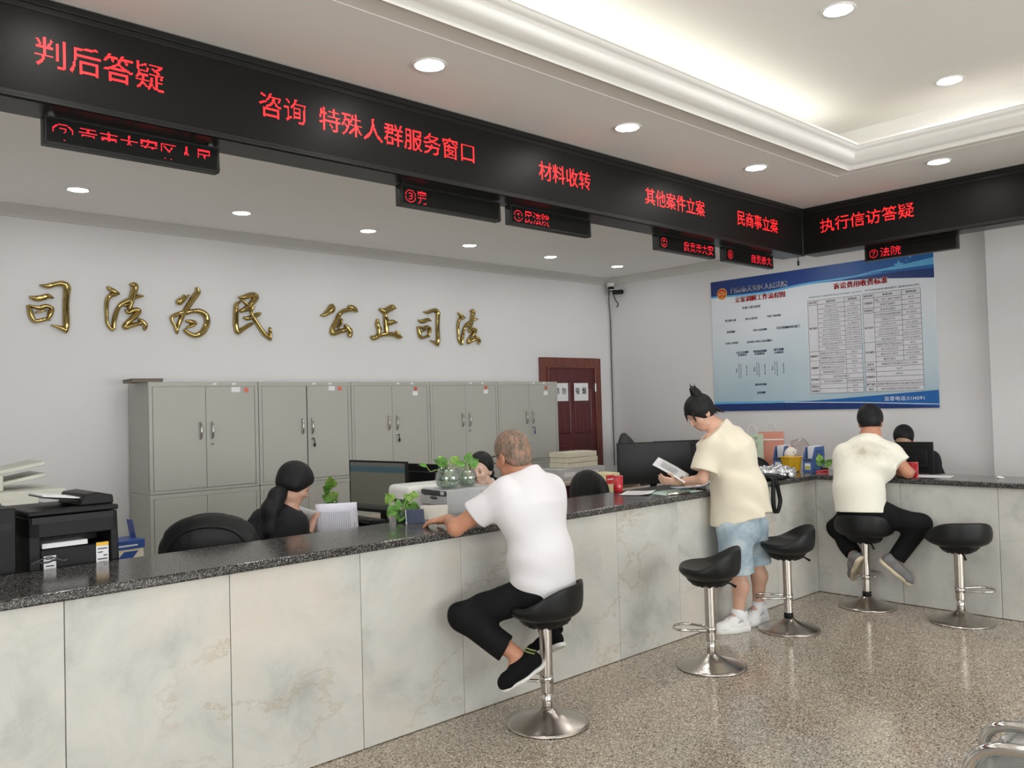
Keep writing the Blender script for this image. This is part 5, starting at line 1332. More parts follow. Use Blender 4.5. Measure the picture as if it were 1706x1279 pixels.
def bowl(c, r, h):
    def f(t):
        o = MB(); prof = [(0, .002), (r*.55, .002), (r*.85, h*.16), (r, h*.45), (r*.93, h*.75), (r*.74, h*.94), (r*.78, h), (r*.755, h), (r*.715, h*.94), (r*.90, h*.75), (r*.965, h*.45), (r*.82, h*.17), (r*.5, .007), (0, .007)]
        g = o.lathe(prof, c, 32).build('glass_bowl', GLASS, t, True)
        MB().lathe([(0, .008), (r*.5, .008), (r*.81, h*.18), (r*.955, h*.45), (r*.92, h*.66), (0, h*.66)], c, 32).build('water', WATER, g, True)
        rt = MB(); rnd = random.Random(int(r*1e4))
        for k in range(14):
            a = rnd.uniform(0, 6.28); q = rnd.uniform(.2, .8)*r; p0 = (c[0]+.02*math.cos(a), c[1]+.02*math.sin(a), c[2]+h*.85)
            rt.tube(catmull([p0, (c[0]+q*.6*math.cos(a), c[1]+q*.6*math.sin(a), c[2]+h*.45), (c[0]+q*math.cos(a+.7), c[1]+q*math.sin(a+.7), c[2]+h*.14)], 4), .0022, 5)
        rt.build('roots', ROOTM, g, True)
    return f
def multi(*fs):
    def f(t):
        for q in fs: q(t)
    return f
VT = Vector((-3.19, .72, DZ+dh))
pothos('potted_pothos', 'green leafy cuttings in two round glass bowls on top of the grey drawer box', VT,
  [([(-.08, 0, .08), (-.11, .0, .14), (-.125, .0, .165)], (-.055, .03, .185), (-.3, -.8, .5), .085), ([(-.08, 0, .08), (-.10, -.02, .15)], (-.165, .02, .185), (-.4, -.8, .4), .075),
   ([(-.06, 0, .08), (-.02, -.02, .14)], (.065, -.02, .155), (-.1, -.8, .6), .06), ([(-.07, 0, .08), (-.03, .02, .15)], (.04, .02, .195), (-.2, -.8, .5), .065),
   ([(.09, 0, .07), (.11, .01, .13)], (.165, -.02, .165), (-.2, -.9, .3), .07), ([(.09, 0, .07), (.10, .02, .15)], (.13, .02, .215), (-.5, -.8, .2), .065), ([(.08, 0, .08), (.06, .0, .12)], (.015, -.03, .14), (.0, -.7, .7), .05),
   ([(-.08, 0, .09), (-.16, .0, .12), (-.21, .0, .115), (-.24, 0, .15)], (-.29, .01, .165), (-.2, -.7, .7), .035)],
  multi(bowl((-.075, 0, 0), .082, .125), bowl((.085, .01, 0), .066, .105)))
def small_pot(r, h, mat):
    def f(t): MB().lathe([(0, 0), (r*.75, 0), (r, h), (r*.9, h), (r*.7, .01), (0, .01)], seg=24).build('pot', mat, t, True)
    return f
pothos('potted_pothos', 'trailing green plant in a small pot behind the blue card on the worktop', (-3.79, .475, WZ),
  [([(0, 0, .06), (-.04, 0, .11), (-.07, 0, .12)], (-.105, .0, .165), (-.5, -.8, .3), .07), ([(0, 0, .06), (-.05, -.01, .08)], (-.11, -.01, .05), (-.6, -.8, .2), .07), ([(0, 0, .06), (.0, 0, .10)], (.07, 0, .085), (-.3, -.8, .5), .07),
   ([(0, 0, .06), (.06, 0, .11), (.08, 0, .12)], (.10, .02, .165), (-.6, -.7, .2), .06), ([(0, 0, .06), (.05, 0, .08)], (.12, -.01, .06), (-.4, -.8, .3), .07), ([(0, 0, .06), (-.02, -.02, .06)], (-.045, -.03, .005), (-.4, -.8, .3), .075), ([(0, 0, .06), (.02, -.01, .12)], (.055, .0, .15), (-.3, -.9, .3), .06), ([(0, 0, .06), (-.05, 0, .10)], (-.02, -.03, .09), (-.3, -.8, .5), .07)],
  small_pot(.045, .065, pm('dark_green_pot', (.03, .07, .03), .4)))
def tall_vase(t): MB().lathe([(0, 0), (.045, 0), (.05, .08), (.035, .13), (.04, .15), (.034, .15), (.03, .13), (.045, .08), (.04, .006), (0, .006)], seg=24).build('glass_vase', GLASS, t, True)
pothos('potted_pothos', 'green pothos hanging beside the left edge of the lit monitor', (-3.36, 1.93, DZ),
  [([(0, 0, .14), (-.01, 0, .24)], (-.04, -.02, .32), (-.6, -.8, .1), .09), ([(0, 0, .14), (-.03, 0, .22)], (-.09, -.02, .25), (-.6, -.8, .2), .09), ([(0, 0, .14), (-.04, 0, .17)], (-.08, -.02, .14), (-.6, -.8, .2), .09), ([(0, 0, .14), (-.02, 0, .20)], (.0, -.03, .13), (-.5, -.8, .3), .09), ([(0, 0, .14), (-.01, 0, .15)], (-.03, -.03, .08), (-.5, -.8, .3), .08)], tall_vase)
# red cup, stacks and folders
def cup(loc, label, r=.034, h=.112, handle=None):
    t = thing('cup', label, 'cup', loc, 0, None)
    MB().lathe([(0, 0), (r*.9, 0), (r, .006), (r*1.03, h), (r*.95, h), (r*.9, .010), (0, .010)], seg=28).build('cup_body', REDP, t, True)
    MB().lathe([(r*.93, h-.002), (r*1.05, h-.002), (r*1.05, h+.004), (r*.93, h+.004)], seg=28).build('rim', pm('cup_rim', (.6, .1, .1), .25), t, True)
    if handle is not None:
        c, s = math.cos(handle), math.sin(handle)
        MB().tube(catmull([(r*.95*c, r*.95*s, h*.8), ((r+.028)*c, (r+.028)*s, h*.7), ((r+.028)*c, (r+.028)*s, h*.35), (r*.95*c, r*.95*s, h*.22)], 5), .005, 8).build('handle', REDP, t, True)
    return t
cup((-1.93, .475, WZ), 'dark red cup on the worktop between the office chair and the dark monitor')
cup((0.143, -0.731, 0.957), 'bright red cup on the short counter by the seated man\'s elbow', .036, .108, R_(-140))
for i, (z, dx, lb) in enumerate(((.96, 0, 'lowest cream document pack of the pile on the grey file boxes'), (1.012, .006, 'middle cream document pack of the pile by the red door'), (1.064, -.004, 'topmost cream document pack of the pile by the red door'))):
    t = thing('document_pack', lb, 'document pack', (-.305+dx, 2.42, z), R_(1.5*i), 'cream packs on the file boxes')
    MB().box((-.215, -.13, 0), (.215, .13, .049)).build('page_block', CREAMP, t, bevel=.003); B('wrapper', (-.217, -.06, -.0002), (.217, .06, .0500), pm('wrapper_cream', (.72, .68, .55), .6), t)
for i, (x, lb) in enumerate(((-.505, 'left pale grey file box under the cream packs'), (-.165, 'right pale grey file box under the cream packs'))):
    t = thing('file_box', lb, 'file box', (x, 2.42, .85), 0, 'pale file boxes')
    MB().box((-.165, -.15, 0), (.165, .15, .108)).build('box_body', pm('file_box_grey', (.55, .56, .60), .5), t, bevel=.004); B('spine_label', (-.10, -.152, .03), (.06, -.150, .075), PAPER, t)
yb = thing('paper_stack', 'yellowish paper stack with a red label behind the red cup', 'paper stack', (-1.017, 1.420, 0.893), R_(-10))
yb.location.z = DZ
MB().box((-.12, -.10, 0), (.11, .10, .19)).build('sheets', pm('yellow_paper', (.72, .66, .40), .8), yb, bevel=.002); B('red_label', (-.04, -.102, .10), (.05, -.100, .175), REDINK, yb); B('white_strip', (-.03, -.1028, .135), (.04, -.102, .145), PAPER, yb)
bp = thing('backpack', 'dark grey backpack standing in the room corner behind the monitor', 'bag', (1.05, 2.85, 0), 0)
S = Field(); S.cone((0, 0, .92), (0, 0, 1.10), .15, .11, .05, (0, 1, 0), .6).cone((-.02, 0, 1.12), (-.04, 0, 1.20), .09, .05, .05, (0, 1, 0), .7).cone((.10, -.02, 1.0), (.34, -.06, 1.06), .09, .06, .05, (0, 1, 0), .8); S.disp = folds(.008, 24)
o = S.build('bag_body', .012, pm('dark_grey_nylon', (.055, .055, .062), .7, bump=.2), None); o.parent = bp
MB().tube(catmull([(-.10, -.11, 1.10), (-.13, -.14, 1.0), (-.12, -.12, .86)], 5), .018, 8).build('strap', BLACKP, bp, True)
bst = thing('side_cabinet', 'dark low cabinet under the backpack in the room corner', 'cabinet', (1.12, 2.85, 0), 0)
B('cabinet_body', (-.42, -.25, 0), (.42, .25, .765), DGREYP, bst, bevel=.004); B('cabinet_door', (-.40, -.262, .04), (-.005, -.25, .74), DGREYP, bst, bevel=.003); B('cabinet_door', (.005, -.262, .04), (.40, -.262+.012, .74), DGREYP, bst, bevel=.003)
# papers and clip folder on the counter before the standing woman
def sheet(nm, label, cx, cy, w_, h_, ang, mat, z=WZ, curl=.012, group=None, txt=0):
    t = thing(nm, label, 'papers', (cx, cy, z), ang, group)
    q = MB().sheet(lambda u, v: ((u-.5)*w_, (v-.5)*h_, .002+curl*max(0, u-.55)**2*4+curl*.5*max(0, .4-v)**2*4), 10, 10)
    q.build('sheet', mat, t, True, solid=.0015, fix=False)
    if txt:
        l = MB(); rnd = random.Random(3)
        for i in range(txt):
            v = .12+.75*i/txt; x0, x1 = .12, rnd.uniform(.6, .9)
            l.sheet(lambda u, w2, v=v, x0=x0, x1=x1: ((x0+(x1-x0)*u-.5)*w_, (v+.012*w2-.5)*h_, .0035+curl*max(0, x0+(x1-x0)*u-.55)**2*4+curl*.5*max(0, .4-v)**2*4), 6, 1)
        l.build('printed_lines', INK, t, fix=False)
    return t
sheet('paper_sheet', 'white sheet lying flat on the worktop left of the green folder', -1.93, .30, .21, .297, R_(-62), PAPER, group=None, txt=9)
sheet('paper_sheet', 'crumpled white papers on the green folder under the woman\'s forearm', -1.52, .14, .24, .22, R_(-30), PAPERB, WZ+.012, .06)
gf = thing('clipboard', 'pale green clip folder lying on the worktop edge in front of the woman', 'folder', (-1.76, .13, WZ), R_(-12))
MB().sheet(lambda u, v: ((u-.5)*.34, (v-.5)*.24, .003+.006*u*u), 6, 4).build('green_cover', pm('mint_folder', (.46, .62, .54), .6), gf, True, solid=.002, fix=False)
MB().box((-.15, -.125, .002), (.05, -.105, .010)).tube([(-.14, -.118, .012), (.04, -.118, .012)], .006, 8).build('metal_clip', CHROME, gf, True)

# ------------------------------------------------------------------ things on the corner and the short counter
yb_ = thing('desk_bin', 'small yellow desk bin with a white egg-shaped lid on the worktop corner', 'bin', (.15, .29, WZ), R_(-25))
MB().add([(-.052, -.052, 0), (.052, -.052, 0), (.052, .052, 0), (-.052, .052, 0), (-.065, -.065, .125), (.065, -.065, .125), (.065, .065, .125), (-.065, .065, .125)], [(0, 3, 2, 1), (4, 5, 6, 7), (0, 1, 5, 4), (1, 2, 6, 5), (2, 3, 7, 6), (3, 0, 4, 7)]).build('bin_body', YELLOWP, yb_, bevel=.010, seg=3)
B('rim', (-.068, -.068, .118), (.068, .068, .132), YELLOWP, yb_, bevel=.005)
ld = MB().lathe([(0, .13), (.058, .13), (.056, .16), (.043, .19), (.022, .207), (0, .212)], seg=28).build('lid', pm('lid_white', (.80, .77, .70), .4), yb_, True)
MB().ell((-.014, -.056, .168), (.005, .004, .005), 10, 8).build('eye_dot', INK, ld, True); MB().ell((.02, -.054, .168), (.005, .004, .005), 10, 8).build('eye_dot', INK, ld, True); MB().ell((.003, -.062, .150), (.012, .008, .006), 10, 8).build('beak', pm('beak_orange', (.50, .22, .08), .5), ld, True)
MB().ell((.0, .01, .215), (.018, .014, .010), 10, 8).build('crest', pm('crest_pink', (.70, .40, .32), .5), ld, True)
def holder(loc, rz, label, slots):
    t = thing('file_holder', label, 'file holder', loc, rz, 'blue magazine files')
    d_, h_, w_ = .25, .21, .085
    # plate outlines with the sloping front
    side = [(0, 0), (d_, 0), (d_, h_), (.06, h_), (0, h_*.55)]
    for y in (0, w_-.004): 
        MB().prism(side, (0, .004, 0), (0, y, 0), (1, 0, 0), (0, 0, 1)).build('side_plate', BLUEP2, t)
    b_ = MB(); b_.box((0, .004, 0), (d_, w_-.004, .004)); b_.box((d_-.004, .004, .004), (d_, w_-.004, h_)); b_.box((0, .004, .004), (.004, w_-.004, h_*.55)); b_.build('frame', BLUEP2, t)
    B('label_card', (-.0025, .018, .02), (0, w_-.018, .075), PAPER, t); B('label_colour', (-.0035, .022, .025), (-.0024, w_-.022, .05), pm('label_olive', (.50, .50, .10), .5), t); B('front_band', (-.002, .010, .095), (0, w_-.010, .110), DGREYP, t)
    if slots:
        m = MB()
        for i in range(3):
            for j in range(5): m.obox((.10+.045*i, -.001, .05+.03*j), (.008, 0, .008), (0, .0012, 0), (-.003, 0, .003))
        m.build('slots', NAVY, t)
    B('papers', (.075, .010, .004), (d_-.01, w_-.012, h_+.004), PAPER, t)
    return t
holder((.20, .40, WZ), R_(10), 'blue file holder with label card left of the yellow bin', True)
holder((.165, .105, WZ), R_(4), 'blue slotted file holder right of the yellow bin', True)
pothos('potted_pothos', 'small dark green plant beside the blue slotted holder, by the seated man', (.12, -.02, WZ),
  [([(0, 0, .04), (.0, .03, .09)], (.01, .05, .165), (-.9, -.3, .2), .06), ([(0, 0, .04), (.0, .02, .07)], (-.02, .06, .10), (-.9, -.2, .4), .05), ([(0, 0, .04), (.0, -.03, .08)], (.0, -.075, .115), (-.9, -.2, .3), .055), ([(0, 0, .04), (.0, -.02, .06)], (-.03, -.07, .07), (-.8, -.2, .5), .05), ([(0, 0, .04), (.0, .0, .08)], (-.02, -.01, .12), (-.9, 0, .3), .05)],
  small_pot(.035, .05, BLACKP))
rp_ = thing('stapler', 'small bright red stapler lying on the worktop in front of the little plant', 'stapler', (0.076, -0.025, 0.957), R_(-60))
MB().box((-.05, -.014, .0), (.05, .014, .012)).build('stapler_base', REDP, rp_, bevel=.003); MB().obox((0, 0, .024), (.048, 0, .004), (0, .012, 0), (0, 0, .008)).build('stapler_arm', REDP, rp_, bevel=.004)
fo = thing('foil_parcel', 'crumpled silver foil parcel on the worktop corner behind the woman', 'parcel', (-0.452, 0.124, 0.957), R_(-40))
S = Field(); S.cone((-.11, 0, .045), (.10, .02, .05), .075, .070, .03, (0, 0, 1), .55).cone((-.06, -.05, .03), (.12, -.04, .03), .04, .05, .03, (0, 0, 1), .6).cone((-.03, .06, .04), (.07, .07, .07), .05, .03, .02, (0, 0, 1), .7); S.cut((0, 0, .001), (0, 0, -1))
def crumple(x, y, z): return (.012*np.sin(46*x+20*np.sin(24*y))*np.sin(60*z+31*y)+.006*np.sin(90*x-70*y)).astype(np.float32)
S.disp = crumple
o = S.build('foil', .006, FOIL, None); o.parent = fo
hb = thing('shoulder_bag', 'black bag under the silver parcel with its strap hanging over the counter edge', 'bag', (-.60, .05, WZ), R_(0))
S = Field(); S.cone((-.06, .06, .022), (.14, .12, .025), .09, .09, .03, (0, 0, 1), .3).cone((.0, -.03, .015), (.12, .0, .015), .06, .06, .03, (0, 0, 1), .3); S.cut((0, 0, .001), (0, 0, -1))
o = S.build('bag_body', .008, BLACKP, None); o.parent = hb
def strap(pts, w_=.026):
    m = MB(); P = catmull(pts, 6)
    vs = []; fs = []
    for i, p in enumerate(P): vs += [Vector(p)+Vector((w_/2, -.01, 0)), Vector(p)-Vector((w_/2, -.01, 0))]
    fs = [(2*i, 2*i+1, 2*i+3, 2*i+2) for i in range(len(P)-1)]
    return m.add(vs, fs)
strap([(-.09, -.04, .03), (-.115, -.085, .012), (-.135, -.095, -.04), (-.15, -.098, -.14), (-.13, -.098, -.225), (-.09, -.096, -.235), (-.045, -.096, -.16), (-.06, -.094, -.08), (-.085, -.088, .008), (-.06, -.04, .03)]).build('strap', BLACKP, hb, True, solid=.004, fix=False)
ug = thing('paper_sheet', 'white sheet under the red cup on the short counter', 'papers', (.24, -.82, WZ), R_(10))
MB().box((-.10, -.15, 0), (.10, .15, .002)).build('sheet', PAPER, ug)
wt_ = thing('tissue_pack', 'tiny white tissue lying on the short counter at the right edge', 'tissue', (.30, -1.29, WZ), R_(20))
S = Field(); S.ell((0, 0, .004), (.035, .025, .010), k=.01).ell((.015, .01, .008), (.018, .012, .010), k=.01); S.cut((0, 0, .0005), (0, 0, -1)); o = S.build('tissue', .004, PAPER, None); o.parent = wt_
# gift bags on the side table
def gift(loc, rz, w_, d_, h_, mat, label, ribbon=None, art=None):
    t = thing('gift_bag', label, 'gift bag', loc, rz, 'gift bags by the right wall')
    m = MB(); v = [(-w_/2, -d_/2), (w_/2, -d_/2), (w_/2, d_/2), (-w_/2, d_/2)]
    m.add([(x*1.0, y, 0) for x, y in v]+[(x*1.04, y*.5, h_) for x, y in v], [(0, 3, 2, 1), (0, 1, 5, 4), (1, 2, 6, 5), (2, 3, 7, 6), (3, 0, 4, 7)])
    m.build('bag_body', mat, t, solid=.003)
    for s in (-1, 1):
        MB().tube(catmull([(-w_*.22, s*d_*.25, h_), (-w_*.18, s*d_*.25, h_+.06), (0, s*d_*.25, h_+.10), (w_*.18, s*d_*.25, h_+.06), (w_*.22, s*d_*.25, h_)], 5), .003, 6).build('handle', pm('cord_white', (.75, .75, .72), .6), t, True)
    if art: art(t, w_, d_, h_)
    return t
def art1(t, w_, d_, h_):
    m = MB()
    for i, (x0, x1, z) in enumerate(((-.07, .05, .86), (-.03, .06, .72), (-.05, .045, .66))): text_into(m, '春风十里茶'[:4-i % 2], (x0, -d_*.5*(1-.5*z)-.004, h_*z), (1, 0, 0), (0, 0, 1), .03, width=x1-x0)
    m.build('lettering', pm('green_print', (.10, .16, .08), .6), t, fix=False)
    q = MB(); q.add([(-.06, -d_*.5+.004, h_*.10), (.08, -d_*.5+.004, h_*.10), (.085, -d_*.42, h_*.30), (.03, -d_*.38, h_*.48), (-.05, -d_*.40, h_*.40)], [(0, 1, 2, 3, 4)]); q.build('printed_hill', pm('sage_print', (.24, .34, .22), .6), t, fix=False)
def art2(t, w_, d_, h_):
    B('ribbon_band', (-w_*.51, -d_*.30-.006, h_*.80), (w_*.51, -d_*.30, h_*.83), PAPER, t)
gift((1.02, 1.19, .83), R_(-60), .20, .09, .41, GREENB, 'pale green gift bag with printed hills and loop handles by the wall', art=art1)
gift((1.27, 1.13, .83), R_(-58), .24, .11, .42, PINKB, 'salmon pink gift bag standing beside the pale green one', art=art2)
cl = thing('plastic_bag', 'clear crumpled plastic bag beside the salmon gift bag', 'bag', (1.38, .86, .83), 0)
S = Field(); S.cone((0, -.06, .10), (0, .06, .10), .10, .10, .05, (1, 0, 0), .7).cone((0, -.05, .12), (.01, .03, .30), .10, .08, .05, (1, 0, 0), .6); S.disp = folds(.008, 40, 2.0); S.cut((0, 0, .002), (0, 0, -1)); S.cut((0, 0, .35), (0, .2, 1))
o = S.build('film', .012, thin_glass('clear_film', (.97, .94, .95), .06), None); o.parent = cl
gr = thing('storage_box', 'grey storage box under the clear bag, behind the yellow bin', 'box', (1.06, .76, .83), R_(-20))
MB().box((-.16, -.10, 0), (.16, .10, .16)).build('box_body', GREYP, gr, bevel=.004); B('box_lid', (-.165, -.105, .16), (.165, .105, .185), GREYP, gr, bevel=.004)

# ------------------------------------------------------------------ cameras in the room corner
def seccam(loc, rz, label, dome):
    t = thing('security_camera', label, 'camera', loc, rz, None)
    if dome:
        MB().lathe([(0, 0), (.045, 0), (.05, -.02), (.045, -.05), (0, -.05)], seg=24).build('mount', WHITEP, t, True); MB().ell((0, -.008, -.07), (.040, .040, .040), 20, 14).build('lens_ball', BLACKG, t, True)
    else:
        MB().tube([(0, .0, 0), (0, -.06, .01)], .012, 10).build('bracket', WHITEP, t, True)
        MB().obox((.03, -.10, .015), (.055, -.02, 0), (.010, .028, 0), (0, 0, .026)).build('camera_body', BLACKP, t, bevel=.006); MB().obox((.0, -.09, .045), (.06, -.02, 0), (.01, .03, 0), (0, 0, .004)).build('visor', WHITEP, t)
        MB().lathe([(.0, -.012), (.024, -.012), (.026, .012), (0, .012)], (.088, -.118, .015), 18, 'x').build('lens', BLACKG, t, True)
        MB().tube(catmull([(-.0, -.04, -.01), (.02, -.05, -.08), (.05, -.06, -.13), (.03, -.05, -.17)], 5), .007, 8).build('wire_coil', DGREYP, t, True)
    return t
seccam((1.62, 3.50, 3.105), 0, 'black ball camera in the upper room corner under the cornice', True)
seccam((1.66, 3.50, 2.965), R_(-35), 'small black bullet camera with white bracket just below the ball camera', False)
tag(MB().tube(catmull([(1.62, 3.52, 3.05), (1.655, 3.565, 2.9), (1.685, 3.575, 2.6), (1.688, 3.58, 2.0), (1.685, 3.58, 1.4), (1.688, 3.58, .8)], 6), .006, 8).build('camera_cable', DGREYP, smooth=True), 'thin dark cable running down the room corner from the cameras', 'cable')
wd_ = thing('wall_hook', 'tiny black hook on the right wall above the monitor', 'hook', (XW, 2.06, 1.245), 0)
MB().lathe([(0, 0), (.016, 0), (.016, .008), (0, .008)], (-.008, 0, 0), 14, 'x').build('plate', BLACKP, wd_); MB().tube([(-.008, 0, 0), (-.03, 0, -.005), (-.034, 0, .012)], .004, 6).build('peg', BLACKP, wd_, True)

# ------------------------------------------------------------------ waiting bench, lower right
bn = thing('waiting_bench', 'perforated steel waiting bench with chrome armrests at the lower right', 'bench', (-4.0, -2.43, 0), 0)
m, nt, b = nodes('perforated_steel'); L = nt.links
tc = N(nt, 'ShaderNodeTexCoord'); v = N(nt, 'ShaderNodeTexVoronoi', voronoi_dimensions='2D', Scale=170.0, Randomness=0.0); L.new(tc.outputs['Object'], v.inputs['Vector'])
rp = ramp(nt, [(.28, (.05, .05, .05)), (.34, (.46, .47, .45))]); L.new(v.outputs['Distance'], rp.inputs[0]); L.new(rp.outputs[0], b.inputs['Base Color']); b.inputs['Metallic'].default_value = .6; b.inputs['Roughness'].default_value = .38
PERF = m
for i in range(3):
    x0 = -.03+.56*i
    q = MB().sheet(lambda u, v_: (x0+.53*u, -.02-.46*v_, .42+.025*math.sin(v_*math.pi)*-1+.02*(1-v_)), 6, 10).build('seat_pan', PERF, bn, True, solid=.004, fix=False)
    MB().tube(catmull([(x0, -.012, .435), (x0+.265, -.008, .432), (x0+.53, -.012, .435)], 5), .016, 10).build('seat_front_edge', STEELP, q, True)
    MB().sheet(lambda u, v_: (x0+.53*u, -.47-.13*v_, .43+.42*v_), 6, 8).build('seat_back', PERF, bn, True, solid=.004, fix=False)
for xa in (-.06, .515, 1.08, 1.65):
    if xa == .515:
        MB().tube(catmull([(.42, .012, .45), (.42, -.005, .50), (.42, -.06, .53), (.42, -.20, .54), (.42, -.50, .54)], 6), .021, 14, flat=.8).build('armrest', CHROME, bn, True); continue
    za = .0
    MB().tube(catmull([(xa, -.10, .40), (xa, -.105, .50), (xa, -.115, .575+za), (xa, -.16, .625+za), (xa, -.26, .645+za), (xa, -.42, .64+za), (xa, -.52, .62+za)], 6), .021, 14, flat=.8).build('armrest', CHROME, bn, True)
bm_ = MB(); bm_.box((-.08, -.30, .35), (1.68, -.24, .40)); bm_.build('beam', STEELP, bn, bevel=.006)
for xa in (.25, 1.35): MB().tube(catmull([(xa, -.02, .012), (xa, -.10, .03), (xa, -.27, .36), (xa, -.44, .03), (xa, -.52, .012)], 6), .018, 10).build('leg', CHROME, bn, True)
# ------------------------------------------------------------------ people
def body(root, J, mat, sc=1.0, female=False, res=.0055):
    """one continuous skin: head, neck, trunk, arms with hands, legs with feet"""
    S = Field(); tf = J['tfwd']
    head(S, J['head'], J['hf'], J['hu'], sc, female)
    u = unit(J['hu']); nk = V3(J['neck'])
    S.cone(V3(J['head'])-u*.075*sc-unit(J['hf'])*.018, nk-V3((0, 0, .03)), (.048 if female else .056)*sc, (.060 if female else .068)*sc, .03)
    S.cone(J['pel'], J['waist'], .135, .125, .06, tf, .62); S.cone(J['waist'], J['chest'], .125, .150, .06, tf, .62); S.cone(J['chest'], nk-V3((0, 0, .05)), .13, .075, .06, tf, .6)
    for s in 'LR':
        S.cone(nk-V3((0, 0, .045)), J[s+'s'], .060, .050, .04)
        S.cone(J[s+'s'], J[s+'e'], .050 if not female else .042, .040 if not female else .034, .02); S.cone(J[s+'e'], J[s+'w'], .041 if not female else .035, .027 if not female else .023, .02)
        d, n, sd, cu = J[s+'h']; hand(S, J[s+'w'], d, n, sd, cu, (.98 if not female else .88))
        if s+'k' in J:
            S.cone(J['pel'], J[s+'hip'], .095, .085, .04); S.cone(J[s+'hip'], J[s+'k'], .078, .052, .04); 
            k, a = V3(J[s+'k']), V3(J[s+'a']); mid = k+(a-k)*.32+J.get('calf', V3((0, 0, 0)))
            S.cone(k, mid, .052, .055, .03); S.cone(mid, a, .055, .034, .03); S.cone(a, J[s+'t'], .032, .022, .02)
    return S.build('body', res, mat, root)
def tee(root, J, mat, sl, hem, pad=.02, chest_r=.190, low=.215, res=.007, amp=.004, loose=.0, name='t_shirt', waist_r=None, hemt=.16, sleeve=(.078, .088), shoulder=.075, thick=.66, collar=True):
    """sl = how far down the upper arm the sleeves reach; hem = (point, normal) of the lower edge"""
    S = Field(); tf = J['tfwd']; nk = V3(J['neck'])
    T = Field(); low_p = V3(J['pel'])-V3((0, 0, .14))
    wr = low*.90 if waist_r is None else waist_r
    T.cone(low_p, J['waist'], low+loose, wr, .04, tf, thick+hemt); T.cone(J['waist'], J['chest'], wr, chest_r, .06, tf, thick); T.cone(J['chest'], nk-V3((0, 0, .06)), .178, .085, .06, tf, thick)
    for s in 'LR': T.cone(nk-V3((0, 0, .040)), J[s+'s'], .068, shoulder*.88, .05)
    lat = unit(V3(J['Rs'])-V3(J['Ls']))
    for s, q in (('L', -1), ('R', 1)): T.cone(V3(J[s+'s'])-V3((0, 0, .035)), V3(J['waist'])+lat*q*.085, .058, .070, .05)
    ax_ = unit(nk-V3(J['chest'])); T.cone(nk-ax_*.06, nk+ax_*.05, .090, .074, .03)
    T.cone(V3(J['Ls'])*.88+V3(J['Rs'])*.12-V3((0, 0, .055)), V3(J['Rs'])*.88+V3(J['Ls'])*.12-V3((0, 0, .055)), .088, k=.11, n=tf, fl=.86)
    if hem: T.cut(*hem)
    S.group(T)
    for s in 'LR':
        a, e = V3(J[s+'s']), V3(J[s+'e']); G_ = Field(); d = unit(e-a)
        G_.cone(a, a+(e-a)*(sl+.12), sleeve[0], sleeve[1], .03); G_.cut(a+(e-a)*sl, d); S.group(G_, .035)
    S.disp = folds(amp*1.1, 48, sum(J['pel'])*3, (.5, .4, .75))
    if collar:
        n = unit(unit(V3(J['neck'])-V3(J['chest']))*.9+unit(J['tfwd'])*.30); S.fin.append((nk+n*.016, n))
    return S.build(name, res, mat, root)
def collar_ring(root, J, mat, r=.073, up=.014):
    n = unit(unit(V3(J['neck'])-V3(J['chest']))*.9+unit(J['tfwd'])*.30); c = V3(J['neck'])+n*up; x = unit(np.cross(n, (0, 0, 1)+unit(J['tfwd'])*.2)); y = np.cross(n, x)
    MB().tube([tuple(c+x*math.cos(a)*r+y*math.sin(a)*r*1.06) for a in [2*math.pi*k/28 for k in range(28)]], .009, 8, closed=True).build('collar', mat, root, True, world=True)
def legs(root, J, mat, name, up_r=.098, knee_r=.078, hem_r=.070, hem=.93, res=.007, amp=.005, short=False, waist=.155):
    S = Field()
    T = Field(); T.cone(V3(J['pel'])+V3((0, 0, .05)), V3(J['pel'])-V3((0, 0, .03)), waist, waist+.01, .05, J['tfwd'], .72); S.group(T, .03)
    for s in 'LR':
        G_ = Field(); h, k, a = V3(J[s+'hip']), V3(J[s+'k']), V3(J[s+'a'])
        G_.cone(J['pel'], h, .105, .105, .04)
        if short:
            e = h+(k-h)*hem; G_.cone(h, e+(k-h)*.15, up_r, hem_r, .05); G_.cut(e, unit(k-h)+V3((0, 0, -.4)))
        else:
            G_.cone(h, k, up_r, knee_r, .05); G_.cone(k, k+(a-k)*(hem+.12), knee_r*.98, hem_r, .04); 
            G2 = Field(); G2.group(G_); e = k+(a-k)*hem
            G2.cut(e, unit(a-k)); 
            # the cut may not take the thigh: keep it with its own solid
            G3 = Field(); G3.cone(J['pel'], h, .105, .100, .04); G3.cone(h, k, up_r, knee_r, .05); G2b = Field(); G2b.cone(k, k+(a-k)*(hem+.12), knee_r*.98, hem_r, .04); G2b.cut(e, unit(a-k))
            G_ = Field(); G_.group(G3); G_.group(G2b, .04)
        S.group(G_, .05)
    S.disp = folds(amp, 30, 1.7, (.6, .3, .8))
    return S.build(name, res, mat, root)
VV = lambda *p: np.array(p, float)
LEFTV, AWAY = VV(-.734, .679, 0), VV(.680, .733, 0)

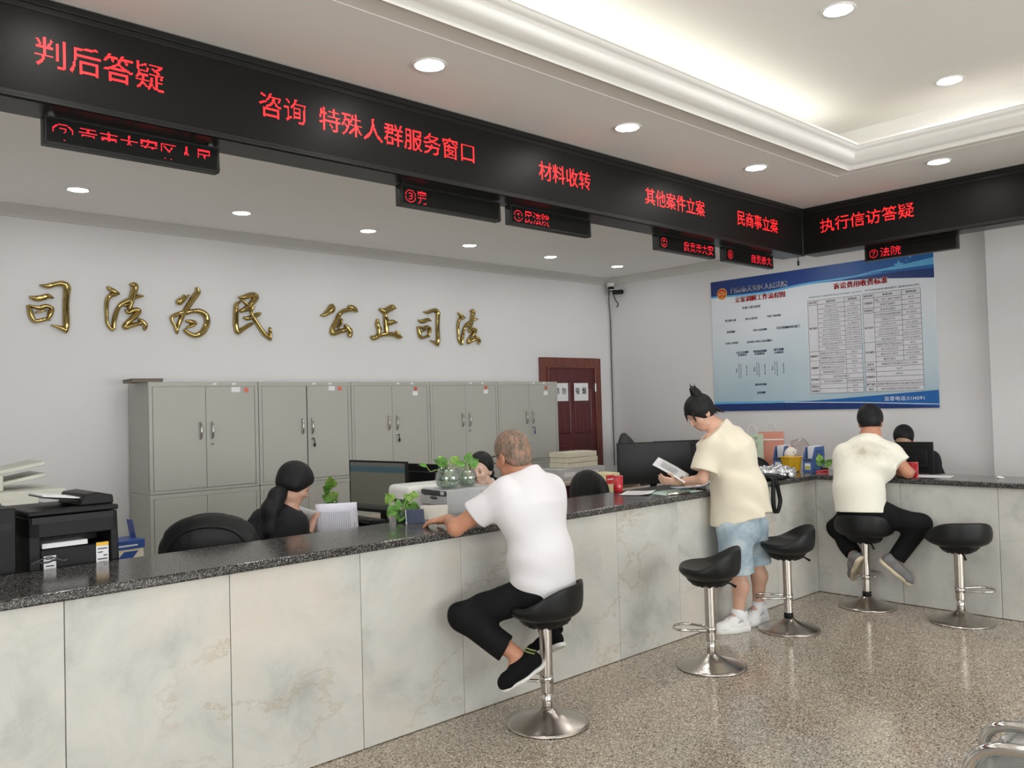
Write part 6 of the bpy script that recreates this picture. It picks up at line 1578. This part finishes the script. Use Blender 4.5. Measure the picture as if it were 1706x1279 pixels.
# --- the man in the white T-shirt
root = thing('person', 'man in white T-shirt and black trousers sitting on a stool, leaning on the counter', 'person', (-3.53, -.38, .60))
J = dict(pel=(-3.535, -0.384, 0.688), waist=(-3.551, -0.375, 0.830), chest=(-3.572, -0.350, 1.057), neck=(-3.570, -0.303, 1.227), head=(-3.608, -0.245, 1.338), hf=(.10, .97, -.20), hu=(-.10, .22, .97), tfwd=(-.30, .95, 0),
  Ls=(-3.760, -0.371, 1.165), Le=(-3.90, -.135, .990), Lw=(-3.775, .085, 1.000), Lh=((-.55, .82, -.12), (.10, -.05, -1), (.80, .55, 0), .35),
  Rs=(-3.398, -0.296, 1.145), Re=(-3.31, -.09, 1.01), Rw=(-3.47, .10, 1.000), Rh=((-.50, .85, -.06), (0, 0, -1), (-.85, -.5, 0), .3),
  Lhip=(-3.618, -0.402, 0.665), Lk=(-3.882, -0.154, 0.554), La=(-3.741, -0.387, 0.374), Lt=(-3.802, -0.380, 0.254), Rhip=(-3.454, -0.362, 0.648), Rk=(-3.27, -.10, .50), Ra=(-3.335, -.235, .335), Rt=(-3.38, -.14, .24))
body(root, J, SKIN1, 1.05)
tee(root, J, TEEW, .62, ((-3.542, -0.374, 0.592), (.03, -.05, -1)), low=.190, waist_r=.180, chest_r=.165, amp=.0045, sleeve=(.068, .080), thick=.70)
collar_ring(root, J, TEEW)
legs(root, J, TROUS, 'trousers', .090, .070, .066, .80, amp=.007)
hc = hair_cap(J['head'], J['hf'], J['hu'], 1.05, t=.006, cutn=(0, .62, -.78), cutd=.040)
hc.build('hair', .004, HAIRG, root)
f_ = MB(); r_, fw, uu = frame3(J['hf'], J['hu']); hp = lambda x, y, z: tuple(V3(J['head'])+r_*x+fw*y+uu*z)
f_.tube([hp(-.086, -.01, .012), hp(-.084, .05, .010), hp(-.072, .092, .006)], .0022, 6); f_.tube([hp(.086, -.01, .012), hp(.084, .05, .010), hp(.072, .092, .006)], .0022, 6)
for sx_ in (-1, 1): f_.tube([hp(sx_*.040+.026*math.cos(a), .104, -.002+.019*math.sin(a)) for a in [2*math.pi*k/18 for k in range(18)]], .0018, 6, closed=True)
f_.tube([hp(-.014, .106, .002), hp(.014, .106, .002)], .0018, 6); f_.build('glasses', DGREYP, root, True, world=True)
sh = shoe(root, (-3.647, -0.473, 0.330), (-3.830, -0.367, 0.218), (-.25, -.05, .95), SHOEB, SOLEW, .043, .098, .020)

sh2 = shoe(root, (-3.325, -.30, .315), (-3.40, -.10, .215), (.15, .45, .85), SHOEB, SOLEW, .043, .098, .020)

b_ = MB()
for k in range(2): b_.tube([(-3.757, -0.448, 0.415), (-3.739, -0.471, 0.404), (-3.721, -0.488, 0.398)] if k == 0 else [(-3.753, -0.453, 0.429), (-3.735, -0.476, 0.418), (-3.716, -0.493, 0.412)], .004, 6)
b_.build('shoe_stripe', pm('olive_stripe', (.20, .24, .08), .6), root, True, world=True)

# --- the standing woman in the cream T-shirt
root = thing('person', 'standing woman in oversized cream T-shirt and denim shorts bending over papers at the counter', 'person', (-1.36, -.16, 0))
J = dict(pel=(-1.407, -0.191, 0.747), waist=(-1.425, -0.182, 0.967), chest=(-1.459, -0.133, 1.229), neck=(-1.499, -0.088, 1.397), head=(-1.622, -0.019, 1.506), hf=(-.70, .36, -.62), hu=(-.62, .30, .72), tfwd=(-.72, .66, 0),
  Ls=(-1.652, -0.120, 1.317), Le=(-1.729, -0.095, 1.058), Lw=(-1.755, 0.094, 1.031), Lh=((-.75, .60, .12), (.35, .55, .60), (-.2, -.5, .8), .45),
  Rs=(-1.294, -0.070, 1.321), Re=(-1.240, 0.026, 1.040), Rw=(-1.406, 0.182, 0.985), Rh=((-.9, .2, -.10), (0, 0, -1), (-.3, -.9, 0), .3),
  Lhip=(-1.505, -0.180, 0.716), Lk=(-1.479, -0.179, 0.397), La=(-1.375, -.155, .115), Lt=(-1.50, -.085, .05), Rhip=(-1.297, -0.182, 0.700), Rk=(-1.219, -0.163, 0.439), Ra=(-1.09, -.125, .115), Rt=(-1.20, -.07, .05), calf=VV(.02, -.015, 0))
J['La'] = tuple(VV(*(-1.468, -0.167, 0.135))); J['Ra'] = tuple(VV(*(-1.207, -0.165, 0.188)))
SHF = dict(L=VV(-.92, .39, 0), R=VV(-.97, .24, 0))
J['La'] = (J['La'][0], min(J['La'][1], -.13), .115); J['Ra'] = (J['Ra'][0], min(J['Ra'][1], -.10), .12)
for s in 'LR': J[s+'t'] = tuple(V3(J[s+'a'])+SHF[s]*.11+VV(0, 0, -.065))
body(root, J, SKIN2, 1.0, True)
tee(root, J, TEEC, .80, ((-1.413, -0.186, 0.772), (.18, -.17, -.97)), low=.196, chest_r=.168, waist_r=.168, amp=.009, sleeve=(.078, .096), thick=.98, loose=.006, shoulder=.066)
collar_ring(root, J, TEEC, .068)
legs(root, J, DENIM, 'denim_shorts', .108, .10, .118, .98, short=True, amp=.008, waist=.135)
def bun(T, P, fr):
    for a, r in (((0, -.055, .105), (.040, .040, .040)), ((.012, -.07, .135), (.030, .026, .040)), ((-.015, -.045, .15), (.018, .018, .034))): T.ell(P(*a), r, fr, .025)
    for k in range(9):
        x = -.04+.01*k; T.cone(P(x, -.085, -.015), P(x*1.5, -.115-.012*math.sin(k*2.1), -.085-.02*math.sin(k*1.7)), .014, .003, .015)
    for k in range(6): T.cone(P(-.03+.012*k, -.05, .13), P(-.05+.022*k, -.075-.01*(k % 3), .185+.012*math.sin(k*2)), .007, .0018, .008)
    T.cone(P(-.052, .070, .045), P(-.062, .088, -.012), .010, .003, .015)
    T.cone(P(.052, .070, .045), P(.062, .088, -.012), .010, .003, .015)
hair_cap(J['head'], J['hf'], J['hu'], 1.0, t=.014, cutn=(0, .80, -.60), cutd=.040, disp=folds(.0016, 160, .5, (1, .3, .2))).build('hair', .0045, HAIRB, root)
T = Field(); r_, f2, u2 = frame3(J['hf'], J['hu']); bun(T, lambda x, y, z: V3(J['head'])+r_*x+f2*y+u2*z, [r_, f2, u2]); T.build('hair_bun', .004, HAIRB, root)
for s in 'LR':
    a = V3(J[s+'a']); sf = SHF[s]
    shoe(root, (a[0]-sf[0]*.085, a[1]-sf[1]*.085, 0), (a[0]+sf[0]*.185, a[1]+sf[1]*.185, 0), (0, 0, 1), SHOEW, SOLEW, .046, .135, .042, laces=LACE)
for s in 'LR':
    a = V3(J[s+'a']); MB().lathe([(.0, -.045), (.046, -.045), (.045, .0), (.041, .040), (0, .040)], tuple(a-VV(0, 0, .0)), 20).build('sock', PAPER, root, True, world=True)
wv = V3(J['Lw']); dv = unit(V3(J['Le'])-wv); x_ = unit(np.cross(dv, (0, 0, 1))); y_ = np.cross(dv, x_); c_ = wv+dv*.045
MB().tube([tuple(c_+x_*math.cos(a)*.032+y_*math.sin(a)*.032) for a in [2*math.pi*k/24 for k in range(24)]], .0035, 6, closed=True).build('bracelet', GOLD, root, True, world=True)
# sheets in her hand
ph = thing('paper_sheet', 'white printed sheets held in the standing woman\'s left hand', 'papers', (-1.707, 0.157, 1.095), 0, None)
A, B_, C_ = V3((-1.799, 0.267, 1.148)), V3((-1.801, 0.000, 1.051)), V3((-1.654, 0.310, 1.154))
def hs_(u, v, d=0.0):
    p = A+(B_-A)*u+(V3((-1.561, 0.131, 1.085))-B_)*v; return tuple(p+VV(0, 0, -.018*u*u+d))
m = MB().sheet(lambda u, v: hs_(u, v), 8, 6); m.build('sheet', PAPER, ph, True, world=True, solid=.004, fix=False)
m = MB()
for i in range(6): m.sheet(lambda u, v, i=i: hs_(.2+.5*u, .2+.10*i+.03*v, .0045), 6, 1)
m.build('printed_lines', pm('grey_print', (.35, .35, .40), .7), ph, True, world=True, fix=False)

# --- the man with his back turned at the short counter
root = thing('person', 'man in ivory T-shirt with stained back sitting with his back turned at the short counter', 'person', (-.256, -.52, .60))
J = dict(pel=(-0.289, -0.517, 0.747), waist=(-0.289, -0.496, 0.899), chest=(-0.216, -0.517, 1.108), neck=(-0.136, -0.528, 1.250), head=(-0.083, -0.514, 1.386), hf=(.80, .30, -.52), hu=(.42, .20, .88), tfwd=(.93, .36, 0),
  Ls=(-0.323, -0.419, 1.153), Le=(-.02, -.30, 1.015), Lw=(.17, -.42, .998), Lh=((.5, -.8, -.1), (0, 0, -1), (.85, .5, 0), .4),
  Rs=(-0.069, -0.655, 1.161), Re=(-.05, -.770, 1.005), Rw=(.10, -.60, .998), Rh=((.4, .9, -.1), (0, 0, -1), (.85, -.5, 0), .4),
  Lhip=(-.25, -.42, .685), Lk=(-.115, -.235, .545), La=(-0.220, -0.414, 0.365), Lt=(-0.130, -0.337, 0.209), Rhip=(-.22, -.64, .69), Rk=(-0.105, -0.865, 0.628), Ra=(-0.200, -0.701, 0.350), Rt=(-0.130, -0.738, 0.228))
body(root, J, SKIN1, 1.06)
tee(root, J, TEEI, .56, ((-0.303, -0.504, 0.715), (-.10, -.05, -.99)), low=.192, chest_r=.158, waist_r=.166, amp=.008, sleeve=(.064, .082), thick=.74, loose=.006, shoulder=.068)
collar_ring(root, J, TEEI)
legs(root, J, TROUS, 'trousers', .092, .076, .060, .90, amp=.006, waist=.138)
hair_cap(J['head'], J['hf'], J['hu'], 1.06, t=.016, cutn=(0, .55, -.83), cutd=.036, disp=folds(.001, 200, .5, (1, .3, .2))).build('hair', .0045, HAIRB, root)
shoe(root, (-0.300, -0.508, 0.369), (-0.100, -0.350, 0.145), (-.35, .15, .9), SHOEG, SOLEC, .044, .095, .024)
shoe(root, (-0.280, -0.625, 0.362), (-0.130, -0.784, 0.172), (-.1, -.25, .95), SHOEG, SOLEC, .044, .095, .024)
# worn dark patch between the shoulder blades: a faint stain with its own outline
m, nt, b = nodes('ivory_cotton_stained'); L = nt.links
tc = N(nt, 'ShaderNodeTexCoord'); mp = N(nt, 'ShaderNodeMapping'); mp.inputs['Scale'].default_value = (1.6, 6.0, 8.5); sc0 = V3((-0.377, -0.575, 1.177))-VV(-.256, -.52, .60); mp.inputs['Location'].default_value = tuple(-sc0*VV(1.6, 6.0, 8.5))
L.new(tc.outputs['Object'], mp.inputs[0]); ln = N(nt, 'ShaderNodeVectorMath', operation='LENGTH'); L.new(mp.outputs[0], ln.inputs[0])
nz = N(nt, 'ShaderNodeTexNoise', Scale=9.0, Detail=6.0, Roughness=.75); L.new(tc.outputs['Object'], nz.inputs['Vector'])
ad = N(nt, 'ShaderNodeMath', operation='MULTIPLY_ADD'); ad.inputs[1].default_value = 1.8; L.new(nz.outputs['Fac'], ad.inputs[0]); L.new(ln.outputs['Value'], ad.inputs[2])
rp = ramp(nt, [(.75, (.52, .49, .38)), (1.0, (.70, .67, .57)), (1.5, (.83, .81, .72))]); rp.color_ramp.elements[0].position = .45; rp.color_ramp.elements[1].position = .62; rp.color_ramp.elements[2].position = .95
sc1 = N(nt, 'ShaderNodeMath', operation='MULTIPLY'); sc1.inputs[1].default_value = .5; L.new(ad.outputs[0], sc1.inputs[0]); L.new(sc1.outputs[0], rp.inputs[0]); L.new(rp.outputs[0], b.inputs['Base Color']); b.inputs['Roughness'].default_value = .9
[o for o in root.children if o.name.startswith('t_shirt')][0].data.materials[0] = m

# --- clerk with the ponytail
def sides(T, P, fr):
    for q in (-1, 1): T.ell(P(.074*q, -.012, -.006), (.022, .036, .044), fr, .02)
root = thing('person', 'clerk in charcoal suit with long black ponytail holding papers behind the counter', 'person', (-4.27, 1.08, .50))
J = dict(pel=(-4.27, 1.08, .58), waist=(-4.25, 1.08, .73), chest=(-4.181, 1.191, 0.852), neck=(-4.149, 1.141, 1.035), head=(-4.115, 1.091, 1.165), hf=(.80, -.20, -.56), hu=(.50, -.05, .86), tfwd=(.86, .10, 0),
  Rs=(-4.196, 0.969, 0.966), Re=(-4.174, 0.955, 0.788), Rw=(-4.058, 1.021, 0.905), Rh=((.42, .25, .62), (.5, -.1, -.4), (-.6, .6, .3), .35),
  Ls=(-4.173, 1.386, 0.930), Le=(-4.05, 1.28, .86), Lw=(-3.86, 1.18, .88), Lh=((.5, -.2, .6), (.3, -.9, 0), (0, 0, 1), .3),
  Lhip=(-4.24, 1.17, .55), Lk=(-3.84, 1.18, .52), La=(-3.86, 1.18, .10), Lt=(-3.72, 1.18, .04), Rhip=(-4.24, .99, .55), Rk=(-3.84, .97, .52), Ra=(-3.86, .97, .10), Rt=(-3.72, .97, .04))
body(root, J, SKIN2, .97, True)
tee(root, J, SUIT, .86, None, low=.185, amp=.004, sleeve=(.062, .056), shoulder=.062, thick=.66, name='suit_jacket')
collar_ring(root, J, SUIT, .066)
for s in 'LR': MB().tube([J[s+'e'], tuple(V3(J[s+'e'])+(V3(J[s+'w'])-V3(J[s+'e']))*.72)], [.052, .044], 16).build('sleeve', SUIT, root, True, world=True)
legs(root, J, SUIT, 'suit_trousers', .09, .075, .06, .92)
shoe(root, (-3.93, 1.18, 0), (-3.69, 1.18, 0), (0, 0, 1), BLACKG, SOLED, .038, .085, .018, res=.008); shoe(root, (-3.93, .97, 0), (-3.69, .97, 0), (0, 0, 1), BLACKG, SOLED, .038, .085, .018, res=.008)
face_parts(root, J['head'], J['hf'], J['hu'], .97)
hair_cap(J['head'], J['hf'], J['hu'], .97, t=.020, cutn=(0, .86, -.50), cutd=.046, disp=folds(.0012, 180, .5, (1, .2, .2)), extra=sides).build('hair', .0045, HAIRB, root)
T = Field(); T.chain([(-4.188, 1.091, 1.139), (-4.233, 1.080, 1.106), (-4.277, 1.069, 1.029), (-4.289, 1.057, 0.912), (-4.279, 1.053, 0.775), (-4.263, 1.068, 0.686)], [.040, .046, .056, .056, .044, .012], .03); T.disp = folds(.003, 150, .3, (1, .6, .05)); T.build('ponytail', .005, HAIRB, root)
MB().tube([tuple(V3((-4.196, 1.092, 1.137))+VV(.03*math.cos(a), .012*math.cos(a), .036*math.sin(a))) for a in [2*math.pi*k/16 for k in range(16)]], .008, 8, closed=True).build('hair_tie', BLACKP, root, True, world=True)
p0, p1, p2 = V3((-4.012, 1.041, 1.039)), V3((-3.789, 0.944, 1.037)), V3((-3.785, 0.933, 0.844))
def hold(name, label, a, b, c, lines, mat):
    t = thing(name, label, 'papers', tuple((a+c)/2), 0, None); n = unit(np.cross(b-a, c-b)); n = n if n[1] < 0 else -n
    f = lambda u, v, d=0.0: tuple(a+(b-a)*u+(c-b)*v+n*(d+.012*math.sin(u*3)))
    MB().sheet(lambda u, v: f(u, v), 8, 4).build('sheet', mat, t, True, world=True, solid=.0025, fix=False)
    if lines:
        m = MB()
        for i in range(lines): m.sheet(lambda u, v, i=i: f(.10+.74*(i+u*.30)/lines, .26+.70*v, .002), 1, 6)
        m.sheet(lambda u, v: f(.90+.02*u, .62+.14*v, .002), 1, 2); m.build('printed_lines', pm('grey_print', (.35, .35, .40), .7), t, world=True, fix=False)
    return t
hold('paper_sheet', 'upright printed white sheet in the hand of the ponytailed clerk', p0, p1, p2, 17, PAPERB)
a, b2, c2 = V3((-3.996, 1.273, 1.014)), V3((-3.930, 1.131, 0.981)), V3((-3.930, 1.110, 0.810)); hold('paper_sheet', 'white sheet bending behind the upright printed one, by the clerk\'s chin', a, b2, c2, 0, PAPER)

# --- clerk between plant and the man in white
root = thing('person', 'clerk with black hair looking out between the glass bowls and the man in white', 'person', (-2.48, 1.20, .50))
J = dict(pel=(-2.42, 1.20, .58), waist=(-2.44, 1.20, .73), chest=(-2.50, 1.19, .88), neck=(-2.56, 1.17, 1.015), head=(-2.630, 1.147, 1.142), hf=(-.93, -.42, -.14), hu=(-.13, -.05, .98), tfwd=(-.98, .05, 0),
  Rs=(-2.54, 1.36, .94), Re=(-2.66, 1.42, .80), Rw=(-2.78, 1.26, .86), Rh=((-.8, -.4, -.1), (0, 0, -1), (.4, -.8, 0), .3), Ls=(-2.52, 1.01, .94), Le=(-2.62, .92, .80), Lw=(-2.76, 1.04, .86), Lh=((-.8, .4, -.1), (0, 0, -1), (.4, .8, 0), .3),
  Lhip=(-2.45, 1.11, .55), Lk=(-2.68, 1.10, .50), La=(-2.60, 1.10, .10), Lt=(-2.70, 1.10, .04), Rhip=(-2.45, 1.29, .55), Rk=(-2.68, 1.30, .50), Ra=(-2.60, 1.30, .10), Rt=(-2.70, 1.30, .04))
body(root, J, SKIN3, .97, True)
tee(root, J, SUIT, .95, None, low=.17, sleeve=(.060, .054), shoulder=.060, name='suit_jacket'); collar_ring(root, J, PAPER, .062)
for s in 'LR': MB().tube([J[s+'e'], tuple(V3(J[s+'e'])+(V3(J[s+'w'])-V3(J[s+'e']))*.75)], [.050, .042], 16).build('sleeve', SUIT, root, True, world=True)
legs(root, J, SUIT, 'suit_trousers', .085, .07, .06, .92, waist=.14)
face_parts(root, J['head'], J['hf'], J['hu'], .97)
def lowknot(T, P, fr): T.ell(P(0, -.125, -.055), (.045, .040, .045), fr, .03)
hair_cap(J['head'], J['hf'], J['hu'], .97, t=.016, cutn=(0, .80, -.60), cutd=.012, disp=folds(.0012, 180, .5, (1, .2, .2)), extra=lowknot).build('hair', .0045, HAIRB, root)

# --- clerk behind the small monitor
root = thing('person', 'clerk with parted black hair, face hidden behind the monitor at the short counter', 'person', (1.25, -.26, .50))
J = dict(pel=(1.27, -.27, .60), waist=(1.26, -.27, .76), chest=(1.24, -.27, .93), neck=(1.20, -.27, 1.08), head=(1.130, -0.264, 1.198), hf=(-.82, -.12, -.55), hu=(-.52, -.05, .85), tfwd=(-.97, -.1, 0),
  Rs=(1.22, -.09, 1.02), Re=(1.10, .0, .84), Rw=(1.03, -.08, .88), Rh=((-.8, -.4, -.1), (0, 0, -1), (.4, -.8, 0), .3), Ls=(1.22, -.45, 1.02), Le=(1.08, -.58, .84), Lw=(1.03, -.50, .88), Lh=((-.8, .4, -.1), (0, 0, -1), (.4, .8, 0), .3),
  Lhip=(1.24, -.36, .56), Lk=(1.08, -.36, .52), La=(1.12, -.36, .10), Lt=(1.02, -.36, .04), Rhip=(1.24, -.18, .56), Rk=(1.08, -.18, .52), Ra=(1.12, -.18, .10), Rt=(1.02, -.18, .04))
body(root, J, SKIN2, .97, True)
tee(root, J, SUIT, .95, None, low=.17, sleeve=(.062, .056), shoulder=.062, name='suit_jacket'); collar_ring(root, J, SUIT, .064)
for s in 'LR': MB().tube([J[s+'e'], tuple(V3(J[s+'e'])+(V3(J[s+'w'])-V3(J[s+'e']))*.75)], [.050, .042], 16).build('sleeve', SUIT, root, True, world=True)
legs(root, J, SUIT, 'suit_trousers', .085, .07, .06, .92, waist=.14)
face_parts(root, J['head'], J['hf'], J['hu'], .97)
hair_cap(J['head'], J['hf'], J['hu'], .97, t=.014, cutn=(0, .82, -.57), cutd=.022, disp=folds(.0012, 180, .5, (1, .2, .2)), extra=lowknot).build('hair', .0045, HAIRB, root)
